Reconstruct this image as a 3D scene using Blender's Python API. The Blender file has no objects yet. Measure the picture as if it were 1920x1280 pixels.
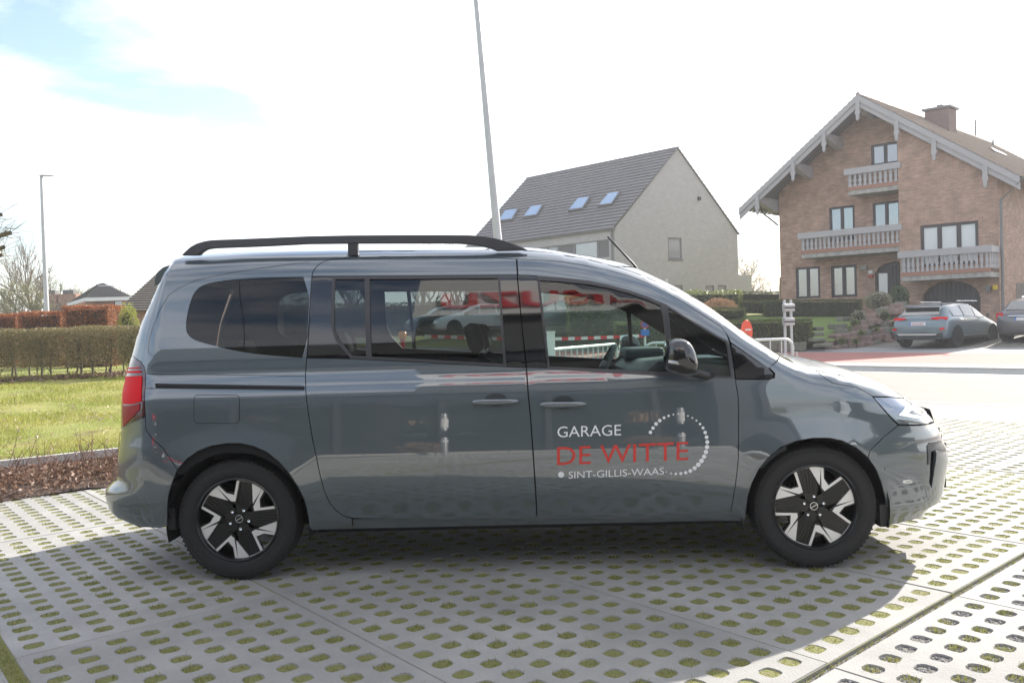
import bpy, bmesh, math, random
import numpy as np
from mathutils import Vector, Matrix
from mathutils.geometry import delaunay_2d_cdt
random.seed(7); rng = np.random.default_rng(7)
R_ = math.radians
scene = bpy.context.scene
COL = scene.collection

# ---------------------------------------------------------------- camera
CAM_H = 1.32; FPX = 1530.0; PITCH = R_(-0.9); ROLL = R_(-1.6)
cp, sp, cr, sr = math.cos(PITCH), math.sin(PITCH), math.cos(ROLL), math.sin(ROLL)
_r = Vector((1, 0, 0)); _f = Vector((0, cp, sp)); _u = Vector((0, -sp, cp))
C_R = cr*_r + sr*_u; C_U = -sr*_r + cr*_u; C_F = _f
CAM = Vector((0, 0, CAM_H))
cam_d = bpy.data.cameras.new('camera'); cam = bpy.data.objects.new('camera', cam_d); COL.objects.link(cam)
cam_d.sensor_width = 36.0; cam_d.lens = 36.0*FPX/1920.0
cam_d.clip_start = 0.05; cam_d.clip_end = 4000
cam.matrix_world = Matrix(((C_R.x, C_U.x, -C_F.x, 0), (C_R.y, C_U.y, -C_F.y, 0), (C_R.z, C_U.z, -C_F.z, CAM_H), (0, 0, 0, 1)))
scene.camera = cam

# ---------------------------------------------------------------- light
SUN_AZ = 42.0      # degrees to the right of the viewing direction (+Y)
SUN_EL = 28.5
wd = bpy.data.worlds.new("World"); scene.world = wd; wd.use_nodes = True
nt = wd.node_tree; nt.nodes.clear()
def N(tree, t, **k):
    n = tree.nodes.new(t)
    for a, b in k.items(): setattr(n, a, b)
    return n
out = N(nt, 'ShaderNodeOutputWorld'); bg = N(nt, 'ShaderNodeBackground')
sky = N(nt, 'ShaderNodeTexSky', sky_type='NISHITA', sun_disc=False)
sky.sun_elevation = R_(SUN_EL); sky.sun_rotation = R_(SUN_AZ)
sky.air_density = 1.0; sky.dust_density = 1.2; sky.ozone_density = 0.8
tc = N(nt, 'ShaderNodeTexCoord'); mp = N(nt, 'ShaderNodeMapping'); mp.inputs['Scale'].default_value = (1.0, 1.0, 2.6)
mp.inputs['Location'].default_value = (0.7, 2.3, 0.1)
n1 = N(nt, 'ShaderNodeTexNoise'); n1.inputs['Scale'].default_value = 3.1; n1.inputs['Detail'].default_value = 9; n1.inputs['Roughness'].default_value = 0.58
n1.inputs['Distortion'].default_value = 0.25
rp = N(nt, 'ShaderNodeValToRGB'); rp.color_ramp.elements[0].position = 0.38; rp.color_ramp.elements[1].position = 0.60
rp.color_ramp.elements[0].color = (0, 0, 0, 1); rp.color_ramp.elements[1].color = (1, 1, 1, 1)
mx = N(nt, 'ShaderNodeMix', data_type='RGBA')
CLOUD = 6.0
mx.inputs['B'].default_value = (CLOUD, CLOUD*1.0, CLOUD*1.03, 1)
mul = N(nt, 'ShaderNodeMath', operation='MULTIPLY'); mul.inputs[1].default_value = 0.9
nt.links.new(tc.outputs['Generated'], mp.inputs['Vector']); nt.links.new(mp.outputs[0], n1.inputs['Vector'])
nt.links.new(n1.outputs['Fac'], rp.inputs[0]); nt.links.new(rp.outputs[0], mul.inputs[0]); nt.links.new(mul.outputs[0], mx.inputs['Factor'])
nt.links.new(sky.outputs[0], mx.inputs['A']); nt.links.new(mx.outputs['Result'], bg.inputs['Color'])
bg.inputs['Strength'].default_value = 0.115
nt.links.new(bg.outputs[0], out.inputs['Surface'])
sun_d = bpy.data.lights.new('sun', 'SUN'); sun_d.energy = 4.6; sun_d.angle = R_(0.55); sun_d.color = (1.0, 0.95, 0.87)
sun = bpy.data.objects.new('sun', sun_d); COL.objects.link(sun)
saz, sel = R_(SUN_AZ), R_(SUN_EL)
SUN_DIR = Vector((math.sin(saz)*math.cos(sel), math.cos(saz)*math.cos(sel), math.sin(sel)))
sun.rotation_euler = SUN_DIR.to_track_quat('Z', 'Y').to_euler()
vs = scene.view_settings; vs.view_transform = 'Standard'; vs.look = 'None'; vs.exposure = 1.3; vs.gamma = 1.0; vs.use_curve_mapping = False
scene.cycles.use_denoising = True
scene.cycles.max_bounces = 10; scene.cycles.transparent_max_bounces = 16; scene.cycles.caustics_reflective = False; scene.cycles.caustics_refractive = False
scene.cycles.sample_clamp_indirect = 6.0

# ---------------------------------------------------------------- picture ray -> place helpers (real depths)
def ray(px, py):
    return (C_R*(px-960) + C_U*(640-py) + C_F*FPX)
def G(px, py, z=0.0):
    d = ray(px, py); return CAM + d*((z-CAM_H)/d.z)
def AT(px, py, Y):
    d = ray(px, py); return CAM + d*(Y/d.y)
def PL(px, py, p0, n):
    d = ray(px, py); return CAM + d*((p0-CAM).dot(n)/d.dot(n))
# paving frame
TH = 0.7075; OG = Vector((-2.125, 3.399, 0))
UH = Vector((math.cos(TH), math.sin(TH), 0)); VH = Vector((math.sin(TH), -math.cos(TH), 0))
SU, SV = 1.1687, 2.3587
def UV(u, v, z=0.0):     # metres along / across
    p = OG + UH*u + VH*v; return Vector((p.x, p.y, z))
def uv_of(p):
    d = Vector((p[0], p[1], 0)) - OG; return d.dot(UH), d.dot(VH)

# ---------------------------------------------------------------- object helpers
def tag(o, label=None, cat=None, group=None, kind=None):
    if label: o['label'] = label
    if cat: o['category'] = cat
    if group: o['group'] = group
    if kind: o['kind'] = kind
    return o
def link(name, me, mat=None, parent=None):
    o = bpy.data.objects.new(name, me); COL.objects.link(o)
    if me is not None and mat is not None:
        for m in (mat if isinstance(mat, (list, tuple)) else [mat]): me.materials.append(m)
    if parent is not None: o.parent = parent
    return o
def empty(name, loc=(0, 0, 0), rz=0.0, label=None, cat=None, group=None):
    o = bpy.data.objects.new(name, None); COL.objects.link(o); o.location = loc; o.rotation_euler = (0, 0, rz); o.empty_display_size = .2
    return tag(o, label, cat, group)
def copy_tree(o, parent=None):
    c = o.copy(); COL.objects.link(c)
    if parent is not None: c.parent = parent
    for ch in list(o.children): copy_tree(ch, c)
    return c
def mesh_np(name, V, F, smooth=False):
    """V (n,3) array, F (m,k) array of same-size faces or list of lists"""
    me = bpy.data.meshes.new(name)
    V = np.asarray(V, dtype=np.float32)
    if isinstance(F, np.ndarray):
        m, k = F.shape
        me.vertices.add(len(V)); me.vertices.foreach_set('co', V.ravel())
        me.loops.add(m*k); me.loops.foreach_set('vertex_index', F.astype(np.int32).ravel())
        me.polygons.add(m); me.polygons.foreach_set('loop_start', np.arange(0, m*k, k, dtype=np.int32))
        me.update(calc_edges=True); me.validate()
    else:
        me.from_pydata([tuple(v) for v in V.tolist()], [], F); me.update()
    if smooth: me.shade_smooth()
    return me
class MB:
    """mesh builder"""
    def __init__(s): s.v = []; s.f = []; s.mi = []; s.cur = 0
    def add(s, vs, fs):
        b = len(s.v); s.v += [tuple(x) for x in vs]; s.f += [tuple(i+b for i in f) for f in fs]; s.mi += [s.cur]*len(fs)
    def box(s, x0, x1, y0, y1, z0, z1, M=None):
        vs = [Vector((x, y, z)) for z in (z0, z1) for y in (y0, y1) for x in (x0, x1)]
        if M is not None: vs = [M @ v for v in vs]
        s.add(vs, [(0, 2, 3, 1), (4, 5, 7, 6), (0, 1, 5, 4), (2, 6, 7, 3), (0, 4, 6, 2), (1, 3, 7, 5)])
    def bar(s, a, b, w, h, up=(0, 0, 1)):
        a = Vector(a); b = Vector(b); d = (b-a); L = d.length; d.normalize(); upv = Vector(up)
        x = d.cross(upv)
        if x.length < 1e-4: x = d.cross(Vector((1, 0, 0)))
        x.normalize(); y = x.cross(d)
        vs = [a + x*(i*w/2) + y*(j*h/2) + d*(k*L) for k in (0, 1) for j in (-1, 1) for i in (-1, 1)]
        s.add(vs, [(0, 1, 3, 2), (4, 6, 7, 5), (0, 4, 5, 1), (2, 3, 7, 6), (0, 2, 6, 4), (1, 5, 7, 3)])
    def tube(s, pts, rad, n=8, cap=True):
        pts = [Vector(p) for p in pts]; m = len(pts)
        if not isinstance(rad, (list, tuple)): rad = [rad]*m
        ref = Vector((0, 0, 1)); rings = []
        for i in range(m):
            d = (pts[min(i+1, m-1)] - pts[max(i-1, 0)]).normalized()
            r0 = ref if abs(d.dot(ref)) < .95 else Vector((1, 0, 0))
            x = d.cross(r0).normalized(); y = x.cross(d)
            rings.append([pts[i] + (x*math.cos(2*math.pi*k/n) + y*math.sin(2*math.pi*k/n))*rad[i] for k in range(n)])
        vs = [v for r in rings for v in r]; fs = []
        for i in range(m-1):
            for k in range(n):
                fs.append((i*n+k, i*n+(k+1) % n, (i+1)*n+(k+1) % n, (i+1)*n+k))
        if cap: fs += [tuple(range(n-1, -1, -1)), tuple((m-1)*n+k for k in range(n))]
        s.add(vs, fs)
    def lathe(s, prof, n=32, M=None, closed=False):
        """prof: (r, h) about local Z"""
        m = len(prof); vs = []
        for r, h in prof:
            for k in range(n):
                a = 2*math.pi*k/n; v = Vector((r*math.cos(a), r*math.sin(a), h)); vs.append(M @ v if M is not None else v)
        fs = []
        for i in range(m-1 if not closed else m):
            j = (i+1) % m
            for k in range(n): fs.append((i*n+k, i*n+(k+1) % n, j*n+(k+1) % n, j*n+k))
        s.add(vs, fs)
    def prism(s, poly, h0, h1, M=None):
        """poly (x,y) extruded along local z"""
        n = len(poly)
        vs = [Vector((x, y, h)) for h in (h0, h1) for x, y in poly]
        if M is not None: vs = [M @ v for v in vs]
        s.add(vs, [tuple(range(n-1, -1, -1)), tuple(range(n, 2*n))] + [(k, (k+1) % n, n+(k+1) % n, n+k) for k in range(n)])
    def build(s, name, mat=None, parent=None, smooth=False, auto=None, bevel=None):
        me = bpy.data.meshes.new(name); me.from_pydata(s.v, [], s.f)
        if s.mi and max(s.mi) > 0: me.polygons.foreach_set('material_index', s.mi)
        me.update()
        if smooth or auto: me.shade_smooth()
        if auto: me.set_sharp_from_angle(angle=R_(auto))
        o = link(name, me, mat, parent)
        if bevel:
            b = o.modifiers.new('bevel', 'BEVEL'); b.width = bevel; b.segments = 2; b.limit_method = 'ANGLE'
        return o

# ---------------------------------------------------------------- materials
def mat(name, col, rough=0.6, metal=0.0, noise=None, bump=None, coat=0.0, spec=0.5, noise2=None, emit=None, obj_coords=True):
    """noise=(scale, amount, colour2)   bump=(scale, strength)"""
    m = bpy.data.materials.new(name); m.use_nodes = True; t = m.node_tree; b = t.nodes['Principled BSDF']
    b.inputs['Base Color'].default_value = (*col, 1); b.inputs['Roughness'].default_value = rough; b.inputs['Metallic'].default_value = metal
    b.inputs['Coat Weight'].default_value = coat; b.inputs['Coat Roughness'].default_value = 0.03; b.inputs['Specular IOR Level'].default_value = spec
    tcn = N(t, 'ShaderNodeTexCoord'); src = tcn.outputs['Object']; prev = None
    for nz in (noise, noise2):
        if not nz: continue
        n = N(t, 'ShaderNodeTexNoise'); n.inputs['Scale'].default_value = nz[0]; n.inputs['Detail'].default_value = 5; n.inputs['Roughness'].default_value = .6
        t.links.new(src, n.inputs['Vector'])
        r = N(t, 'ShaderNodeValToRGB'); lo, hi = (nz[3] if len(nz) > 3 else (.35, .65)); r.color_ramp.elements[0].position = lo; r.color_ramp.elements[1].position = hi
        t.links.new(n.outputs['Fac'], r.inputs[0])
        x = N(t, 'ShaderNodeMix', data_type='RGBA'); x.inputs['B'].default_value = (*nz[2], 1)
        mm = N(t, 'ShaderNodeMath', operation='MULTIPLY'); mm.inputs[1].default_value = nz[1]
        t.links.new(r.outputs[0], mm.inputs[0]); t.links.new(mm.outputs[0], x.inputs['Factor'])
        if prev is None: x.inputs['A'].default_value = (*col, 1)
        else: t.links.new(prev, x.inputs['A'])
        prev = x.outputs['Result']
    if prev is not None: t.links.new(prev, b.inputs['Base Color'])
    if bump:
        n = N(t, 'ShaderNodeTexNoise'); n.inputs['Scale'].default_value = bump[0]; n.inputs['Detail'].default_value = 6
        t.links.new(src, n.inputs['Vector']); bp = N(t, 'ShaderNodeBump'); bp.inputs['Strength'].default_value = bump[1]; bp.inputs['Distance'].default_value = bump[2] if len(bump) > 2 else 0.01
        t.links.new(n.outputs['Fac'], bp.inputs['Height']); t.links.new(bp.outputs[0], b.inputs['Normal'])
    return m
def leafmat(name, c1, c2, rough=0.55, trans=0.35, scale=3.0):
    m = bpy.data.materials.new(name); m.use_nodes = True; t = m.node_tree; t.nodes.clear()
    o = N(t, 'ShaderNodeOutputMaterial'); d = N(t, 'ShaderNodeBsdfPrincipled'); tr = N(t, 'ShaderNodeBsdfTranslucent'); mi = N(t, 'ShaderNodeMixShader')
    d.inputs['Roughness'].default_value = rough; d.inputs['Specular IOR Level'].default_value = .4
    g = N(t, 'ShaderNodeNewGeometry'); r = N(t, 'ShaderNodeMix', data_type='RGBA')
    r.inputs['A'].default_value = (*c1, 1); r.inputs['B'].default_value = (*c2, 1)
    tcn = N(t, 'ShaderNodeTexCoord'); n = N(t, 'ShaderNodeTexNoise'); n.inputs['Scale'].default_value = scale; n.inputs['Detail'].default_value = 2
    t.links.new(tcn.outputs['Object'], n.inputs['Vector'])
    a = N(t, 'ShaderNodeMath', operation='MULTIPLY_ADD'); a.inputs[1].default_value = 0.6; t.links.new(g.outputs['Random Per Island'], a.inputs[0])
    a2 = N(t, 'ShaderNodeMath', operation='MULTIPLY'); a2.inputs[1].default_value = 0.55; t.links.new(n.outputs['Fac'], a2.inputs[0]); t.links.new(a2.outputs[0], a.inputs[2])
    t.links.new(a.outputs[0], r.inputs['Factor']); t.links.new(r.outputs['Result'], d.inputs['Base Color']); t.links.new(r.outputs['Result'], tr.inputs['Color'])
    mi.inputs[0].default_value = trans; t.links.new(d.outputs[0], mi.inputs[1]); t.links.new(tr.outputs[0], mi.inputs[2]); t.links.new(mi.outputs[0], o.inputs[0])
    return m
def glassmat(name, tint, rough=0.0, ior=1.5, refl=1.0, mul=1.6):
    m = bpy.data.materials.new(name); m.use_nodes = True; t = m.node_tree; t.nodes.clear()
    o = N(t, 'ShaderNodeOutputMaterial'); tr = N(t, 'ShaderNodeBsdfTransparent'); tr.inputs[0].default_value = (*tint, 1)
    gl = N(t, 'ShaderNodeBsdfGlossy'); gl.inputs['Roughness'].default_value = rough; gl.inputs['Color'].default_value = (refl, refl, refl, 1)
    fr = N(t, 'ShaderNodeFresnel'); fr.inputs[0].default_value = ior; mi = N(t, 'ShaderNodeMixShader')
    a = N(t, 'ShaderNodeMath', operation='MULTIPLY'); a.inputs[1].default_value = mul; a.use_clamp = True
    t.links.new(fr.outputs[0], a.inputs[0]); t.links.new(a.outputs[0], mi.inputs[0])
    t.links.new(tr.outputs[0], mi.inputs[1]); t.links.new(gl.outputs[0], mi.inputs[2]); t.links.new(mi.outputs[0], o.inputs[0])
    return m
# ================================================================ GROUND
def zt(U):           # height of the ground as one goes away across the road
    if U < 19.7: return 0.0
    if U < 28: return .12 + (U-19.7)*.0205
    if U < 37: return .29 + (U-28)*.078
    return 1.0
M_conc = mat('slab concrete', (.375, .365, .345), .85, noise=(1.6, .7, (.285, .275, .26)), noise2=(60, .35, (.20, .19, .18), (.58, .72)), bump=(120, .5, .006))
t_ = M_conc.node_tree; gp = N(t_, 'ShaderNodeNewGeometry')
for l_ in [l for l in t_.links if l.from_node.type == 'TEX_COORD']: to_ = l_.to_socket; t_.links.remove(l_); t_.links.new(gp.outputs['Position'], to_)
b_ = t_.nodes['Principled BSDF']; src_ = b_.inputs['Base Color'].links[0].from_socket; oi = N(t_, 'ShaderNodeObjectInfo'); mr_ = N(t_, 'ShaderNodeMapRange'); mr_.inputs['To Min'].default_value = .86; mr_.inputs['To Max'].default_value = 1.1
st2_ = N(t_, 'ShaderNodeTexNoise'); st2_.inputs['Scale'].default_value = .55; st2_.inputs['Detail'].default_value = 8; st2_.inputs['Roughness'].default_value = .7; t_.links.new(gp.outputs['Position'], st2_.inputs['Vector'])
mr2_ = N(t_, 'ShaderNodeMapRange'); mr2_.inputs['From Min'].default_value = .35; mr2_.inputs['From Max'].default_value = .6; mr2_.inputs['To Min'].default_value = .74; mr2_.inputs['To Max'].default_value = 1.05; t_.links.new(st2_.outputs['Fac'], mr2_.inputs['Value'])
mm_ = N(t_, 'ShaderNodeMath', operation='MULTIPLY'); t_.links.new(oi.outputs['Random'], mr_.inputs['Value']); t_.links.new(mr_.outputs[0], mm_.inputs[0]); t_.links.new(mr2_.outputs[0], mm_.inputs[1])
mu_ = N(t_, 'ShaderNodeMix', data_type='RGBA', blend_type='MULTIPLY'); mu_.inputs['Factor'].default_value = 1; t_.links.new(src_, mu_.inputs['A']); t_.links.new(mm_.outputs[0], mu_.inputs['B']); t_.links.new(mu_.outputs['Result'], b_.inputs['Base Color'])
M_soil = mat('soil', (.055, .042, .03), .95, noise=(30, .7, (.12, .09, .06)), bump=(60, .6, .01))
M_moss = mat('moss and soil', (.17, .185, .05), .95, noise=(45, .8, (.20, .17, .08)), bump=(90, .8, .01))
M_asph = mat('asphalt', (.20, .178, .155), .9, noise=(.6, .7, (.155, .138, .12)), noise2=(120, .4, (.27, .25, .22)), bump=(250, .3, .004))
M_apron = mat('apron concrete', (.29, .25, .215), .9, noise=(2, .6, (.24, .21, .18)), bump=(150, .2, .004))
M_kerb = mat('kerb concrete', (.40, .39, .36), .85, noise=(8, .5, (.28, .27, .25)), bump=(100, .3, .004))
M_red = mat('red cycle path asphalt', (.34, .125, .10), .9, noise=(2, .5, (.28, .125, .10)), noise2=(150, .4, (.38, .20, .17)))
M_paver = mat('grey pavers', (.28, .275, .27), .85, noise=(6, .6, (.21, .205, .20)), bump=(60, .3, .004))
M_white = mat('road paint', (.75, .74, .70), .6, noise=(20, .5, (.5, .48, .45)))
M_lawnbase = mat('lawn earth', (.12, .13, .03), .95, noise=(3, .7, (.17, .14, .05)), bump=(20, .8, .03))
M_field = mat('far ground', (.10, .12, .04), .95, noise=(.2, .6, (.15, .13, .06)))

def strip(name, u0, u1, v0, v1, dz, m, kind='structure', parent=None, nu=1, nv=1, zf=zt):
    us = np.linspace(u0, u1, nu+1); vsr = np.linspace(v0, v1, nv+1); V = []; F = []
    for i, u in enumerate(us):
        for j, v in enumerate(vsr): V.append(UV(u, v, zf(u)+dz))
    for i in range(nu):
        for j in range(nv):
            a = i*(nv+1)+j; F.append((a, a+nv+1, a+nv+2, a+1)[::-1])
    me = bpy.data.meshes.new(name); me.from_pydata([tuple(v) for v in V], [], F); me.update()
    if me.polygons[0].normal.z < 0: me.flip_normals()
    o = link(name, me, m, parent)
    if kind: o['kind'] = kind
    return o
# one earth sheet to the horizon (drops away below the paved parts)
E0 = -0.11
V = []; F = []
xs = [-2500, -300, -80, -40, -20, 0, 20, 40, 60, 100, 400, 2500]
us_ = [-2500, -300, -60, -20, 0, 10, 19.6, 19.72, 28, 37, 60, 120, 500, 2500]
for u in us_:
    for v in xs: V.append(UV(u, v, (zt(u) if u > 19.7 else 0)+E0))
nv = len(xs)
for i in range(len(us_)-1):
    for j in range(nv-1): F.append((i*nv+j, (i+1)*nv+j, (i+1)*nv+j+1, i*nv+j+1)[::-1])
me = bpy.data.meshes.new('ground'); me.from_pydata([tuple(v) for v in V], [], F); me.update()
if me.polygons[0].normal.z < 0: me.flip_normals()
tag(link('ground', me, M_field), kind='structure')

# ---- perforated slabs
pav = empty('grass_paving', (0, 0, 0)); tag(pav, kind='structure')
TH_S = 0.11
HN_U, HN_V = 8, 17
PU, PV = (SU*.96)/HN_U, (SV*.965)/HN_V          # hole pitch
HU, HV = 0.082, 0.078                            # hole size
def slab_mesh(seed):
    rs = random.Random(seed)
    mu = (SU-PU*HN_U)/2; mv = (SV-PV*HN_V)/2
    V = []; F = []; g = .006  # half joint
    def a(p): V.append(p); return len(V)-1
    wallz = -0.045
    for i in range(HN_U):
        for j in range(HN_V):
            cu = mu+PU*(i+.5); cv = mv+PV*(j+.5)
            u0 = cu-PU/2 if i else g; u1 = cu+PU/2 if i < HN_U-1 else SU-g
            v0 = cv-PV/2 if j else g; v1 = cv+PV/2 if j < HN_V-1 else SV-g
            o = []; h = []
            # outer ring 12 pts, three per side; inner ring rounded
            for (x, y) in ((0, 0), (1/3, 0), (2/3, 0), (1, 0), (1, 1/3), (1, 2/3), (1, 1), (2/3, 1), (1/3, 1), (0, 1), (0, 2/3), (0, 1/3)):
                o.append(a((u0+(u1-u0)*x, v0+(v1-v0)*y, 0)))
            hw, hh = HU/2, HV/2; hl = []
            for k, (x, y) in enumerate(((-.82, -.82), (-.35, -1), (.35, -1), (.82, -.82), (1, -.35), (1, .35), (.82, .82), (.35, 1), (-.35, 1), (-.82, .82), (-1, .35), (-1, -.35))):
                jx, jy = rs.uniform(-.002, .002), rs.uniform(-.002, .002)
                h.append(a((cu+x*hw+jx, cv+y*hh+jy, 0))); 
                hl.append(a((cu+x*hw*.93+jx, cv+y*hh*.93+jy, -.006))); 
            hb = [a((V[q][0]*1.0, V[q][1], wallz)) for q in hl]
            for k in range(12):
                l = (k+1) % 12
                F.append((o[k], o[l], h[l], h[k])); F.append((h[k], h[l], hl[l], hl[k])); F.append((hl[k], hl[l], hb[l], hb[k]))
    # bevelled rim and sides
    ring = [(g, g), (SU-g, g), (SU-g, SV-g), (g, SV-g)]
    t = [a((x, y, 0)) for x, y in ring]; c = (SU/2, SV/2)
    e = .004
    m1 = [a((x+(e if x > c[0] else -e), y+(e if y > c[1] else -e), -.007)) for x, y in ring]
    b = [a((x+(e if x > c[0] else -e), y+(e if y > c[1] else -e), -TH_S)) for x, y in ring]
    for k in range(4):
        l = (k+1) % 4; F.append((t[l], t[k], m1[k], m1[l])); F.append((m1[l], m1[k], b[k], b[l]))
    me = bpy.data.meshes.new('paving_slab'); me.from_pydata(V, [], F)
    me.update()
    # make top faces look up
    M = Matrix((( UH.x, VH.x, 0, 0), (UH.y, VH.y, 0, 0), (0, 0, 1, 0), (0, 0, 0, 1)))
    me.transform(M)
    if me.polygons[0].normal.z < 0: me.flip_normals()
    me.materials.append(M_conc)
    return me
slabs_me = [slab_mesh(s) for s in range(4)]
slab_list = []
for iu in range(-3, 9):
    shift = {4: .47, 5: .02, 6: .55, 7: .1, 8: .5}.get(iu, 0.0) if iu >= 4 else (0.0 if iu >= 0 else .42)
    for iv in range(-9, 5):
        v0 = (iv+shift)*SV + (.022 if iv >= 1 and iu < 4 else 0); u0 = iu*SU - (.055 if iu < 0 else 0)
        c = UV(u0+SU/2, v0+SV/2)
        if v0+SV < -3.9: 
            if u0 < 3.2 or True:
                if v0+SV/2 < -4.5: continue
        if c.y < -2.6: continue
        if c.y > 2.0 and abs(c.x)/c.y > 1.5 and math.hypot(c.x, c.y) > 5.5: continue
        if abs(c.x) > 12.5: continue
        slab_list.append((u0, v0, c, iu, iv))
for k, (u0, v0, c, iu, iv) in enumerate(slab_list):
    o = link('paving_slab', slabs_me[(iu*5+iv*3) % 4], None, pav)
    low = -.010 if (iv >= 1 and iu < 4) else 0.0
    p = UV(u0, v0, low + random.uniform(-.003, 0)); o.location = p
    o.rotation_euler = (random.uniform(-.0015, .0015), random.uniform(-.0015, .0015), random.uniform(-.001, .001))
# moss / soil filling under the slabs, and gravel under the near right ones
o = strip('moss_bed', -3.7, 9*SU, -6, SV, -.006, M_moss)
o = strip('moss_bed', 4*SU, 9*SU, SV, 5*SV, -.006, M_moss)
o = strip('moss_bed', -3.7, 4*SU, SV, 5*SV, -.020, mat('gravel bed', (.30, .285, .26), .9, noise=(140, .9, (.045, .04, .04), (.45, .55)), bump=(160, 1.0, .02)))
# grass blades in the holes and the joints (one object)
BX = []
def blades(cu, cv, z0, n, ru, rv, h0, h1, w=.0022):
    a = rng.uniform(-1, 1, (n, 2)); u = cu+a[:, 0]*ru; v = cv+a[:, 1]*rv
    h = rng.uniform(h0, h1, n); ang = rng.uniform(0, 2*np.pi, n); ln = rng.uniform(.2, .9, n)*h
    x = OG.x+UH.x*u+VH.x*v; y = OG.y+UH.y*u+VH.y*v; z = np.full(n, z0)
    dx, dy = np.cos(ang)*w, np.sin(ang)*w; a2 = rng.uniform(0, 2*np.pi, n)
    p0 = np.stack([x-dx, y-dy, z], 1); p1 = np.stack([x+dx, y+dy, z], 1); p2 = np.stack([x+np.cos(a2)*ln, y+np.sin(a2)*ln, z+h], 1)
    BX.append(np.stack([p0, p1, p2], 1))
muu = (SU-PU*HN_U)/2; mvv = (SV-PV*HN_V)/2
for (u0, v0, c, iu, iv) in slab_list:
    dcam = math.hypot(c.x, c.y)
    if c.y < 0.5 or dcam > 13: continue
    gravel = iv >= 1 and iu < 4
    nb = 46 if dcam < 5.5 else (22 if dcam < 8 else 10)
    for i in range(HN_U):
        for j in range(HN_V):
            cu = u0+muu+PU*(i+.5); cv = v0+mvv+PV*(j+.5)
            r = random.random()
            if gravel:
                if r < .22: continue
                blades(cu+random.uniform(-.015, .015), cv+random.uniform(-.015, .015), -.020, int(nb*1.1), HU*.36, HV*.36, .008, .024, .0022)
            else:
                lush = random.random()
                blades(cu, cv, -.010, int(nb*(.5+lush*.9)), HU*.44, HV*.44, .006, .016+.014*lush, .0022 if dcam < 5.5 else .0034)
for iu in range(0, 9):     # joints
    for k in range(900):
        v = random.uniform(-2, 1)*SV
        if random.random() < .75: blades(iu*SU, v, -.017, 2, .006, .02, .01, .022, .002)
for iv in (-1, 0, 1):
    for k in range(900):
        u = random.uniform(0, 4 if iv else 3.9)*SU
        if iv < 1 or random.random() < .5: blades(u, iv*SV+(.011 if iv == 1 else 0), -.018, 2, .02, .006, .008, .016, .0018)
for k in range(2500): blades(-.03, random.uniform(-.9, 2.5)*SV, -.017, 3, .028, .03, .012, .04, .0022)
B = np.concatenate(BX).reshape(-1, 3)
M_blade = leafmat('grass blades', (.15, .20, .035), (.38, .35, .12), .6, .3)
gme = mesh_np('grass', B, np.arange(len(B)).reshape(-1, 3))
tag(link('grass_in_paving', gme, M_blade), 'short grass and moss growing in the holes of the concrete slabs', 'grass', kind='stuff')
# gravel stones in the near right holes
gm = MB(); cnt = 0
gv = []; gf = []
for (u0, v0, c, iu, iv) in slab_list:
    if not (iv >= 1 and iu < 4) or c.y < .5 or math.hypot(c.x, c.y) > 8: continue
    for i in range(HN_U):
        for j in range(HN_V):
            cu = u0+muu+PU*(i+.5); cv = v0+mvv+PV*(j+.5)
            for q in range(13):
                u = cu+random.uniform(-.033, .033); v = cv+random.uniform(-.031, .031); s = random.uniform(.004, .008); p = UV(u, v, -.021+s*.4)
                b = len(gv); ro = random.random()*6.28
                for kx in range(4): gv.append((p.x+math.cos(ro+kx*1.57)*s*random.uniform(.8, 1.2), p.y+math.sin(ro+kx*1.57)*s*random.uniform(.8, 1.2), p.z))
                gv.append((p.x, p.y, p.z+s*.8)); 
                for kx in range(4): gf.append((b+kx, b+(kx+1) % 4, b+4))
gmm = bpy.data.meshes.new('gravel'); gmm.from_pydata(gv, [], gf); gmm.update()
M_grav = leafmat('gravel stones', (.10, .095, .095), (.48, .46, .44), .8, 0.0)
tag(link('gravel', gmm, M_grav), 'dark gravel filling the slab holes at the lower right', 'gravel', kind='stuff')

# ---- apron, road, kerb, cycle path, pavement
strip('apron', 9*SU+.01, 12.3, -60, 60, -.004, M_apron)
strip('road', 12.3, 19.45, -90, 90, -.004, M_asph)
strip('road_marking', 19.2, 19.32, -90, 90, 0.0, M_white)
strip('road_marking', 12.5, 12.62, -90, 90, 0.0, M_white)
strip('gutter', 19.45, 19.7, -90, 90, -.02, M_kerb)
kb = MB()
kerb = empty('kerb'); tag(kerb, kind='structure')
for k in range(60):
    m = MB(); v0 = -30+k*1.0
    a = UV(19.70, v0+.006); b_ = UV(19.70, v0+.994); m.bar(a+UH*.075+Vector((0, 0, .03)), b_+UH*.075+Vector((0, 0, .03)), .15, .19)
    if k == 0: kme = m.build('kerb_stone', M_kerb, kerb, bevel=None); kme0 = kme
    else:
        kc = kme0.copy(); COL.objects.link(kc); kc.parent = kerb; kc.location = VH*(k*1.0)
strip('verge_paving', 19.86, 20.7, -60, 60, .004, M_paver, nu=1)
strip('cycle_path', 20.7, 25.1, -90, 90, .004, M_red, nu=4)
strip('pavement', 25.1, 28.0, -60, 60, .004, M_paver, nu=4)
M_cobble = mat('cobbles', (.22, .20, .18), .85, noise=(9, .8, (.12, .11, .10), (.4, .6)), noise2=(3, .4, (.16, .17, .09)), bump=(14, 1.0, .05))
strip('driveway', 28.0, 48, -10.6, 22, .004, M_cobble, nu=24)
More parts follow.
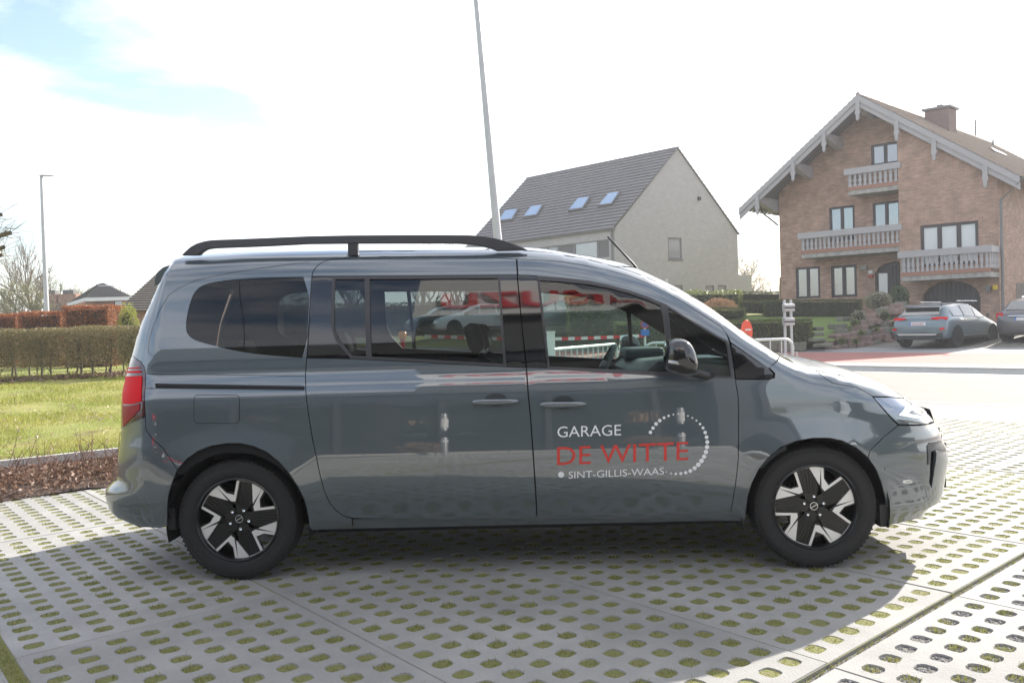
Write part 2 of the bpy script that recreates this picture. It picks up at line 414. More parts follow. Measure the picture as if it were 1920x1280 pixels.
# ================================================================ THE VAN
VW = 1.86
VAN_O = Vector((-1.51, 4.36, 0.0)); VAN_H = R_(-1.45)
van = empty('van', VAN_O, VAN_H, 'long dark grey van with garage lettering on its front door, parked side-on on the slabs', 'van')
VF = Vector((math.cos(VAN_H), math.sin(VAN_H), 0)); VL = Vector((-math.sin(VAN_H), math.cos(VAN_H), 0))
def van_local(p): d = p-VAN_O; return d.dot(VF), d.dot(VL), p.z
def vpix(px, py, w=0.0):
    """pixel -> (a, z) on the van plane at inset w"""
    p = PL(px, py, VAN_O+VL*w, VL); a, y, z = van_local(p); return a, z
from bisect import bisect_right
class Curve:
    """monotone cubic through (x, y)"""
    def __init__(s, pts):
        pts = sorted(pts); s.x = [p[0] for p in pts]; s.y = [p[1] for p in pts]; n = len(pts)
        d = [(s.y[i+1]-s.y[i])/(s.x[i+1]-s.x[i]) for i in range(n-1)]; m = [d[0]]
        for i in range(1, n-1):
            if d[i-1]*d[i] <= 0: m.append(0.0)
            else:
                w1 = 2*(s.x[i+1]-s.x[i])+(s.x[i]-s.x[i-1]); w2 = (s.x[i+1]-s.x[i])+2*(s.x[i]-s.x[i-1]); m.append((w1+w2)/(w1/d[i-1]+w2/d[i]))
        m.append(d[-1]); s.m = m
    def __call__(s, x):
        if x <= s.x[0]: return s.y[0]
        if x >= s.x[-1]: return s.y[-1]
        i = bisect_right(s.x, x)-1; h = s.x[i+1]-s.x[i]; t = (x-s.x[i])/h; t2 = t*t; t3 = t2*t
        return (2*t3-3*t2+1)*s.y[i]+(t3-2*t2+t)*h*s.m[i]+(-2*t3+3*t2)*s.y[i+1]+(t3-t2)*h*s.m[i+1]
# --- silhouette of the upper edge (full-size picture points), inset guesses
top_px = [(300, 486, .30), (340, 479, .32), (400, 475, .33), (480, 470, .33), (655, 467, .33), (830, 466, .33), (925, 466, .33), (980, 466, .33), (1025, 469, .31), (1065, 475, .29),
          (1105, 482, .27), (1140, 491, .25), (1180, 502.5, .23), (1210, 513.7, .22), (1245, 530, .21), (1280, 547.5, .20), (1310, 565, .19), (1340, 584, .18), (1365, 601, .17),
          (1390, 620, .16), (1415, 637, .15), (1440, 653, .14), (1462, 667, .13), (1485, 679, .12), (1512, 688, .12), (1560, 697, .12), (1600, 706, .12), (1640, 716, .12), (1680, 728, .12), (1710, 741, .12), (1735, 757, .12)]
TP = [vpix(x, y, w) for x, y, w in top_px]
T_curve = Curve([(-1.2, TP[0][1]-.06), (-.93, TP[0][1]-.025)] + TP[1:] + [(TP[-1][0]+.08, TP[-1][1]-.06)])
w_low = Curve([(.15, .10), (.24, .075), (.30, .05), (.36, .035), (.46, .012), (.56, .002), (.64, 0), (.72, .003), (.80, .009), (.88, .013), (.96, .018), (1.02, .030), (1.07, .050), (1.12, .064), (1.20, .075), (1.35, .103), (1.50, .142), (1.60, .172), (1.66, .192), (1.72, .215), (1.85, .27)])
# plan outline: nose and tail reach per height
nose_px = [(1772, 940), (1775, 911), (1776, 883), (1778, 862), (1777, 850), (1772, 833.6), (1765, 823), (1761.7, 810), (1753.5, 793.7), (1750, 779.7), (1743, 761), (1737, 754), (1724, 745), (1712, 728)]
tail_px = [(255, 987), (217, 972), (203, 960), (199, 942), (197.5, 924), (212, 907), (221, 897), (224, 863), (225.6, 841), (227.5, 813), (226.6, 779), (227.5, 740), (229, 702), (238, 664), (245, 627), (252, 600), (262, 575), (272, 550), (281, 528), (287, 510), (298, 494)]
RY_F, RY_R = .52, .30
SF = 0.955; SR = 0.90
XF0, XR0 = 3.20, -.42
def _nose():
    o = []
    for x, y in nose_px:
        a, z = vpix(x, y, RY_F*(1-math.sqrt(1-SF*SF))+.01); o.append((z, XF0+(a-XF0)/SF))
    return o
def _tail():
    o = []
    for x, y in tail_px:
        a, z = vpix(x, y, RY_R*(1-math.sqrt(1-SR*SR))+.02); o.append((z, XR0+(a-XR0)/SR))
    return o
NO = _nose(); TL = _tail()
nose = Curve([(.10, NO[0][1]-.12), (.24, NO[0][1]-.05)] + NO + [(NO[-1][0]+.1, NO[-1][1]-.02), (1.3, NO[-1][1]-.05)])
tail = Curve([(.15, TL[0][1]+.1)] + TL + [(TL[-1][0]+.25, TL[-1][1]+.18)])
SM = .985
def plan(a, z):
    if a > XF0:
        s = (a-XF0)/(max(nose(z), XF0+.2)-XF0); s2 = min(max(s, 0), SM)
        return RY_F*(1-math.sqrt(1-s2*s2)) + min(.10, max(0, s-SM)*4)
    if a < XR0:
        s = (XR0-a)/max(.05, XR0-tail(z)); s2 = min(max(s, 0), SM)
        return RY_R*(1-math.sqrt(1-s2*s2)) + min(.08, max(0, s-SM)*4)
    return 0.0
# wheel centres and arches
WR = (vpix(443.5, 983, .03)); WF = (vpix(1531.5, 960.5, .03))
def arch_bulge(a, z):
    o = 0
    for (ca, cz) in (WR, WF):
        r = math.hypot(a-ca, z-cz)
        if r < .62: o += -.014*max(0, 1-abs(r-.40)/.16)**1.5
    return o
def rz(a):  # rolling radius of the upper edge
    if a > 3.0: return .13
    if a > 2.2: return .13+(3.0-a)/.8*.05
    return .18
def w_sec(a, z):
    T = T_curve(a); r = rz(a); w = w_low(z)
    if a > 2.05:      # bonnet zone: the lower body's shoulder softens
        k = min(1, (a-2.05)/.9)
        w = w*(1-k) + k*(w_low(min(z, .9)) + max(0, z-.9)*.10)
    z0 = T-r
    if z > z0:
        s = min((z-z0)/r, .9985); w += (r*.95)*(1-math.sqrt(1-s*s)) + min(.08, max(0, (z-T))*4)
    return w
def recess(a, z):
    return 0.0
def W(a, z): return w_sec(a, z) + plan(a, z) + arch_bulge(a, z)
def P3(a, z, off=0.0): return (a, W(a, z)+off, z)
def nrm(a, z, e=.004):
    wa = (W(a+e, z)-W(a-e, z))/(2*e); wz = (W(a, z+e)-W(a, z-e))/(2*e)
    n = Vector((wa, -1, wz)); return n.normalized()
def hit(px, py, off=0.0):
    w = .05
    for _ in range(14):
        a, z = vpix(px, py, w); w = .5*w+.5*min(W(a, z)+off, .8)
    a, z = vpix(px, py, w); am = XF0+(nose(z)-XF0)*SM; an = XR0-(XR0-tail(z))*SM
    return (am if a > am else (an if a < an else a)), z
def H(pts): return [hit(x, y) for x, y in pts]
def sub(poly, step=.03, closed=True):
    o = []; n = len(poly)
    for i in range(n if closed else n-1):
        a = Vector(poly[i]); b = Vector(poly[(i+1) % n]); L = (b-a).length; k = max(1, int(round(L/step)))
        for j in range(k): o.append(tuple(a.lerp(b, j/k)))
    if not closed: o.append(tuple(poly[-1]))
    return o
def smooth_poly(pts, it=2, closed=True, keep=()):
    """Chaikin corner cutting"""
    for _ in range(it):
        o = []; n = len(pts)
        for i in range(n if closed else n-1):
            p, q = pts[i], pts[(i+1) % n]
            o += [(p[0]*.75+q[0]*.25, p[1]*.75+q[1]*.25), (p[0]*.25+q[0]*.75, p[1]*.25+q[1]*.75)]
        if not closed: o = [pts[0]]+o+[pts[-1]]
        pts = o
    return pts
def area2(p): return sum(p[i][0]*p[(i+1) % len(p)][1]-p[(i+1) % len(p)][0]*p[i][1] for i in range(len(p)))
def inset(poly, d):
    n = len(poly); s = 1 if area2(poly) > 0 else -1; o = []
    for i in range(n):
        a = Vector(poly[i-1]); b = Vector(poly[i]); c = Vector(poly[(i+1) % n])
        e1 = (b-a); e2 = (c-b)
        if e1.length < 1e-7 or e2.length < 1e-7: o.append(tuple(b)); continue
        e1.normalize(); e2.normalize(); n1 = Vector((-e1.y, e1.x))*s; n2 = Vector((-e2.y, e2.x))*s
        m = n1+n2
        if m.length < 1e-3: m = n1
        m.normalize(); k = d/max(.5, m.dot(n1)); q = b+m*k; o.append((q.x, q.y))
    return o
def inside(poly, x, y):
    c = False; n = len(poly); j = n-1
    for i in range(n):
        xi, yi = poly[i]; xj, yj = poly[j]
        if (yi > y) != (yj > y) and x < (xj-xi)*(y-yi)/(yj-yi)+xi: c = not c
        j = i
    return c
def panel(name, outline, m, holes=(), off=0.0, grid=.035, gap=.0022, flange=.014, parent=None, fn=None, nf=None, smoothn=True, step=.03, hole_flange=.0, thick=None, spacing_jit=True):
    """a body panel: outline in (a, z) lifted onto the body surface, with folded edges"""
    parent = parent or van; fn = fn or P3; nf = nf or nrm
    out_ = sub(inset(outline, gap) if gap else list(outline), step)
    hs = [sub(h, step) for h in holes]
    vs = []; es = []; loops = []
    for lp in [out_]+hs:
        b = len(vs); vs += [Vector(p) for p in lp]; es += [(b+i, b+(i+1) % len(lp)) for i in range(len(lp))]; loops.append((b, len(lp)))
    xs_ = [p[0] for p in out_]; zs_ = [p[1] for p in out_]
    allp = np.array([(v.x, v.y) for v in vs])
    gx = np.arange(min(xs_)+grid/2, max(xs_), grid); gz = np.arange(min(zs_)+grid/2, max(zs_), grid)
    for i, x in enumerate(gx):
        for z in gz:
            zz = z
            if not inside(out_, x, zz) or any(inside(h, x, zz) for h in hs): continue
            if np.min((allp[:, 0]-x)**2+(allp[:, 1]-zz)**2) < (grid*.45)**2: continue
            vs.append(Vector((x, zz)))
    res = delaunay_2d_cdt(vs, es, [], 0, 1e-6)
    V2, F2 = res[0], res[2]; orig = res[3]
    F = []
    for f in F2:
        cx = sum(V2[i].x for i in f)/len(f); cz = sum(V2[i].y for i in f)/len(f)
        if inside(out_, cx, cz) and not any(inside(h, cx, cz) for h in hs): F.append(list(f))
    V3 = [fn(v.x, v.y, off) for v in V2]; NN = [nf(v.x, v.y) for v in V2]
    # orientation: normals to -y (outside)
    for f in F:
        a, b, c = (Vector(V3[i]) for i in f[:3]); 
        if (b-a).cross(c-a).dot(NN[f[0]]) < 0: f.reverse()
    ntop = len(V3); nF = len(F); flat = set()
    if flange:
        remap = {}
        for i, lst in enumerate(orig):
            for q in lst: remap[q] = i
        for li, (b, n) in enumerate(loops):
            fl = flange if li == 0 else (hole_flange or flange)
            top = [remap.get(b+i) for i in range(n)]
            if any(t is None for t in top): continue
            dup = []; low = []
            for t in top:
                p = Vector(V3[t]); nn = NN[t]
                V3.append(tuple(p)); dup.append(len(V3)-1); NN.append(nn)
            for t in top:
                p = Vector(V3[t]); q = p - NN[t]*fl; V3.append(tuple(q)); low.append(len(V3)-1); NN.append(NN[t])
            for i in range(n):
                j = (i+1) % n
                if dup[i] != dup[j] and top[i] != top[j]: F.append([dup[i], dup[j], low[j], low[i]])
    me = bpy.data.meshes.new(name); me.from_pydata(V3, [], F); me.update()
    if smoothn:
        me.shade_smooth()
        nl = []
        for p in me.polygons:
            for li in p.loop_indices:
                vi = me.loops[li].vertex_index
                nl.append(tuple(NN[vi]) if p.index < nF else tuple(p.normal))
        me.normals_split_custom_set(nl)
    o = link(name, me, m, parent); return o
def mirror_copy(o):
    c = o.copy(); COL.objects.link(c); c.parent = o.parent; c.scale = (1, -1, 1); c.location = (0, VW, 0); return c

# --- materials
M_body = mat('dark grey metallic paint', (.092, .116, .133), .34, metal=.45, coat=1.0, noise=(700, .35, (.13, .155, .175), (.5, .75)))
M_body.node_tree.nodes['Principled BSDF'].inputs['Coat Roughness'].default_value = .008; M_body.node_tree.nodes['Principled BSDF'].inputs['Coat IOR'].default_value = 2.0
M_black = mat('black plastic', (.018, .018, .02), .5)
M_trim = mat('dark grey window trim', (.045, .045, .05), .38)
M_gloss = mat('gloss black pillar', (.006, .006, .008), .06, coat=1.0)
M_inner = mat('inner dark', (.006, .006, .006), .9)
M_tyre = mat('tyre rubber', (.014, .0135, .014), .72, noise=(40, .4, (.022, .021, .02)), bump=(200, .15, .002))
M_alu = mat('machined aluminium', (.80, .79, .78), .30, metal=.5)
M_rimblk = mat('gloss black wheel', (.005, .005, .006), .3, coat=.2)
M_glass = glassmat('clear green glass', (.74, .86, .82), mul=1.25); M_dark = glassmat('privacy glass', (.17, .20, .20), mul=1.0)
M_mid = glassmat('tinted glass', (.42, .47, .46), mul=1.5)
M_red_l = mat('red tail light', (.70, .004, .010), .5, spec=.15); 
M_redd = mat('dark red tail light', (.06, .004, .008), .10, coat=1.0)
M_chrome = mat('chrome', (.75, .77, .8), .08, metal=1.0)
M_seat = mat('seat fabric', (.05, .052, .055), .9, noise=(60, .5, (.09, .09, .09)))
M_lining = mat('cabin lining', (.30, .30, .29), .9)
M_dash = mat('dashboard plastic', (.10, .11, .115), .6)
M_wtext = mat('white vinyl lettering', (.80, .81, .82), .5); M_rtext = mat('red vinyl lettering', (.62, .045, .035), .5)

# --- outlines
# sliding door
SDp = [(585, 516), (588, 507), (595, 498), (607, 490.5), (627, 485.6), (650, 483.8), (730, 481.7), (830, 481), (905, 482.5), (968, 485.5),
       (973.7, 570), (980, 632), (986, 682), (990, 740), (993.7, 775), (1000, 862), (1004, 925), (1006.5, 972.5),
       (850, 972.5), (705, 972), (660, 971), (645, 967), (630, 956.5), (617.5, 941), (607.5, 918), (600, 889), (592.5, 853), (585, 817), (579, 780), (574, 740), (572.5, 702.5), (575, 672.5), (577, 645), (580, 595)]
SD = H(SDp)
FDp = [(969.5, 485.5), (1020, 488), (1055, 491), (1105, 499), (1145, 507.5), (1180, 517.5), (1215, 531), (1250, 549), (1280, 566), (1310, 585), (1335, 601), (1352, 612.5), (1362.5, 625),
       (1367, 640), (1371, 660), (1375, 685), (1378, 708), (1381, 725), (1384, 745), (1384.7, 775), (1384.7, 825), (1384, 862), (1380, 900), (1375, 932), (1367, 973.5), (1200, 973.3), (1007.5, 972.5),
       (1005, 925), (1001, 862), (994.7, 775), (991, 740), (987, 682), (981, 632), (974.7, 570)]
FD = H(FDp)
# windows
QWp = smooth_poly([(582, 519), (530, 519.6), (480, 521), (430, 524.5), (395, 529.5), (377, 536), (364, 548), (356, 568), (350.5, 592), (348, 612), (351, 627), (364, 637), (380, 642.5), (405, 649), (430, 655), (467, 662), (505, 666), (542, 669), (575, 671)], 1)
QWp[0:0] = []
QW = H(QWp)
SDblk = H([(584, 518), (969, 515.5), (974, 570), (980, 632), (986, 689), (949, 687.5), (800, 679.5), (657, 672.5), (575.5, 671), (577.5, 640), (580.5, 590)])
SDfr_o = H([(623, 518.5), (937, 516.5), (943, 600), (949, 687), (800, 679), (657, 672), (629, 638), (621, 612), (621.5, 560)])
SDfr_i = H([(629, 523.5), (933.5, 521.5), (939, 600), (944, 681.5), (800, 673.5), (661, 666.5), (634, 634), (626.5, 611), (627, 560)])
FDblk = H([(970.5, 515.5), (1007, 517), (1012, 560), (1019, 625), (1027, 690.5), (987.5, 689), (981.5, 632), (975, 570)])
FWo = H([(1007, 517.3), (1055, 520.5), (1105, 526), (1142, 534), (1180, 544), (1215, 556), (1250, 571), (1280, 590), (1317, 612.5), (1342, 627.5), (1364, 638.5), (1368, 655), (1372, 680), (1375.5, 709.5), (1330, 709), (1262, 705.5), (1155, 699.7), (1080, 695), (1027, 691), (1019, 625), (1012, 560)])
FWi = H([(1012, 525.5), (1055, 528), (1105, 533), (1142, 540), (1180, 550), (1213, 561.5), (1239, 573), (1244, 600), (1251, 660), (1255, 697.5), (1155, 692.5), (1080, 688.5), (1031, 686.5), (1023, 620), (1017, 570)])
FW2 = H([(1253, 577.5), (1280, 594), (1317, 616.5), (1342, 631), (1361, 642), (1365, 660), (1370, 705), (1330, 704.5), (1263, 700.5), (1259, 640)])
FX = H([(1371, 643), (1405, 665.5), (1440, 688.5), (1451, 701), (1449, 708), (1440, 710), (1379.5, 710.5), (1377, 690), (1374, 665)])
def arch(c, r, a0, a1, n=26, sx=1.0): return [(c[0]+r*sx*math.cos(R_(a0+(a1-a0)*i/n)), c[1]+r*math.sin(R_(a0+(a1-a0)*i/n))) for i in range(n+1)]
RA = H([(322, 994), (313.5, 987), (313.7, 955), (316, 930), (322.5, 905), (332.5, 880), (350, 860), (370, 846), (395, 836), (425, 831), (450, 831), (475, 836), (500, 847), (522.5, 865), (542.5, 887.5), (557.5, 910), (570, 935), (577.5, 965), (581, 991)])
FA = H([(1396, 990), (1397.5, 975), (1398.7, 955), (1402.5, 930), (1410, 905), (1422.5, 880), (1440, 857.5), (1465, 837.5), (1495, 826), (1525, 821), (1555, 821), (1580, 826), (1605, 839), (1627.5, 857.5), (1642.5, 880), (1652.5, 905), (1660, 935), (1663, 960), (1660, 985)])
# upper limit line of the side panels (just over the roof shoulder)
def topline(a0, a1, n=40, d=.004): return [(a0+(a1-a0)*i/n, T_curve(a0+(a1-a0)*i/n)-d) for i in range(n+1)]
A_rear_top = tail(1.68)+.10
def tailline(z0, z1, n=24, s=SM): return [(XR0-(XR0-tail(z0+(z1-z0)*i/n))*s, z0+(z1-z0)*i/n) for i in range(n+1)]
def noseline(z0, z1, n=14, s=SM): return [(XF0+(nose(z0+(z1-z0)*i/n)-XF0)*s, z0+(z1-z0)*i/n) for i in range(n+1)]
gap_bump_r = H([(272.5, 780), (273.7, 805), (285, 822), (305, 839), (338, 868)])
# rear quarter (from the tail light/bumper gap up to the roof and to the sliding door)
zt_top = T_curve(-.80)-.01
tl_in = H([(240, 663), (250, 668), (264, 678), (271, 689), (273.4, 701), (272.5, 779)])     # inner edge of tail light
z_tl0 = tl_in[0][1]; z_tl1 = hit(236, 812)[1]
k_ra = min(range(len(RA)), key=lambda i: abs(RA[i][0]-gap_bump_r[-1][0])+abs(RA[i][1]-gap_bump_r[-1][1]) if i < 9 else 9)
sill_f = H([(581, 991)])[0]
rear_top_a = -.40
A_F = 1.86   # roof/A pillar panels continue to the cowl
SDrev = SD
sd_left = [SD[i] for i in list(range(18, 34))][::1]     # bottom right ... left edge up
# quarter panel outline, anticlockwise seen in (a up-right)
sillz = hit(700, 972.5)[1]
q = []
q += tailline(z_tl0+.004, T_curve(rear_top_a)-.02, 26)
q += [(rear_top_a+.0, T_curve(rear_top_a)-.004)]
q += topline(rear_top_a+.03, SD[5][0], 20)
q += [SD[5], SD[4], SD[3], SD[2], SD[1], SD[0]]
q += [SD[33], SD[32], SD[31], SD[30], SD[29], SD[28], SD[27], SD[26], SD[25], SD[24], SD[23], SD[22], SD[21], SD[20]]
q += [(SD[20][0], sill_f[1])]
q += [RA[-1]] + list(reversed(RA[k_ra:-1])) 
q += list(reversed(gap_bump_r[:-1]))
q += list(reversed(tl_in))
quarter = q
panel('rear_quarter', quarter, M_body, holes=[QW])
# roof side strip (gutter) above the doors, through the A pillar to the cowl and fender
strip_ = topline(SD[5][0], hit(1490, 684)[0], 90)
cowl_a = strip_[-1][0]
low_ = [SD[5], SD[6], SD[7], SD[8], SD[9]] + FD[1:17]
fender_gap = H([(1457, 677), (1440, 691)])
pillar = strip_ + [hit(1457, 676)] + [hit(1440, 690)] + [FX[1]] + [FX[0]] + list(reversed(FD[1:14])) + [SD[9], SD[8], SD[7], SD[6]]
pillar = topline(SD[5][0]+.0, hit(1462, 670)[0], 90) + [hit(1441, 690.5), hit(1407, 666.5), hit(1370.5, 641.5)] + list(reversed(FD[1:13])) + [SD[9], SD[8], SD[7], SD[6], SD[5]]
panel('roof_side', pillar, M_body, gap=.0012)
# front wing
hl = H([(1634, 741.5), (1652.5, 763), (1672.5, 786), (1684, 797)])
bump_gap = H([(1684, 797), (1658, 818), (1632, 843), (1628, 850)])
hood_line = H([(1531, 696), (1545, 707.5), (1560, 717.5), (1585, 722.5), (1605, 726), (1620, 732.5), (1634, 741)])
kf = min(range(9, len(FA)), key=lambda i: (FA[i][0]-bump_gap[-1][0])**2+(FA[i][1]-bump_gap[-1][1])**2)
wing = [hit(1462, 670)] + topline(hit(1464, 671)[0], hit(1524, 690)[0], 10) + hood_line + hl[1:] + bump_gap[1:-1] + list(reversed(FA[1:kf+1])) + [(FD[24][0]+.001, sillz)]
wing += [FD[24], FD[23], FD[22], FD[21], FD[20], FD[19], FD[18], FD[17], FD[16]] + [hit(1380, 711), hit(1441, 711), hit(1452, 708), hit(1453, 700), hit(1442, 688.5)]
panel('front_wing', wing, M_body)
bl = topline(hit(1524, 690)[0]+.01, hit(1716, 743)[0], 20, .003)
panel('bonnet_side', bl + [hit(1722, 746)] + [(x, z) for x, z in H([(1700, 744.5), (1660, 743), (1637, 742.5)])] + [hood_line[i] for i in range(6, -1, -1)], M_body, gap=.0015)
panel('sliding_door', SD, M_body, holes=[inset(SDblk, -.002)])
panel('front_door', FD, M_body, holes=[inset(FDblk+[], -.0005), FWo])
# sill
sb = hit(700, 991)[1]
sill = [(SD[20][0]-.16, sb), (SD[20][0]-.16, sillz-.0)] + [(x, sillz-.001) for x in np.linspace(SD[20][0]-.1, FD[24][0]+.08, 40)] + [(FA[0][0]-.005, FA[0][1]+.02), (FA[0][0]-.01, sb)]
sill = [(RA[-1][0]+.004, sb), (RA[-1][0]+.004, RA[-1][1])]+[(SD[20][0]-.002, sill_f[1]+.0), (SD[20][0], sillz)]+[(FD[24][0], sillz-.001), (FA[1][0]-.004, sillz-.001), (FA[0][0]-.004, sb)]
panel('sill', sill, M_body, gap=.001, off=.012)
# door pillars (gloss black) and glass
def shrink(p, d=.002): return inset(p, d)
GO = .004
panel('door_pillar', SDblk, M_gloss, holes=[SDfr_o], off=GO, gap=.001)
panel('door_pillar', FDblk, M_gloss, off=GO, gap=.0015)
def window(name, outer, inner, glass, glassname='window_glass', extra=None):
    f = panel(name, outer, M_trim, holes=inner if isinstance(inner[0], list) else [inner], off=-.002, gap=.0005, flange=.012)
    return f
wf1 = panel('window_frame', SDfr_o, M_trim, holes=[SDfr_i], off=-.001, gap=.0, flange=.012)
gl1 = panel('window_glass', SDfr_i, M_mid, off=.010, gap=0, flange=0, grid=.05)
wf2 = panel('window_frame', FWo, M_trim, holes=[FWi, FW2], off=-.001, gap=.0, flange=.012)
gl2 = panel('window_glass', FWi, M_glass, off=.010, gap=0, flange=0, grid=.05)
gl3 = panel('quarter_glass', FW2, M_glass, off=.010, gap=0, flange=0, grid=.05)
gl4 = panel('quarter_glass', FX, M_gloss, off=.001, gap=.0015, flange=.01)
gl5 = panel('rear_side_glass', QW, M_dark, off=.003, gap=.0005, flange=.006, grid=.04)
# divider bar of the sliding door window, thin seam in the rear glass
bar1 = H([(684, 520), (693, 520), (696.5, 672.5), (687, 672)])
panel('window_divider', bar1, M_trim, off=-.0015, gap=0, flange=.012)
# tail light
TLo = [(XR0-(XR0-tail(z))*SM, z) for z in np.linspace(z_tl1, z_tl0, 16)] + tl_in
panel('tail_light', TLo, M_redd, off=.0, gap=.0015, flange=.01)
TLa = H([(231, 703), (266, 704), (265, 752), (248, 757), (230, 757)])
panel('tail_light_lens', TLa, M_red_l, off=-.004, gap=0, flange=.004, parent=van)
panel('tail_light_lens', H([(229.5, 760), (247, 760), (262, 756), (262, 768), (245, 785), (231, 800)]), mat('deep red tail lens', (.30, .006, .010), .35, spec=.3), off=-.004, gap=0, flange=.004)
for y0, y1 in ((688, 690), (694.5, 698.5)): panel('tail_light_lens', H([(236, y0), (261+(y0-688)*.4, y0), (263+(y0-688)*.3, y1), (235, y1)]), M_red_l, off=-.004, gap=0, flange=.003)
panel('rear_corner', [(XR0-(XR0-tail(z))*SM, z) for z in np.linspace(.70, 1.0, 8)] + [(-.50, 1.0), (-.50, .70)], M_body, off=.010, gap=0, flange=0)
# rear bumper
rb = [(XR0-(XR0-tail(z))*SM, z) for z in np.linspace(.235, z_tl1-.003, 30)] + H([(238, 808), (255, 793)]) + gap_bump_r[:-1] + [RA[k_ra]] + list(reversed(RA[2:k_ra])) + [RA[1]] + H([(300, 990), (285, 989), (255, 985.5)])
panel('rear_bumper', rb, M_body)
# front bumper
zb_top = nose_px[8]
hb_top = H([(1684, 797), (1700, 797.5), (1730, 797)])
fb_bottom = H([(1660, 984), (1690, 979.5), (1720, 972), (1745, 963)])
fb = [FA[kf]] + list(reversed(bump_gap[1:-1])) + hb_top + [(XF0+(nose(z)-XF0)*SM, z) for z in np.linspace(hit(1745, 796)[1], .30, 34)] + list(reversed(fb_bottom[1:])) + [FA[-1]] + list(reversed(FA[kf+1:-1]))
# dark vertical air slot in the bumper corner
slot = H([(1745, 846), (1754, 843), (1756, 850), (1752, 880), (1747, 915), (1742, 905), (1744, 870)])
panel('front_bumper', fb, M_body, holes=[slot])
panel('air_slot', slot, M_black, off=.03, gap=-.004, flange=0)
lip = H([(1738, 836), (1742, 829), (1764, 824), (1772, 838), (1775, 846), (1750, 843), (1744, 848), (1742, 870), (1739, 870)])
panel('bumper_trim', lip, M_trim, off=-.004, gap=0, flange=.006)
panel('side_marker', smooth_poly(H([(1691, 902), (1695, 898.5), (1706, 898.5), (1712, 902), (1706, 905.5), (1695, 905.5)]), 1), M_chrome, off=-.003, gap=0, flange=.004, grid=.02)
panel('parking_sensor', [(hit(1661.5, 879)[0]+.009*math.cos(t), hit(1661.5, 879)[1]+.009*math.sin(t)) for t in np.linspace(0, 6.28, 13)[:-1]], M_body, off=-.003, gap=0, flange=.004, grid=.02, step=.01)
# headlight
HLo = H([(1638, 744.5), (1670, 744.8), (1700, 745.5)]) + [(XF0+(nose(z)-XF0)*SM, z) for z in (.845, .83, .81)] + [(XF0+(nose(z)-XF0)*SM, z) for z in np.linspace(.80, hit(1745, 794)[1], 10)] + H([(1720, 795.5), (1686, 795.5), (1672.5, 783.5), (1652.5, 761)])
M_hl = mat('headlight cover', (.25, .28, .33), .05, coat=1.0, metal=.6)
panel('headlight', HLo, M_hl, off=.002, gap=.0015, flange=.02)
panel('headlight_reflector', H([(1684, 778), (1698, 757), (1724, 757), (1736, 786), (1710, 783)]), M_chrome, off=-.003, gap=0, flange=.004)
panel('headlight_reflector', H([(1704, 774), (1712, 762), (1722, 763), (1728, 778)]), M_gloss, off=-.005, gap=0, flange=.004)
panel('headlight_strip', H([(1683, 786), (1700, 787), (1742, 791), (1740, 794), (1695, 791)]), M_gloss, off=-.004, gap=0, flange=.004)
# fuel flap, body seam and painted crease lines, sliding rail
def groove(name, pts, w=.003, m=None, off=-.0008, closed=False):
    """thin dark seam or crease line that follows the surface"""
    p = sub(pts, .02, closed); V = []; F = []; n = len(p)
    for i, (a, z) in enumerate(p):
        q0 = Vector(p[(i-1) % n] if closed else p[max(i-1, 0)]); q1 = Vector(p[(i+1) % n] if closed else p[min(i+1, n-1)]); d = (q1-q0).normalized(); nn = Vector((-d.y, d.x))*w/2
        V += [P3(a+nn.x, z+nn.y, off), P3(a-nn.x, z-nn.y, off)]
    for i in range(n if closed else n-1):
        j = (i+1) % n; F.append((2*i, 2*j, 2*j+1, 2*i+1))
    me = bpy.data.meshes.new(name); me.from_pydata(V, [], F); me.update()
    return link(name, me, m or M_inner, van)
ff = []
for cx, cy, t0 in ((441.5, 785.5, 0), (441.5, 747.5, -90), (371.5, 747.5, -180), (371.5, 785.5, -270)):
    for t in range(0, 91, 15): ff.append((cx+7.5*math.cos(R_(t0+90-t)), cy+7.5*math.sin(R_(t0+90-t))))
groove('fuel_flap', H(ff), .0028, closed=True)
groove('body_seam_crease', H([(274, 700.3), (420, 702.5), (571, 704.8)]), .0025)
groove('body_seam_crease', H([(274, 727.5), (420, 729.5), (571, 731.2)]), .0025)
panel('sliding_rail', H([(291, 718.5), (571, 723.5), (571, 730), (292, 726.8)]), M_inner, off=-.0015, gap=0, flange=.002)
panel('sliding_rail', H([(295, 720.8), (571, 725.4), (571, 726.8), (295, 722.6)]), M_black, off=-.004, gap=0, flange=.002)
groove('body_seam_crease', H([(335, 540), (367, 525), (430, 512), (505, 500), (580, 491)]), .002, m=M_trim)  # surface crease over the rear glass, its shading drawn as a dark line
groove('body_seam_crease', H([(292, 667), (280, 664), (277, 652), (280, 635), (287.5, 610), (300, 580), (317, 552.5), (335, 540)]), .002, m=M_trim)  # rear end of the crease, shading drawn the same way
groove('glass_seam', H([(448, 527), (450, 560), (456, 600), (458, 630), (457, 658)]), .005, off=.0018)

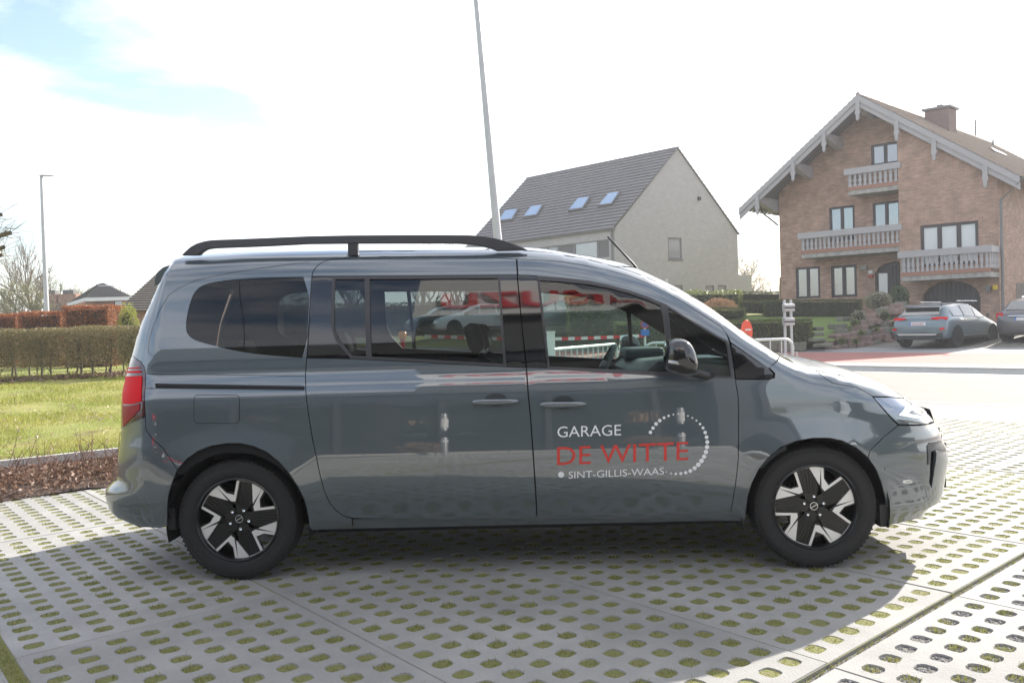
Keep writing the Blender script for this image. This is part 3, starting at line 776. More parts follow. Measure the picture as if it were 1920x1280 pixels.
# --- roof, bonnet, windscreen, tail: lofts from the near shoulder to the far one
def cross(a, q, crown):
    """q 0..1 from the near upper edge to the far one"""
    T = T_curve(a)-.006; w = W(a, T); s = abs(2*q-1); return (a, w+(VW-2*w)*q, T+crown*(1-s**2.4))
def loft(name, a0, a1, crownf, m, nq=28, na=40, q0=0, q1=1, parent=None, dz=0.0):
    V = []; F = []
    for i in range(na+1):
        a = a0+(a1-a0)*i/na; c = crownf(a)
        for j in range(nq+1):
            t = j/nq; t = .5-.5*math.cos(math.pi*t) if (q0, q1) == (0, 1) else t
            x, y, z = cross(a, q0+(q1-q0)*t, c); V.append((x, y, z+dz))
    for i in range(na):
        for j in range(nq): b = i*(nq+1)+j; F.append((b, b+nq+1, b+nq+2, b+1))
    me = bpy.data.meshes.new(name); me.from_pydata(V, [], F); me.update(); me.shade_smooth()
    if me.polygons[len(me.polygons)//2].normal.z < 0: me.flip_normals()
    return link(name, me, m, parent or van)
a_rs = rear_top_a; a_roof = hit(1090, 480)[0]; a_cowl = hit(1495, 684)[0]; a_nose = hit(1722, 746)[0]
loft('roof', a_rs-.02, a_roof, lambda a: .055, M_body)
def crw(a):
    t = min(1, max(0, (a-a_roof)/.25)); t2 = min(1, max(0, (a_cowl+.05-a)/.2)); return .055+.03*t*t2
loft('windscreen', a_roof, a_cowl, crw, M_glass, q0=.035, q1=.965)
loft('windscreen_pillar', a_roof, a_cowl, crw, M_body, q0=0, q1=.035, nq=4)
loft('windscreen_pillar', a_roof, a_cowl, crw, M_body, q0=.965, q1=1, nq=4)
a_end = 3.6
while a_end < XF0+(nose(T_curve(a_end)-.006)-XF0)*SM: a_end += .004
loft('bonnet', a_cowl, a_end, lambda a: .075*(1-max(0, (a-3.35)/(a_end-3.35))**2.2), M_body, na=70)
# nose and tail faces
def endface(name, s_, f, x0, zs, m, ry, bow):
    V = []; F = []; nq = 24
    for z in zs:
        a = x0+(f(z)-x0)*s_; w = W(a, z) if True else 0
        w = w_low(min(z, 1.0)) * (1 if z < 1.1 else 1) + plan(a, z) if x0 > 0 else w_sec(rear_top_a+.05, min(z, T_curve(rear_top_a)-.05)) + plan(a, z)
        for j in range(nq+1):
            t = .5-.5*math.cos(math.pi*j/nq); s = abs(2*t-1)
            V.append((a+bow*(1-s**2.5), w+(VW-2*w)*t, z))
    for i in range(len(zs)-1):
        for j in range(nq): b = i*(nq+1)+j; F.append((b, b+1, b+nq+2, b+nq+1))
    me = bpy.data.meshes.new(name); me.from_pydata(V, [], F); me.update(); me.shade_smooth(); return link(name, me, m, van)
endface('front_panel', SM, nose, XF0, list(np.linspace(.29, T_curve(a_end)-.004, 28)), M_body, RY_F, .03)
endface('tailgate', SM, tail, XR0, list(np.linspace(.235, T_curve(rear_top_a)-.06, 34)), M_body, RY_R, -.03)
# grille, lower intake and plate on the nose
for k in range(5):
    z = .66-k*.045; m = MB(); x0 = XF0+(nose(z)-XF0)*SM; m.box(x0+.012, x0+.040, .50, VW-.50, z-.014, z+.014); m.build('grille_slat', M_gloss, van, bevel=.004)
m = MB(); x0 = XF0+(nose(.40)-XF0)*SM; m.box(x0+.01, x0+.036, .50, VW-.50, .32, .44); m.build('lower_intake', M_black, van, bevel=.006)
# spoiler over the tailgate
sp_ = MB(); secs = []
for yv in np.linspace(.34, VW-.34, 14):
    bow = .0*(1-abs(2*(yv-.34)/(VW-.68)-1)**3); zz = -.03*abs(2*(yv-.34)/(VW-.68)-1)**4
    pp = [vpix(318, 484, yv*0+.30), vpix(300, 490, .30), vpix(289, 499, .30), vpix(284, 512, .30), vpix(283.5, 526, .30), vpix(300, 520, .30), vpix(330, 500, .30)]
    secs.append([(a-bow, yv, z+zz) for a, z in pp])
sp_.add([v for s_ in secs for v in s_], [(i*7+k, i*7+(k+1) % 7, (i+1)*7+(k+1) % 7, (i+1)*7+k) for i in range(13) for k in range(7)] + [tuple(range(7)), tuple(13*7+k for k in range(7))])
sp_.build('roof_spoiler', M_body, van, auto=50)

# --- roof rails
def rail(side):
    m = MB()
    up = [(341, 479), (349, 471), (358, 463), (370, 456.5), (386, 452), (400, 450.2), (480, 447.2), (580, 443), (655, 441.5), (760, 440.8), (830, 440.8), (880, 441.2), (905, 442.8), (925, 446), (945, 451), (965, 458), (980, 464), (990, 469)]
    lo = [(375, 479), (381, 473), (388, 468.5), (396, 466.5), (404, 465.8), (420, 465), (500, 462), (580, 457.8), (655, 457), (760, 456.8), (830, 456.8), (862, 457.2), (880, 458.5), (895, 460.5), (908, 463.3), (918, 465.8), (925, 468), (932, 471)]
    y0 = .30; V = []; F = []
    for (ux, uy), (lx, ly) in zip(up, lo):
        au, zu = vpix(ux, uy, y0); al, zl = vpix(lx, ly, y0)
        for yy in (y0-.018, y0+.022):
            V += [(au, yy+.006, zu), (al, yy, zl)]
    n = len(up)
    for i in range(n-1):
        b = i*4
        F += [(b, b+4, b+5, b+1), (b+2, b+3, b+7, b+6), (b, b+2, b+6, b+4), (b+1, b+5, b+7, b+3)]
    F += [(0, 1, 3, 2), (4*n-4, 4*n-2, 4*n-1, 4*n-3)]
    if side: V = [(x, VW-y, z) for x, y, z in V]
    m.add(V, F)
    f0 = vpix(653, 456, y0); f1 = vpix(672, 469, y0)
    yy = y0 if not side else VW-y0
    m2 = MB(); m2.box(f0[0], f1[0], yy-.015, yy+.018, f1[1]-.03, f0[1]+.006)
    o = m.build('roof_rail', M_trim, van, auto=35); b = o.modifiers.new('b', 'BEVEL'); b.width = .006; b.segments = 2; b.limit_method = 'ANGLE'
    m2.build('rail_foot', M_trim, o)
rail(0); rail(1)
# antenna
b0 = vpix(1211, 514, .55); b1 = vpix(1139, 443.5, .55)
b0 = (b0[0], b0[1]-.02)
m = MB(); m.tube([(b0[0], .55, b0[1]-.03), (b0[0]*.7+b1[0]*.3, .55, b0[1]*.7+b1[1]*.3), (b1[0], .55, b1[1])], [.010, .0065, .0055], 8); m.build('aerial', M_black, van, smooth=True)

# --- door handles
def handle(cx, cy, wpx, parent=None):
    l = hit(cx-wpx/2, cy); r = hit(cx+wpx/2, cy); cen = ((l[0]+r[0])/2, (l[1]+r[1])/2); L = r[0]-l[0]
    # cup as a flat ellipse, the shade of its hollow in darker colour
    ell = [(cen[0]+.002+.060*math.cos(t), cen[1]+.008+.036*math.sin(t)) for t in np.linspace(0, 2*math.pi, 25)[:-1]]
    cup = panel('handle_cup', ell, mat('handle cup shade', (.05, .058, .066), .3, metal=.5, coat=1), off=-.0012, gap=0, flange=.002, grid=.02, step=.015)
    # bar
    V = []; F = []; n = 24; k = 12
    for i in range(n+1):
        t = -1+2*i/n; e = (1-abs(t)**4)**.5; a = cen[0]+t*L/2; hh = .0165*max(.05, e)*(1-.12*t); zc = cen[1]-.0018*(1-t*t)
        for j in range(k):
            an = 2*math.pi*j/k; V.append((a, W(a, zc)-.020*e*1.0-.010*math.cos(an)*max(.15, e), zc+hh*math.sin(an)))
    for i in range(n):
        for j in range(k): F.append((i*k+j, i*k+(j+1) % k, (i+1)*k+(j+1) % k, (i+1)*k+j))
    F += [tuple(range(k)), tuple(n*k+j for j in range(k))]
    me = bpy.data.meshes.new('door_handle'); me.from_pydata(V, [], F); me.update(); me.shade_smooth()
    bmx = bmesh.new(); bmx.from_mesh(me); bmesh.ops.recalc_face_normals(bmx, faces=bmx.faces); bmx.to_mesh(me); bmx.free()
    link('door_handle', me, M_body, van)
handle(929, 752.5, 90); handle(1055.5, 757.5, 90)

# --- mirror
def mirror_part():
    root = empty('door_mirror', (0, 0, 0)); root.parent = van
    cpx = [(1247, 652), (1249, 642), (1256, 636), (1268, 633.5), (1282, 634.5), (1293, 640.5), (1301, 652), (1307, 668), (1310, 684), (1310, 697), (1303, 703.5), (1285, 704.5), (1262, 699), (1250, 694), (1247, 680)]
    Y0 = -.17
    pts = [vpix(x, y, Y0) for x, y in cpx]; ca = sum(p[0] for p in pts)/len(pts); cz = sum(p[1] for p in pts)/len(pts)
    pts = smooth_poly(pts, 2)
    V = []; F = []; n = len(pts); prof = [(.90, .10), (.97, .06), (1.0, .02), (.985, -.025), (.93, -.055), (.80, -.078), (.60, -.092), (.35, -.10), (.12, -.104)]
    for s, y in prof:
        for a, z in pts: V.append((ca+(a-ca)*s, Y0+.02+y, cz+(z-cz)*s))
    for i in range(len(prof)-1):
        for j in range(n): F.append((i*n+j, i*n+(j+1) % n, (i+1)*n+(j+1) % n, (i+1)*n+j))
    F += [tuple(range(n)), tuple((len(prof)-1)*n+j for j in range(n))]
    me = bpy.data.meshes.new('mirror_housing'); me.from_pydata(V, [], F); me.update(); me.shade_smooth()
    bmx = bmesh.new(); bmx.from_mesh(me); bmesh.ops.recalc_face_normals(bmx, faces=bmx.faces); bmx.to_mesh(me); bmx.free()
    link('mirror_housing', me, M_gloss, root)
    # indicator strip
    m = MB(); s = [vpix(x, y, Y0-.075) for x, y in ((1252, 677), (1288, 683.5))]
    m.bar((s[0][0], Y0-.078, s[0][1]), (s[1][0], Y0-.066, s[1][1]), .012, .014); m.build('mirror_indicator', M_chrome, root, bevel=.003)
    # foot
    m = MB(); f0 = hit(1330, 706); f1 = vpix(1300, 694, Y0)
    m.tube([(f0[0], W(*f0)+.0, f0[1]+.015), (f0[0]-.03, -.03, f0[1]+.01), (f1[0]-.02, Y0+.05, f1[1]-.005)], [.028, .022, .022], 12); m.build('mirror_foot', M_black, root, smooth=True)
mirror_part()
# lettering on the front door
def letter(txt, font_h, x0, y0, x1, y1, name, m, ytop):
    """text whose baseline runs from picture point (x0,y0) to (x1,y1)"""
    cu = bpy.data.curves.new('t', 'FONT'); cu.body = txt; cu.resolution_u = 3; cu.size = 1.0; cu.offset = 0.0
    to = bpy.data.objects.new('t', cu); COL.objects.link(to); bpy.context.view_layer.update()
    dg = bpy.context.evaluated_depsgraph_get(); me = bpy.data.meshes.new_from_object(to.evaluated_get(dg)); bpy.data.objects.remove(to)
    co = np.array([v.co[:] for v in me.vertices]); mn = co.min(0); mxx = co.max(0)
    # cap height from the glyphs
    p0 = Vector(hit(x0, y0)); p1 = Vector(hit(x1, y1)); ptop = Vector(hit(x0, y0-font_h)); up = ptop-p0; rt = p1-p0
    bm_ = bmesh.new(); bm_.from_mesh(me)
    for v in bm_.verts:
        u = (v.co.x-mn[0])/(mxx[0]-mn[0]); t = (v.co.y-ytop[0])/(ytop[1]-ytop[0]); q = p0+rt*u+up*t
        v.co = P3(q.x, q.y, -.0016)
    bmesh.ops.subdivide_edges(bm_, edges=[e for e in bm_.edges if e.calc_length() > .05], cuts=1)
    bm_.to_mesh(me); bm_.free(); me.name = name
    for p in me.polygons: pass
    return link(name, me, m, van)
def letters_try():
    pass
letter('GARAGE', 21, 1045, 819.5, 1164.5, 815.5, 'door_lettering', M_wtext, (0, .72))
letter('DE WITTE', 35.5, 1044.5, 871.5, 1290.5, 861.5, 'door_lettering', M_rtext, (0, .72))
letter('SINT-GILLIS-WAAS', 13.5, 1066, 896.5, 1245, 889, 'door_lettering', M_wtext, (0, .72))
dots = [(958, 440, 14), (977, 408, 14), (1000, 377, 15), (1028, 352, 14), (1060, 331, 12), (1094, 317, 10), (1130, 307, 7), (1167, 303, 6), (1204, 306, 6), (1239, 317, 6), (1272, 332, 7), (1303, 352, 8), (1330, 378, 10), (1352, 407, 12), (1368, 441, 14), (1379, 476, 15), (1384, 513, 16), (1382, 550, 17), (1374, 587, 17), (1360, 622, 17), (1341, 654, 18), (1317, 682, 18), (1289, 708, 17), (1257, 729, 16), (1222, 742, 14), (1186, 748, 13), (1148, 750, 11), (1112, 747, 8), (1076, 737, 5), (288, 757, 24)]
dot_me = None
for x, y, r in dots:
    a, z = hit(980+x/4, 700+y/4); rr = r/4/FPX*4.34*.95
    me = bpy.data.meshes.new('lettering_dot'); me.from_pydata([P3(a+rr*math.cos(t), z+rr*math.sin(t), -.0016) for t in np.linspace(0, 2*math.pi, 17)[:-1]], [], [tuple(range(16))]); me.update()
    link('lettering_dot', me, M_wtext, van)


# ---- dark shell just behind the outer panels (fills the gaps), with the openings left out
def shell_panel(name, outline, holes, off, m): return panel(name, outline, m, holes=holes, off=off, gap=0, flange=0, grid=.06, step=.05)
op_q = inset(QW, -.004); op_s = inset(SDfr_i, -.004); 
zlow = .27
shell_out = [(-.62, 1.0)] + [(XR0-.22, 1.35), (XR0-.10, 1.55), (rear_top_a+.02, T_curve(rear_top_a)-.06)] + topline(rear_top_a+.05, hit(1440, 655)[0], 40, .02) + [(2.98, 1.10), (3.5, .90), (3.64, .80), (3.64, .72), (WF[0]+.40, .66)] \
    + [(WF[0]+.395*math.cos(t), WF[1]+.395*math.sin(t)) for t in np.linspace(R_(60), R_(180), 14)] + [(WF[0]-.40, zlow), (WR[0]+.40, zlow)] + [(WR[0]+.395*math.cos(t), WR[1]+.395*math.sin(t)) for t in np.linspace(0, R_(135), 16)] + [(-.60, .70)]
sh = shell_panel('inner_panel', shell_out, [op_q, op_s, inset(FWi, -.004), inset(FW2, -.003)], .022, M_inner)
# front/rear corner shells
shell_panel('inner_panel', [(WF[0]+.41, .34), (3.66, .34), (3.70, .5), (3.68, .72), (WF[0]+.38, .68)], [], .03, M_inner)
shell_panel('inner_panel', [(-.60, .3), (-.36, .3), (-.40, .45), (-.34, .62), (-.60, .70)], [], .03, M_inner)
# ---- far side of the body: mirrored panels
near = [o for o in van.children if o.type == 'MESH' and o.name.split('.')[0] in ('rear_quarter', 'roof_side', 'front_wing', 'sliding_door', 'front_door', 'sill', 'door_pillar', 'window_frame', 'window_glass', 'quarter_glass', 'rear_side_glass', 'window_divider', 'tail_light', 'rear_bumper', 'front_bumper', 'headlight', 'air_slot', 'door_handle', 'inner_panel', 'sliding_rail', 'handle_cup', 'bumper_trim')]
for o in near: mirror_copy(o)
dm = [o for o in van.children if o.name.startswith('door_mirror')][0]
dm2 = copy_tree(dm); dm2.parent = van; dm2.scale = (1, -1, 1); dm2.location = (0, VW, 0)

# ---- underbody, wheel houses, floor
for bx in ((WR[0]+.42, WF[0]-.42, .10, VW-.10, .235, .33), (-.70, WR[0]-.40, .20, VW-.20, .30, .42), (WF[0]+.40, 3.70, .35, VW-.35, .30, .40), (WR[0]-.42, WF[0]+.42, .42, VW-.42, .28, .44)):
    m = MB(); m.box(*bx); m.build('underbody', M_inner, van)
for (ca, cz) in (WR, WF):
    for y0, y1 in ((.045, .42), (VW-.42, VW-.045)):
        m = MB()
        ring = [(ca+.392*math.cos(t), cz+.392*math.sin(t)) for t in np.linspace(R_(-14), R_(194), 30)]
        n = len(ring); m.add([(a, y, z) for y in (y0, y1) for a, z in ring], [(i, i+1, n+i+1, n+i) for i in range(n-1)])
        ym = y1 if y0 < 1 else y0
        m.add([(a, ym, z) for a, z in ring], [tuple(range(n))])
        m.build('wheel_house', M_inner, van)
m = MB()      # mud flap behind the front wheel arch, small flaps
for (x, y, w_) in ((321, 994, .05),): 
    a, z = vpix(x, y, .05); m.box(a-.03, a+.02, .06, .22, z, z+.12); m.build('mud_flap', M_black, van); m = MB()
a, z = vpix(1659, 988, .06); m.box(a-.02, a+.03, .07, .30, z, z+.12)
m.build('mud_flap', M_black, van)

# ---- wheels
def tyre_prof():
    R, r = .326, .229
    return [(r, -.085), (r+.012, -.094), (r+.035, -.102), (R-.05, -.104), (R-.022, -.099), (R-.008, -.088), (R, -.072), (R+.0015, 0), (R, .072), (R-.008, .088), (R-.03, .1), (r+.02, .1), (r, .09)]
def make_wheel(rot):
    w = empty('wheel'); w.parent = van; TXT = MB()
    B = Matrix.Rotation(R_(90), 4, 'X')   # local z -> -y (outside)
    m = MB(); m.lathe(tyre_prof(), 72, B.to_3x3().to_4x4()); t = m.build('tyre', M_tyre, w, auto=40)
    # outside is local +z => world -y ; profile h negative = outside after flip
    tread = MB()
    for k in range(76):
        a = 2*math.pi*k/76; ca, sa = math.cos(a), math.sin(a)
        for s in (-1, 1):
            p0 = Vector((.3262*ca, s*.052, .3255*sa)); p1 = Vector((.3262*math.cos(a+.02), s*.093, .3262*math.sin(a+.02))) ; p1 *= 1
            q1 = Vector((.3185*math.cos(a+.02), s*.0945, .3185*math.sin(a+.02)))
            tread.bar(p0, q1, .008, .006, up=Vector((ca, 0, sa)))
    tag(tread.build('tread_block', M_tyre, t), kind='stuff')
    lt = MB()
    for rr in (.243, .300): lt.lathe([(rr-.0012, .1035), (rr, .1055), (rr+.0012, .1035)], 64, Matrix.Rotation(R_(90), 4, 'X'))
    tag(lt.build('sidewall_ring', M_tyre, t), kind='stuff')
    # rim barrel + black disc behind
    m = MB(); m.lathe([(.229, .092), (.222, .096), (.215, .088), (.208, .05), (.204, -.06), (.212, -.09)], 60, B)
    barrel = m.build('rim', M_rimblk, w, auto=35)
    m = MB(); m.lathe([(.001, .0), (.14, .0), (.145, -.01), (.001, -.01)], 40, B @ Matrix.Translation((0, 0, .005))); m.build('brake_disc', mat('brake disc', (.16, .155, .15), .4, metal=.8), w, auto=30)
    m = MB()
    m.lathe([(.001, .06), (.026, .06), (.03, .055), (.034, .04), (.056, .036), (.06, .02), (.06, .0)], 30, B)
    m.build('hub', M_rimblk, w, auto=30)
    S = .221/410
    def P(pts): return [(x*S, -y*S) for x, y in pts]
    Z0 = .071
    W1 = [(-30, 215), (-20, 408)] + [(405*math.cos(R_(t)), 405*math.sin(R_(t))) for t in (88, 84, 80, 75.5)]
    arcb = [(409*math.cos(R_(t)), 407*math.sin(R_(t))) for t in (75.5, 70, 65, 60, 55)] + [(389*math.cos(R_(t)), 389*math.sin(R_(t))) for t in (55, 60, 65, 70, 75.5)]
    W2 = [(128, 130), (165, 108), (388, 146), (383, 172), (252, 148), (174, 178), (243, 332), (220, 347)]
    spoke = [(-30, 60), (-26, 405), (100, 392), (216, 346), (130, 130), (95, 20)]
    for k in range(5):
        Mk = B @ Matrix.Rotation(-R_(72*k+rot), 4, 'Z')
        m = MB(); m.cur = 1
        sp2 = [(-22, 40), (-8, 404)] + [(402*math.cos(R_(t)), 402*math.sin(R_(t))) for t in (84, 76, 68, 60, 56)] + [(112, 118), (70, 20)]
        m.prism(P(sp2), Z0-.030, Z0-.012, Mk)
        # ribs
        for q_ in range(6):
            x0 = -6+q_*19; x1 = 20+q_*34
            m.prism(P([(x0, 115), (x0+7, 115), (x1+7, 372-q_*7), (x1, 374-q_*7)]), Z0-.012, Z0-.007, Mk)
        m.prism(P([(118, 105), (170, 92), (392, 140), (384, 190), (250, 160), (190, 190), (240, 345), (205, 350), (108, 118)]), Z0-.028, Z0-.002, Mk)
        m.prism(P([(-32, 235), (-24, 410), (-13, 410), (-20, 240)]), Z0-.028, Z0-.002, Mk)
        m.cur = 0
        m.prism(P(W1), Z0-.010, Z0, Mk); m.prism(P(arcb), Z0-.010, Z0, Mk); m.prism(P(W2), Z0-.010, Z0, Mk)
        s_ = m.build('spoke', [M_alu, M_rimblk], w)
        # wheel bolt
        m = MB(); a = R_(72*k+rot+12); m.lathe([(.0001, .062), (.008, .066), (.0095, .062), (.0095, .04)], 10, B @ Matrix.Translation((.054*math.cos(a), -.054*math.sin(a), .0)))
        m.build('wheel_bolt', M_chrome, w, auto=30)
    m = MB(); m.lathe([(.0215, .0605), (.0215, .0625), (.0185, .0625), (.0185, .0605)], 30, B, closed=True); m.bar((-.018, -.0622, -.010), (.018, -.0622, .010), .004, .002, up=(0, 1, 0))
    m.build('hub_emblem', M_chrome, w)
    # raised sidewall lettering
    for txt, a0, hgt in (('Continental', 35, .021), ('EcoContact 6', 250, .017), ('205/60 R16 XL', 150, .015)):
        ang_ = a0
        for ch_ in txt:
            if ch_ != ' ':
                if ch_ not in GLY:
                    cu = bpy.data.curves.new('t', 'FONT'); cu.body = ch_; cu.align_x = 'CENTER'; cu.resolution_u = 1; to = bpy.data.objects.new('t', cu); COL.objects.link(to); bpy.context.view_layer.update()
                    g_ = bpy.data.meshes.new_from_object(to.evaluated_get(bpy.context.evaluated_depsgraph_get())); bpy.data.objects.remove(to); GLY[ch_] = ([tuple(v.co) for v in g_.vertices], [tuple(p.vertices) for p in g_.polygons])
                gv_, gf_ = GLY[ch_]; Mg = B @ Matrix.Rotation(R_(ang_+rot*0), 4, 'Z') @ Matrix.Translation((0, .268, .1042)) @ Matrix.Scale(hgt, 4)
                TXT.add([Mg @ Vector(v) for v in gv_], gf_)
            ang_ -= math.degrees(hgt*.78/.268) if ch_ not in 'il' else math.degrees(hgt*.45/.268)
    tag(TXT.build('tyre_lettering', M_tlet, t), kind='stuff')
    return w
GLY = {}
M_tlet = mat('tyre lettering', (.05, .049, .05), .6)
wr = make_wheel(0); wf = make_wheel(43)
YT = .03+.104
wr.location = (WR[0], YT, .3265); wf.location = (WF[0], YT, .3265)
wr.rotation_euler = (0, 0, 0); wf.rotation_euler = (0, 0, R_(0))
for w in (wr, wf):
    c = copy_tree(w); c.parent = van; c.location = (w.location.x, VW-YT, .3265); c.rotation_euler = (0, 0, math.pi)
# paint mark on the rear tyre
# ---- cabin
def seat(x, y, w=.50, h=.62, lean=-14, hr=True, floor=.55):
    s = empty('seat'); s.parent = van; s.location = (x, y, floor); 
    m = MB(); m.box(-.22, .28, -w/2, w/2, 0, .14); m.build('seat_cushion', M_seat, s, bevel=.04)
    Ml = Matrix.Rotation(R_(lean), 4, 'Y')
    m = MB(); prof = [(-.26, .08), (-.24, .40), (-.20, .66), (-.14, .68), (-.08, .62), (-.10, .35), (-.10, .10)]
    m.add([Ml @ Vector((a*1.0, yy*w/2*sc, z*h/.62)) for yy, sc in ((-1, .9), (-.7, 1.0), (.7, 1.0), (1, .9)) for a, z in prof], [(i*7+k, i*7+(k+1) % 7, (i+1)*7+(k+1) % 7, (i+1)*7+k) for i in range(3) for k in range(7)] + [tuple(range(7)), tuple(21+k for k in range(7))])
    m.build('seat_back', M_seat, s, auto=50, bevel=.02)
    if hr:
        m = MB(); m.box(-.20, -.11, -.13, .13, .72*h/.62, .90*h/.62, Ml); m.build('headrest', M_seat, s, bevel=.04)
        m = MB()
        for yy in (-.06, .06): m.tube([Ml @ Vector((-.16, yy, .6*h/.62)), Ml @ Vector((-.16, yy, .75*h/.62))], .007, 6)
        m.build('headrest_post', M_chrome, s)
    return s
for y in (.50, VW-.50): seat(1.62, y, .5, .60)
for y in (.36, .93, VW-.36): seat(.62, y, .46, .58)
for y in (.45, VW-.45): seat(-.10, y, .42, .50, floor=.62)
m = MB(); m.box(-.55, 2.55, .12, VW-.12, .42, .46); m.build('cabin_floor', M_inner, van)
m = MB(); m.box(-.35, 1.55, .35, VW-.35, 1.70, 1.72); m.build('headliner', M_lining, van)
# luggage area side lining / rear partition darkness
# dashboard
m = MB(); sec = [(2.30, .55), (2.22, .85), (2.20, 1.02), (2.30, 1.10), (2.55, 1.115), (2.85, 1.06), (2.95, .95), (2.95, .55)]
n = len(sec); m.add([(a, y, z) for y in (.10, VW-.10) for a, z in sec], [(k, (k+1) % n, n+(k+1) % n, n+k) for k in range(n)] + [tuple(range(n)), tuple(range(2*n-1, n-1, -1))])
m.build('dashboard', M_dash, van, bevel=.02)
# instrument hood on the far (driver's) side and the wheel
m = MB(); m.box(2.24, 2.50, VW-.72, VW-.30, 1.08, 1.17); m.build('instrument_hood', M_dash, van, bevel=.03)
cx, cy_, cz = 2.10, VW-.50, 1.02
m = MB(); Mw = Matrix.Translation((cx, cy_, cz)) @ Matrix.Rotation(R_(-62), 4, 'Y')
ring = [Mw @ Vector((.185*math.cos(t), .185*math.sin(t), 0)) for t in np.linspace(0, 2*math.pi, 33)]
m.tube(ring, .015, 8, cap=False); 
for t in (0, 2.1, 4.2): m.tube([Mw @ Vector((0, 0, 0)), Mw @ Vector((.18*math.cos(t), .18*math.sin(t), 0))], .014, 6)
m.lathe([(.001, .03), (.06, .025), (.065, 0)], 16, Mw); m.build('steering_wheel', M_dash, van, smooth=True)
# papers on the dash and a light sun-visor strip
m = MB(); m.box(2.42, 2.70, .35, .75, 1.122, 1.126); m.build('paper_sheet', mat('paper', (.75, .77, .76), .8), van)
# ================================================================ vegetation and building helpers
def leaf_mesh(name, P, s0, s1, tri=True, up=0.0, elong=1.0):
    n = len(P); P = np.asarray(P, float)
    a = rng.normal(size=(n, 3)); a[:, 2] += up; a /= np.linalg.norm(a, axis=1)[:, None]
    b = rng.normal(size=(n, 3)); b -= (b*a).sum(1)[:, None]*a; b /= np.linalg.norm(b, axis=1)[:, None]; c = np.cross(a, b)
    s = rng.uniform(s0, s1, n)[:, None]
    if tri:
        V = np.stack([P-b*s*elong, P+c*s*.6+b*s*.1, P+b*s*elong, ], 1).reshape(-1, 3); return mesh_np(name, V, np.arange(3*n).reshape(-1, 3))
    V = np.stack([P-b*s*elong, P-c*s*.5, P+b*s*elong, P+c*s*.5], 1).reshape(-1, 3); return mesh_np(name, V, np.arange(4*n).reshape(-1, 4))
def tree_tubes(name, segs, m, parent=None, n=5):
    """segs: (p0, p1, r0, r1) list -> one mesh"""
    V = []; F = []
    for p0, p1, r0, r1 in segs:
        d = (p1-p0).normalized(); x = d.cross(Vector((.3, .2, 1) if abs(d.z) < .9 else (1, 0, 0))).normalized(); y = x.cross(d); b = len(V)
        for p, r in ((p0, r0), (p1, r1)):
            for k in range(n): t = 2*math.pi*k/n; V.append(tuple(p+x*(math.cos(t)*r)+y*(math.sin(t)*r)))
        for k in range(n): F.append((b+k, b+(k+1) % n, b+n+(k+1) % n, b+n+k))
    me = bpy.data.meshes.new(name); me.from_pydata(V, [], F); me.update(); me.shade_smooth(); return link(name, me, m, parent)
def bare_tree(name, base, h, spread, label, cat='tree', group=None, levels=5, trunk=.12, seed=1, m_bark=None, leaves=None, kids=3, upward=.5, trunkfrac=.25):
    rs = random.Random(seed); root = empty(name, base, 0, label, cat, group); tr = []; tw = []
    def grow(p, d, L, r, lv):
        k = 3; q = p
        for i in range(k):
            d2 = (d+Vector((rs.uniform(-1, 1), rs.uniform(-1, 1), rs.uniform(-.3, .6)))*.16).normalized(); e = q+d2*(L/k); r1 = r*(1-.28*(i+1)/k)
            (tr if lv == 0 else tw).append((q, e, r*(1-.28*i/k), r1)); q = e; d = d2
            if lv < levels and i >= (1 if lv else 0):
                for _ in range(kids if i == k-1 else (kids-1)):
                    ax = Vector((rs.uniform(-1, 1), rs.uniform(-1, 1), rs.uniform(-.2, 1))).normalized(); nd = (d*upward+ax*spread+Vector((0, 0, .25))).normalized()
                    grow(q, nd, L*rs.uniform(.55, .82), r1*rs.uniform(.52, .72), lv+1)
    grow(Vector((0, 0, 0)), Vector((0, 0, 1)), h*trunkfrac*1.6, trunk, 0)
    tree_tubes('trunk', tr, m_bark, root, 8); 
    c = tree_tubes('crown', tw, m_bark, root, 3)
    if leaves:
        pts = [t[1]+Vector((rs.uniform(-.15, .15),)*3) for t in tw[len(tw)//4:] for _ in range(leaves[0])]
        link('foliage', leaf_mesh('foliage', pts, leaves[1], leaves[2]), leaves[3], root)
    return root
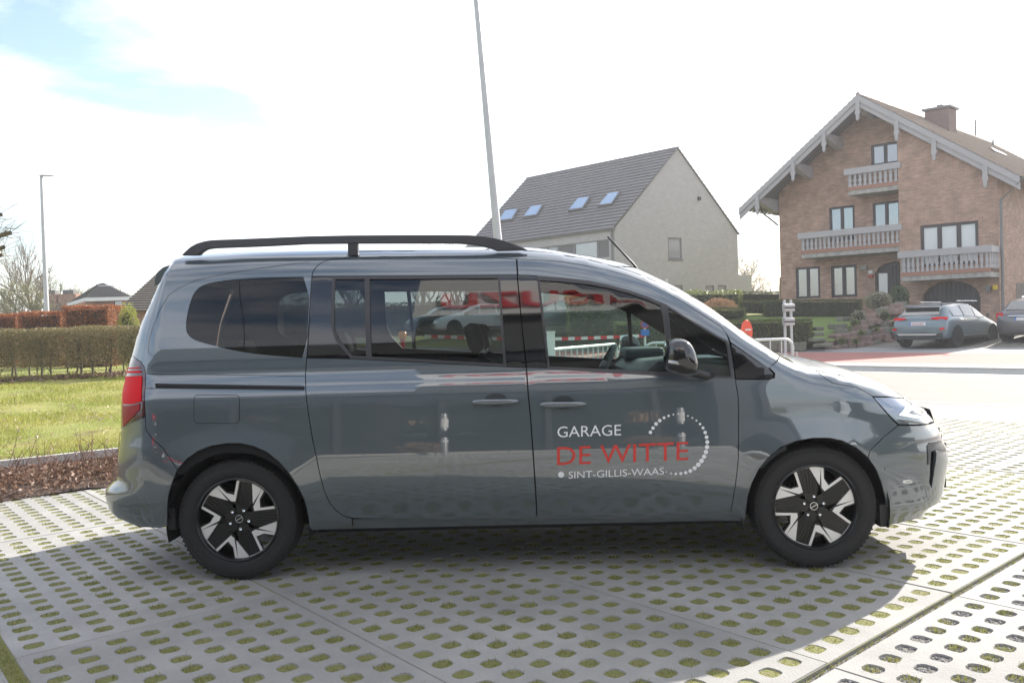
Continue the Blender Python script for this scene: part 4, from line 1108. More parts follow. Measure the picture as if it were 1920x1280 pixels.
def hedge(name, p0, p1, depth, height, label, m, m_core, leaf=(.03, .05), dens=260, cat='hedge', group=None, wob=.06, back=None, lower_thin=0.0, core=True, rnd=.12):
    """clipped hedge from p0 to p1 (front base line), leaves packed near the surface"""
    p0 = Vector(p0); p1 = Vector(p1); L = (p1-p0).length; e = (p1-p0).normalized(); bk = Vector(back).normalized() if back else Vector((-e.y, e.x, 0))
    root = empty(name, p0, 0, label, cat, group)
    faces = [('f', L*height), ('t', L*depth), ('l', depth*height), ('r', depth*height), ('b', L*height*.4)]; P = []
    for k, A in faces:
        n = int(A*dens); s = rng.uniform(0, 1, n); t = rng.uniform(0, 1, n)
        j = np.abs(rng.normal(0, wob*.6, n))
        if k == 'f': x, y, z = s*L, j, t*height
        elif k == 'b': x, y, z = s*L, depth-j, t*height
        elif k == 't': x, y, z = s*L, t*depth, height-j
        elif k == 'l': x, y, z = j, s*depth, t*height
        else: x, y, z = L-j, s*depth, t*height
        if lower_thin:
            keep = (z > height*.5) | (rng.uniform(0, 1, n) < (1-lower_thin)*(z/height*1.2+.15)); x, y, z = x[keep], y[keep], z[keep]
        # wavy clipping
        wv = np.sin(x*2.1+1)*.3+np.sin(x*5.3+z*3)*.35+np.sin(x*.7)*.35
        y = y + np.where(y < depth/2, -1, 1)*wv*wob*.5; z = z*(1+wv*wob*.25/height)
        # rounded edges
        over = np.clip((z-(height-rnd))/rnd, 0, 1); y = np.where(y < depth/2, y+rnd*over**2*.6, y-rnd*over**2*.6)
        P.append(np.stack([e.x*x+bk.x*y, e.y*x+bk.y*y, z+(e.z*x)], 1))
    P = np.concatenate(P)
    link('foliage', leaf_mesh('foliage', P, leaf[0], leaf[1]), m, root)
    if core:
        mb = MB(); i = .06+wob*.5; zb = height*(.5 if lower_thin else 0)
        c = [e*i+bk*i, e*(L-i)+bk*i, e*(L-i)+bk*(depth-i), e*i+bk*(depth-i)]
        mb.add([q+Vector((0, 0, z)) for z in (zb, height-i*1.3) for q in c], [(0, 1, 2, 3), (4, 7, 6, 5), (0, 4, 5, 1), (1, 5, 6, 2), (2, 6, 7, 3), (3, 7, 4, 0)]); mb.build('twig_shade_core', m_core, root)  # solid dark block for the inner twigs and the shade among them
    return root
def bush(name, c, r, label, m, m_core, n=1500, leaf=(.03, .06), cat='shrub', group=None, sq=(1, 1, 1), base_z=0.0, core=.72, lump=.12):
    root = empty(name, (c[0], c[1], c[2]), 0, label, cat, group)
    d = rng.normal(size=(n, 3)); d /= np.linalg.norm(d, axis=1)[:, None]; rad = r*(1-np.abs(rng.normal(0, .13, n)))
    rad *= 1+lump*np.sin(d[:, 0]*7+d[:, 2]*5)+lump*np.sin(d[:, 1]*9+2)
    P = d*rad[:, None]*np.array(sq)+np.array([0, 0, r*sq[2]*.9]); P = P[P[:, 2] > 0]
    link('foliage', leaf_mesh('foliage', P, leaf[0], leaf[1]), m, root)
    mb = MB(); mb.lathe([(.001, .05*r)] + [(r*core*sq[0]*math.sin(t), r*sq[2]*.9-r*core*sq[2]*math.cos(t)) for t in np.linspace(.2, 3.1, 9)], 12); mb.build('twig_shade_core', m_core, root)  # dark fill for twigs and shade inside the bush
    return root
M_bark = mat('grey bark', (.12, .10, .075), .9, noise=(6, .6, (.17, .16, .09)))
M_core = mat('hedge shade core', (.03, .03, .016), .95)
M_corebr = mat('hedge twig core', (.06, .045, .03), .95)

class Frame:
    def __init__(s, O, e, b): s.O = Vector(O); s.e = Vector((*e, 0)).normalized(); s.b = Vector((*b, 0)).normalized(); s.n = s.e.cross(Vector((0, 0, 1)))
    def p(s, x, t, z): q = s.O+s.e*x+s.b*t; return Vector((q.x, q.y, z))
    def at(s, px, py, t=0.0):
        q = PL(px, py, s.O+s.b*t, s.n); d = q-(s.O+s.b*t); x = d.dot(s.e); return x, q.z
def wall(fr, name, outline, holes, t, m, parent, reveal=.14, mrev=None):
    """flat wall in frame coordinates (x, z) at depth t, holes with reveals"""
    vs = []; es = []; loops = [outline]+list(holes)
    for lp in loops:
        b = len(vs); vs += [Vector(p) for p in lp]; es += [(b+i, b+(i+1) % len(lp)) for i in range(len(lp))]
    res = delaunay_2d_cdt(vs, es, [], 0, 1e-6); V2 = res[0]; F = []
    for f in res[2]:
        cx = sum(V2[i].x for i in f)/len(f); cz = sum(V2[i].y for i in f)/len(f)
        if inside(outline, cx, cz) and not any(inside(h, cx, cz) for h in holes): F.append(list(f))
    V = [fr.p(v.x, t, v.y) for v in V2]; uv = [(v.x, v.y) for v in V2]
    for h in holes:
        n = len(h); b = len(V)
        for x, z in h: V.append(fr.p(x, t, z)); uv.append((x, z))
        for x, z in h: V.append(fr.p(x, t+reveal, z)); uv.append((x+reveal, z+reveal))
        F += [[b+i, b+(i+1) % n, b+n+(i+1) % n, b+n+i] for i in range(n)]
    me = bpy.data.meshes.new(name); me.from_pydata([tuple(v) for v in V], [], F); me.update()
    ul = me.uv_layers.new(name='UVMap')
    for l in me.loops: ul.data[l.index].uv = uv[l.vertex_index]
    return link(name, me, m, parent)
def rect(x0, x1, z0, z1): return [(x0, z0), (x1, z0), (x1, z1), (x0, z1)]
def pbox(fr, x0, x1, t0, t1, z0, z1, mb):
    v = [fr.p(x, t, z) for z in (z0, z1) for t in (t0, t1) for x in (x0, x1)]
    mb.add(v, [(0, 2, 3, 1), (4, 5, 7, 6), (0, 1, 5, 4), (2, 6, 7, 3), (0, 4, 6, 2), (1, 3, 7, 5)])
def quadprism(fr, poly, t0, t1, mb):
    n = len(poly); v = [fr.p(x, t, z) for t in (t0, t1) for x, z in poly]
    mb.add(v, [tuple(range(n-1, -1, -1)), tuple(range(n, 2*n))]+[(k, (k+1) % n, n+(k+1) % n, n+k) for k in range(n)])
def brickmat(name, c1, c2, mortar, scale=1.0, bw=.21, bh=.065, var=.28):
    m = bpy.data.materials.new(name); m.use_nodes = True; t = m.node_tree; b = t.nodes['Principled BSDF']; b.inputs['Roughness'].default_value = .9
    u = N(t, 'ShaderNodeUVMap'); br = N(t, 'ShaderNodeTexBrick'); br.inputs['Scale'].default_value = scale
    br.inputs['Brick Width'].default_value = bw; br.inputs['Row Height'].default_value = bh; br.inputs['Mortar Size'].default_value = .008; br.inputs['Bias'].default_value = 0
    br.inputs['Color1'].default_value = (*c1, 1); br.inputs['Color2'].default_value = (*c2, 1); br.inputs['Mortar'].default_value = (*mortar, 1)
    t.links.new(u.outputs[0], br.inputs['Vector'])
    n = N(t, 'ShaderNodeTexNoise'); n.inputs['Scale'].default_value = 2.2; n.inputs['Detail'].default_value = 4; t.links.new(u.outputs[0], n.inputs['Vector'])
    n2 = N(t, 'ShaderNodeTexNoise'); n2.inputs['Scale'].default_value = 9; n2.inputs['Detail'].default_value = 3; mpp = N(t, 'ShaderNodeMapping'); mpp.inputs['Scale'].default_value = (.35, 1.4, 1)
    t.links.new(u.outputs[0], mpp.inputs['Vector']); t.links.new(mpp.outputs[0], n2.inputs['Vector'])
    ad = N(t, 'ShaderNodeMath', operation='ADD'); t.links.new(n.outputs['Fac'], ad.inputs[0]); t.links.new(n2.outputs['Fac'], ad.inputs[1])
    mr = N(t, 'ShaderNodeMapRange'); mr.inputs['From Min'].default_value = .7; mr.inputs['From Max'].default_value = 1.3; mr.inputs['To Min'].default_value = 1-var; mr.inputs['To Max'].default_value = 1+var
    t.links.new(ad.outputs[0], mr.inputs['Value']); mu = N(t, 'ShaderNodeMix', data_type='RGBA', blend_type='MULTIPLY'); mu.inputs['Factor'].default_value = 1
    t.links.new(br.outputs['Color'], mu.inputs['A']); t.links.new(mr.outputs[0], mu.inputs['B']); t.links.new(mu.outputs['Result'], b.inputs['Base Color'])
    return m
M_pane = mat('window pane', (.03, .035, .04), .03, coat=0, spec=1.0)
M_pane.node_tree.nodes['Principled BSDF'].inputs['IOR'].default_value = 2.1
M_curt = mat('curtained pane', (.30, .31, .32), .05, spec=1.0)
M_frame = mat('dark window frame', (.03, .022, .028), .5)
def window_part(fr, x0, x1, z0, z1, t, nmull, parent, fm=None, pm=None, fw=.06, sill=None, depth=.08, name='window'):
    """frame with its panes as sub-parts"""
    mb = MB(); dt = t+.10
    pbox(fr, x0, x1, dt-depth, dt, z1-fw, z1, mb); pbox(fr, x0, x1, dt-depth, dt, z0, z0+fw, mb)
    pbox(fr, x0, x0+fw, dt-depth, dt, z0+fw, z1-fw, mb); pbox(fr, x1-fw, x1, dt-depth, dt, z0+fw, z1-fw, mb)
    for k in range(1, nmull+1):
        xm = x0+(x1-x0)*k/(nmull+1); pbox(fr, xm-fw*.7, xm+fw*.7, dt-depth, dt, z0+fw, z1-fw, mb)
    w = mb.build(name, fm or M_frame, parent)
    for k in range(nmull+1):
        a = x0+(x1-x0)*k/(nmull+1); b = x0+(x1-x0)*(k+1)/(nmull+1); mb = MB(); pbox(fr, a+fw*.7, b-fw*.7, dt-.03, dt-.02, z0+fw, z1-fw, mb); mb.build('pane', pm[k % len(pm)] if isinstance(pm, list) else (pm or M_pane), w)
    if sill: mb = MB(); pbox(fr, x0-.05, x1+.05, t-.05, t+.12, z0-.08, z0, mb); mb.build('sill', sill, w)
    return w
# ================================================================ LEFT: lawn, beds, hedges, houses, lamps
def zl(v):   # lawn rises gently away from the kerb  (v negative = away)
    return max(0, min(.45, (-v-5.8)*.030))
M_lawng = leafmat('lawn blades', (.15, .20, .02), (.42, .39, .10), .6, .4, .8)
V = []; F = []; us = np.linspace(-24, 11.6, 60); vsx = np.linspace(-34, -5.72, 40)
for u in us:
    for v in vsx: p = UV(u, v, zl(v)+.02+.02*math.sin(u*2.1)*math.sin(v*1.7)); V.append(tuple(p))
for i in range(59):
    for j in range(39): a = i*40+j; F.append((a, a+1, a+41, a+40))
me = bpy.data.meshes.new('lawn'); me.from_pydata(V, [], F); me.update()
if me.polygons[0].normal.z < 0: me.flip_normals()
M_lawn = mat('lawn ground', (.20, .23, .035), .95, noise=(.8, .8, (.30, .27, .08), (.42, .6)), noise2=(2.2, .85, (.13, .09, .045), (.55, .68)), bump=(30, 1, .04))
tag(link('lawn', me, M_lawn), kind='structure')
# lawn grass: dense near the kerb, coarser farther off
def lawn_blades(n, u0, u1, v0, v1, h0, h1, w):
    u = rng.uniform(u0, u1, n); v = rng.uniform(v0, v1, n)
    pat = np.sin(u*1.3+np.sin(v*.9)*2)*np.sin(v*1.1+1)+np.sin(u*3.1+v*2.3)*.5; keep = (pat > -.75) | (rng.uniform(size=n) < .45); u = u[keep]; v = v[keep]; pat = pat[keep]; n = len(u)
    h = rng.uniform(h0, h1, n)*(1+.45*np.clip(pat, -1, 1)); z = np.clip((-v-5.8)*.03, 0, .45)+.015; ang = rng.uniform(0, 6.28, n); a2 = rng.uniform(0, 6.28, n); ln = h*rng.uniform(.3, 1.0, n)
    x = OG.x+UH.x*u+VH.x*v; y = OG.y+UH.y*u+VH.y*v
    p0 = np.stack([x-np.cos(ang)*w, y-np.sin(ang)*w, z], 1); p1 = np.stack([x+np.cos(ang)*w, y+np.sin(ang)*w, z], 1); p2 = np.stack([x+np.cos(a2)*ln, y+np.sin(a2)*ln, z+h], 1)
    return np.stack([p0, p1, p2], 1)
LB = np.concatenate([lawn_blades(60000, -8, 3.5, -9, -5.8, .02, .065, .0035), lawn_blades(60000, -10, 6, -13, -9, .02, .06, .0055), lawn_blades(50000, -13, 8, -19, -13, .02, .07, .009), lawn_blades(6000, -10, 7, -19.3, -18.2, .08, .17, .012)]).reshape(-1, 3)
tag(link('lawn_grass', mesh_np('lawn_grass', LB, np.arange(len(LB)).reshape(-1, 3)), M_lawng), 'rough sunlit lawn behind the concrete edging on the left', 'lawn', kind='stuff')
# concrete edging
ke = empty('lawn_kerb'); tag(ke, kind='structure'); k0 = None
for k in range(24):
    if k0 is None:
        m = MB(); a = UV(-12+.004, -5.70, -.0); b = UV(-11+.0, -5.70, -.0); m.bar(a, b-UH*.004, .06, .26); k0 = m.build('kerb_stone', mat('pale concrete edging', (.55, .53, .50), .8, noise=(10, .5, (.40, .38, .35))), ke)
    else: c = k0.copy(); COL.objects.link(c); c.parent = ke; c.location = UH*k
# planting bed: earth, dead leaves, low twiggy groundcover
V = []; F = []; us = np.linspace(-12, 11, 116); vsx = np.linspace(-5.68, -3.95, 12)
for u in us:
    for v in vsx:
        t = (v+5.68)/1.73; V.append(tuple(UV(u, v+(random.uniform(-.06, .06) if v > -4.0 else 0), .008+.045*math.sin(math.pi*min(1, t*1.02))**.7+random.uniform(-.008, .01))))
for i in range(115):
    for j in range(11): a = i*12+j; F.append((a, a+1, a+13, a+12))
me = bpy.data.meshes.new('planting_bed'); me.from_pydata(V, [], F); me.update()
if me.polygons[0].normal.z < 0: me.flip_normals()
tag(link('planting_bed', me, mat('bed earth', (.045, .03, .022), .95, noise=(25, .8, (.11, .065, .045)), bump=(40, 1, .03))), kind='structure')
n = 34000; u = rng.uniform(-9, 8, n); v = -3.9-np.abs(rng.beta(1.4, 1.2, n))*1.75; t = (v+5.68)/1.73
z = .02+.045*np.sin(np.pi*np.clip(t, 0, 1))**.7+rng.uniform(0, .035, n)
P = np.stack([OG.x+UH.x*u+VH.x*v, OG.y+UH.y*u+VH.y*v, z], 1)
M_litter = leafmat('dead leaves', (.04, .022, .015), (.30, .18, .12), .55, .3)
tag(link('leaf_litter', leaf_mesh('leaf_litter', P, .010, .032, tri=False, up=.5, elong=1.1), M_litter), 'brown dead leaves covering the bed beside the lawn edging', 'leaves', kind='stuff')
V = []; tw = []
for k in range(1500):
    u0 = random.uniform(-9, 7); v0 = random.uniform(-5.6, -4.3); p = UV(u0, v0, .05); d = Vector((random.uniform(-1, 1), random.uniform(-1, 1), random.uniform(.3, 1.3))).normalized(); L = random.uniform(.14, .46)
    q = p+d*L*.5; e = q+(d+Vector((random.uniform(-.5, .5), random.uniform(-.5, .5), .1))).normalized()*L*.5; tw += [(p, q, .0035, .003), (q, e, .003, .0015)]
tag(tree_tubes('twigs', tw, mat('red brown twig', (.14, .06, .045), .7), None, 3), 'bare reddish twigs of groundcover standing in the leaf bed', 'twigs', kind='stuff')
n = 17000; idx = rng.integers(0, len(tw), n); s = rng.uniform(0, 1, n)
P = np.array([tuple(tw[i][0].lerp(tw[i][1], float(q))) for i, q in zip(idx, s)])+rng.normal(0, .012, (n, 3))
tag(link('groundcover', leaf_mesh('groundcover', P, .005, .012, tri=False), leafmat('small groundcover leaves', (.10, .055, .03), (.32, .24, .16), .4, .3)), 'low groundcover with small brownish leaves along the slab edge', 'groundcover', kind='stuff')

# bare soil and leaves under the hedge
n = 15000; u = rng.uniform(-14, 8, n); v = rng.normal(-18.6, .35, n); z = np.clip((-v-5.8)*.03, 0, .45)+rng.uniform(.03, .09, n)
tag(link('leaf_litter', leaf_mesh('leaf_litter', np.stack([OG.x+UH.x*u+VH.x*v, OG.y+UH.y*u+VH.y*v, z], 1), .03, .07, tri=False, up=.8), M_litter), 'dark band of leaves and soil at the foot of the low hedge', 'leaves', kind='stuff')
n = 1800; u = rng.uniform(-8, 5, n); v = rng.uniform(-13, -5.9, n); z = np.clip((-v-5.8)*.03, 0, .45)+rng.uniform(.04, .08, n)
tag(link('fallen_leaves', leaf_mesh('fallen_leaves', np.stack([OG.x+UH.x*u+VH.x*v, OG.y+UH.y*u+VH.y*v, z], 1), .012, .03, tri=False, up=.8), leafmat('pale fallen leaves', (.30, .20, .13), (.62, .50, .40), .6, .3)), 'pale leaves scattered over the lawn', 'leaves', kind='stuff')
# ---- front hedge with bare stems
A = G(-60, 716, .36); B_ = G(300, 706, .38); A.z = .36; B_.z = .36
M_haw = leafmat('hawthorn hedge leaf', (.07, .075, .022), (.30, .24, .12), .6, .35, 1.5)
hd = hedge('hawthorn_hedge', A, B_, .8, 1.30, 'low clipped hedge with bare stems beneath, across the lawn at left', M_haw, M_corebr, leaf=(.018, .040), dens=1300, wob=.16, lower_thin=.30, core=False)
ed = (B_-A).normalized(); bd = Vector((-ed.y, ed.x, 0)); Lh = (B_-A).length
n = 16000; P = np.stack([np.zeros(n)]*3, 1); s_ = rng.uniform(0, Lh, n); t_ = rng.uniform(.15, .65, n); z_ = .35+rng.uniform(0, .9, n)
P = np.stack([ed.x*s_+bd.x*t_, ed.y*s_+bd.y*t_, z_], 1); link('foliage', leaf_mesh('foliage', P, .02, .045), M_haw, hd)
k = 0; x = .15
while x < Lh-.1:
    segs = []; p = ed*x+bd*random.uniform(.25, .55); r = random.uniform(.016, .034); d = Vector((random.uniform(-.12, .12), random.uniform(-.1, .1), 1)).normalized()
    for q in range(3):
        e = p+d*.34; segs.append((p, e, r, r*.8)); 
        for w in range(3 if q else 1): segs.append((p.lerp(e, random.random()), e+Vector((random.uniform(-.35, .35), random.uniform(-.2, .2), random.uniform(.0, .35))), r*.4, .004))
        p = e; r *= .8; d = (d+Vector((random.uniform(-.25, .25), random.uniform(-.2, .2), .2))).normalized()
    tree_tubes('stem', segs, M_bark, hd, 5); x += random.uniform(.16, .36)
# ---- copper beech hedges
M_beech = leafmat('dry beech leaf', (.16, .045, .016), (.48, .20, .09), .55, .4, 1.2)
def hedge_px(name, x0, x1, ytop, Y, zb, depth, label, m, core, **k):
    a = AT(x0, 640, Y); b = AT(x1, 640, Y-(x1-x0)*.0); top = AT((x0+x1)/2, ytop, Y); a.z = b.z = zb; h = top.z-zb
    return hedge(name, a, b, depth, h, label, m, core, **k)
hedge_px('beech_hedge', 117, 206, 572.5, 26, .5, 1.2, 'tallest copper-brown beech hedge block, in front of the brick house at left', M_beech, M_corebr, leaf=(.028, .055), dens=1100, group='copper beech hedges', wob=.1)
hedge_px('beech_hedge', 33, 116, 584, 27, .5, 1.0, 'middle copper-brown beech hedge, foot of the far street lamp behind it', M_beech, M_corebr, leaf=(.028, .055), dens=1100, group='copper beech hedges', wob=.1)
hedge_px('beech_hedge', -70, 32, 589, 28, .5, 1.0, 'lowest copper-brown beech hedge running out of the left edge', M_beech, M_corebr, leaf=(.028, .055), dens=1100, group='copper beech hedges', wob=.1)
# round bush
M_ybush = leafmat('yellow green bush leaf', (.16, .19, .03), (.42, .42, .10), .5, .45)
c = AT(240, 610, 24); bush('garden_bush', (c.x, c.y, .5), .62, 'round yellow-green bush showing beside the rear of the van', M_ybush, M_core, 3200, (.02, .05), sq=(.52, .52, 1.62), lump=.05)
# small red object on the hedge
# ---- far street lamp
M_galv = mat('galvanised steel', (.50, .50, .50), .5, metal=.35, noise=(4, .5, (.40, .40, .41)))
def lamp(name, pb, pt, r0, r1, label, arm=None):
    o = empty(name, (pb.x, pb.y, pb.z), 0, label, 'street lamp', 'tall street lamps'); m = MB()
    pts = [(0, 0, 0)] + [tuple((pt-pb)*k) for k in (.33, .66, 1)]; m.tube(pts, [r0, r0*.67+r1*.33, r0*.33+r1*.67, r1], 14); m.build('pole', M_galv, o, auto=40)
    m = MB(); m.tube([(0, 0, -.02), (0, 0, .06)], [r0*1.7, r0*1.7], 14); m.build('base_plate', M_galv, o)
    if arm is not None:
        t = pt-pb; m = MB(); d = Vector(arm)
        m.add([t+d*k+Vector((0, w, h)) for k, ww, hh in ((-.15, .05, .05), (.1, .11, .06), (.9, .12, .045), (1.08, .05, .01)) for w, h in ((-ww, 0), (ww, 0), (ww*.6, hh), (-ww*.6, hh))],
              [(i*4+k, i*4+(k+1) % 4, (i+1)*4+(k+1) % 4, (i+1)*4+k) for i in range(3) for k in range(4)]+[(0, 1, 2, 3), (12, 15, 14, 13)])
        m.build('lamp_head', mat('lamp head grey', (.42, .41, .36), .5), o)
    return o
Yl = 40
pb = AT(89, 620, Yl); pt = AT(77.5, 330, Yl); pb.z = .45
lamp('street_lamp', pb, pt, .13, .075, 'slender street lamp far left with its head pointing right', (.62, 0, -.03))
# ---- near pole behind the van
Yp = 14.6; pt = AT(889, -40, Yp); pm = AT(933, 445, Yp); pb = pm+(pm-pt)*((pm.z)/(pt.z-pm.z)); pb.z = 0
pt2 = pb+(pt-pb)*1.12
lamp('street_lamp', pb, pt2, .098, .035, 'leaning grey lamp pole rising behind the van roof', (.9, 0, .1))

# ---- brick house far left (hipped roof)
M_brickL = brickmat('red brick left house', (.40, .20, .145), (.30, .14, .10), (.42, .34, .28), 1, .24, .08)
M_tileG = mat('grey roof tile', (.10, .095, .09), .75, noise=(3, .5, (.14, .13, .12)))
M_tileG2 = mat('dark brown roof tile', (.10, .085, .07), .75, noise=(2, .6, (.14, .12, .09)))
M_chimL = mat('plain red brick', (.33, .19, .14), .9, noise=(4, .5, (.26, .14, .10)))
M_whit = mat('white eaves board', (.72, .70, .68), .6)
def roof_courses(corners, n, m, parent, name='tile_course', thick=.05, cols=0):
    """corners: eave left, eave right, ridge right, ridge left (world); stepped tile courses"""
    a, b, c, d = [Vector(x) for x in corners]; nn = (b-a).cross(d-a).normalized()
    if nn.z < 0: nn = -nn
    for i in range(n):
        t0 = i/n; t1 = (i+1.08)/n if i < n-1 else 1.0
        p = a.lerp(d, t0); q = b.lerp(c, t0); r = b.lerp(c, min(1, t1)); s = a.lerp(d, min(1, t1)); mb = MB()
        v = [p, q, r, s]; top = [p+nn*thick, q+nn*thick, r+nn*.005, s+nn*.005]
        mb.add(v+top, [(4, 5, 6, 7), (0, 1, 5, 4), (3, 2, 1, 0), (0, 4, 7, 3), (1, 2, 6, 5)]); mb.build(name, m, parent)
Yb = 46
hb = empty('brick_house', AT(200, 600, Yb), 0, 'single-storey brick house with hipped grey roof beyond the beech hedges', 'house')
hb.location.z = .6; off = hb.location.copy()
pbk = AT(160, 559, Yb); pR = AT(248, 558.5, Yb); pL = AT(127, 563.5, Yb+6)
ape = AT(193, 530.5, Yb+3.2); ape2 = AT(184, 533, Yb+8); zE = pbk.z; pR.z = zE; pL.z = zE
bkR = pR+(pL-pbk)*1.6; bkL = pL+(pL-pbk)*.6; 
def rel(p): return Vector(p)-off
def soff(P, dz): return Vector((P.x, P.y, P.z+dz))
roof_courses([rel(pbk), rel(pR), rel(ape), rel(ape)], 14, M_tileG, hb, thick=.06)
roof_courses([rel(pL), rel(pbk), rel(ape), rel(ape2)], 14, M_tileG, hb, thick=.06)
cen = (pbk+pR)/2
def shrinkp(p): return p+(Vector((ape.x, ape.y+2, p.z))-p).normalized()*.45
w0, w1, w2 = shrinkp(pL), shrinkp(pbk), shrinkp(pR)
for a, b in ((w0, w1), (w1, w2)):
    fr = Frame((a.x, a.y, 0), ((b-a).x, (b-a).y), (0, 1)); Lw = (Vector((b.x, b.y, 0))-Vector((a.x, a.y, 0))).length
    hs = [rect(Lw*.55, Lw*.55+.9, zE-1.9, zE-.6), rect(Lw*.2, Lw*.2+.9, zE-1.9, zE-.6)] if a is w0 else []
    if a is w1:
        o = [fr.at(221, 570)[0], fr.at(221, 570)[1]]; hs = [[(o[0]+.26*math.cos(t), o[1]+.38*math.sin(t)) for t in np.linspace(0, 6.28, 13)[:-1]]]
    wl_ = wall(fr, 'wall', rect(0, Lw, .3, zE-.02), hs, 0, M_brickL, hb); 
    wl_.matrix_parent_inverse = Matrix.Identity(4); wl_.location = -off
    for h_ in hs:
        mb = MB(); quadprism(fr, h_, .08, .12, mb); g = mb.build('window', M_pane, hb); g.location = -off
mb = MB()
for a, b in ((pL, pbk), (pbk, pR)): mb.bar(rel(a)-Vector((0, 0, .08)), rel(b)-Vector((0, 0, .08)), .12, .2)
mb.build('eaves_board', M_whit, hb)
mb = MB(); s0 = rel(AT(199.5, 543, Yb+2.0)); mb.add([s0+Vector((-.45, -.1, -.3)), s0+Vector((.5, -.1, -.3)), s0+Vector((.3, .4, .28)), s0+Vector((-.65, .4, .28))], [(0, 1, 2, 3)]); mb.build('skylight', M_whit, hb)
# ---- dark roof house right behind the van's tail
Yc = 33
hc = empty('dark_roof_house', (0, 0, 0), 0, 'house with steep dark tiled roof partly hidden by the van tail', 'house')
eL = AT(218, 584, Yc); ap = AT(300, 508, Yc+4); eR = AT(420, 584, Yc+1); eR.z = eL.z
rr_ = ap+Vector((2.9, .3, 0)); eR = Vector((rr_.x+.6, eL.y+.5, eL.z))
roof_courses([eL, eR, rr_, ap], 18, M_tileG2, hc, thick=.06)
roof_courses([AT(218, 584, Yc)+Vector((1.5, 7, 0)), eL, ap, ap+Vector((.5, .2, 0))], 10, M_tileG2, hc, thick=.06)
bB = eR+Vector((1.0, 8.5, 0)); bA = eL+Vector((1.5, 8.5, 0))
roof_courses([bB, bA, ap, rr_], 12, M_tileG2, hc, thick=.06)
mb = MB(); mb.add([eR+Vector((-.3, .3, 0)), bB+Vector((-.3, -.3, 0)), rr_+Vector((-.3, 0, -.1)), Vector((bB.x-.3, bB.y-.3, .3)), Vector((eR.x-.3, eR.y+.3, .3))], [(4, 3, 1, 2, 0)]); mb.build('gable_wall', M_chimL, hc)
mb = MB(); mb.add([eL+Vector((.4, .5, 0)), bA+Vector((.4, -.3, 0)), Vector((bA.x+.4, bA.y-.3, .3)), Vector((eL.x+.4, eL.y+.5, .3))], [(0, 1, 2, 3)]); mb.build('wall', M_chimL, hc)
fr = Frame((eL.x+.35, eL.y+.45, 0), (eR.x-eL.x, eR.y-eL.y), (-.1, 1)); wl_ = wall(fr, 'wall', rect(0, (eR-eL).length-.6, .3, eL.z+.1), [rect(.5, 1.3, 1.0, 1.9)], 0, M_brickL, hc); window_part(fr, .5, 1.3, 1.0, 1.9, 0, 1, hc, fm=M_whit)
mb = MB(); mb.tube([eL+Vector((.2, .1, -.05)), eL+Vector((.3, .35, -.35)), eL+Vector((.3, .35, -2.2))], .04, 8); mb.build('downpipe', M_whit, hc)
# little grey roof house and chimneys far left
Yd = 62
hh = empty('grey_roof_house', (0, 0, 0), 0, 'distant low house with grey tiled roof behind the middle beech hedge', 'house')
a = AT(93, 582, Yd); b = AT(126, 582, Yd); t = AT(113, 570.5, Yd+3)
b.z = a.z; roof_courses([a, b, t+Vector((.2, 0, 0)), t-Vector((.2, 0, 0))], 8, M_tileG, hh, thick=.06)
mb = MB(); mb.box(a.x+.3, b.x-.3, Yd+.5, Yd+6, .5, a.z); mb.build('wall', mat('far brick', (.33, .19, .14), .9), hh)
M_chim = mat('chimney brick', (.30, .17, .12), .9)
for px, y0, w in ((94, 552, 1.0), (125, 551, 1.5)):
    c = AT(px, y0, Yd+6); mb = MB(); mb.box(c.x-w/2, c.x+w/2, c.y, c.y+1, a.z-.2, c.z); ch = mb.build('chimney', M_chim, hh)
    mb = MB(); mb.box(c.x-w*.3, c.x+w*.3, c.y+.2, c.y+.8, c.z, c.z+.35); mb.build('chimney_pot', M_tileG, ch)
# ---- bare trees
M_bk1 = mat('tree bark brown', (.20, .155, .10), .9); M_bk2 = mat('tree bark green', (.17, .17, .09), .9)
def tree_px(name, px, pbase, ptop, Y, **k):
    b = AT(px, pbase, Y); t = AT(px, ptop, Y); b.z = .5; return bare_tree(name, b, (t.z-b.z)*k.pop('hs', 1.25), **k)
tree_px('bare_tree', 72, 600, 482, 60, spread=.75, trunk=.22, seed=3, m_bark=M_bk1, levels=4, kids=3, upward=.8, label='tallest bare tree behind the far street lamp', group='bare trees at left', trunkfrac=.22)
tree_px('bare_tree', 22, 600, 535, 55, spread=1.0, trunk=.18, seed=5, m_bark=M_bk2, levels=4, kids=3, upward=.55, label='rounded greenish bare tree at the left edge behind the low beech hedge', group='bare trees at left', trunkfrac=.2, leaves=(2, .04, .09, leafmat('catkins', (.14, .15, .05), (.30, .27, .12))))
tree_px('bare_tree', 128, 600, 520, 70, spread=.9, trunk=.22, seed=8, m_bark=M_bk2, levels=4, kids=3, upward=.6, label='bare tree rising just left of the hipped roof', group='bare trees at left', trunkfrac=.2, leaves=(1, .04, .09, leafmat('catkins2', (.16, .15, .06), (.30, .26, .14))))
tree_px('bare_tree', 168, 600, 527, 75, spread=1.0, trunk=.2, seed=11, m_bark=M_bk1, levels=4, kids=3, upward=.5, label='bare tree showing above the hipped roof ridge', group='bare trees at left', trunkfrac=.2)
tree_px('bare_tree', 235, 600, 540, 85, spread=1.1, trunk=.2, seed=12, m_bark=M_bk1, levels=4, kids=3, upward=.5, label='pale bare tree between the hipped roof and the dark roof', group='bare trees at left', trunkfrac=.2)
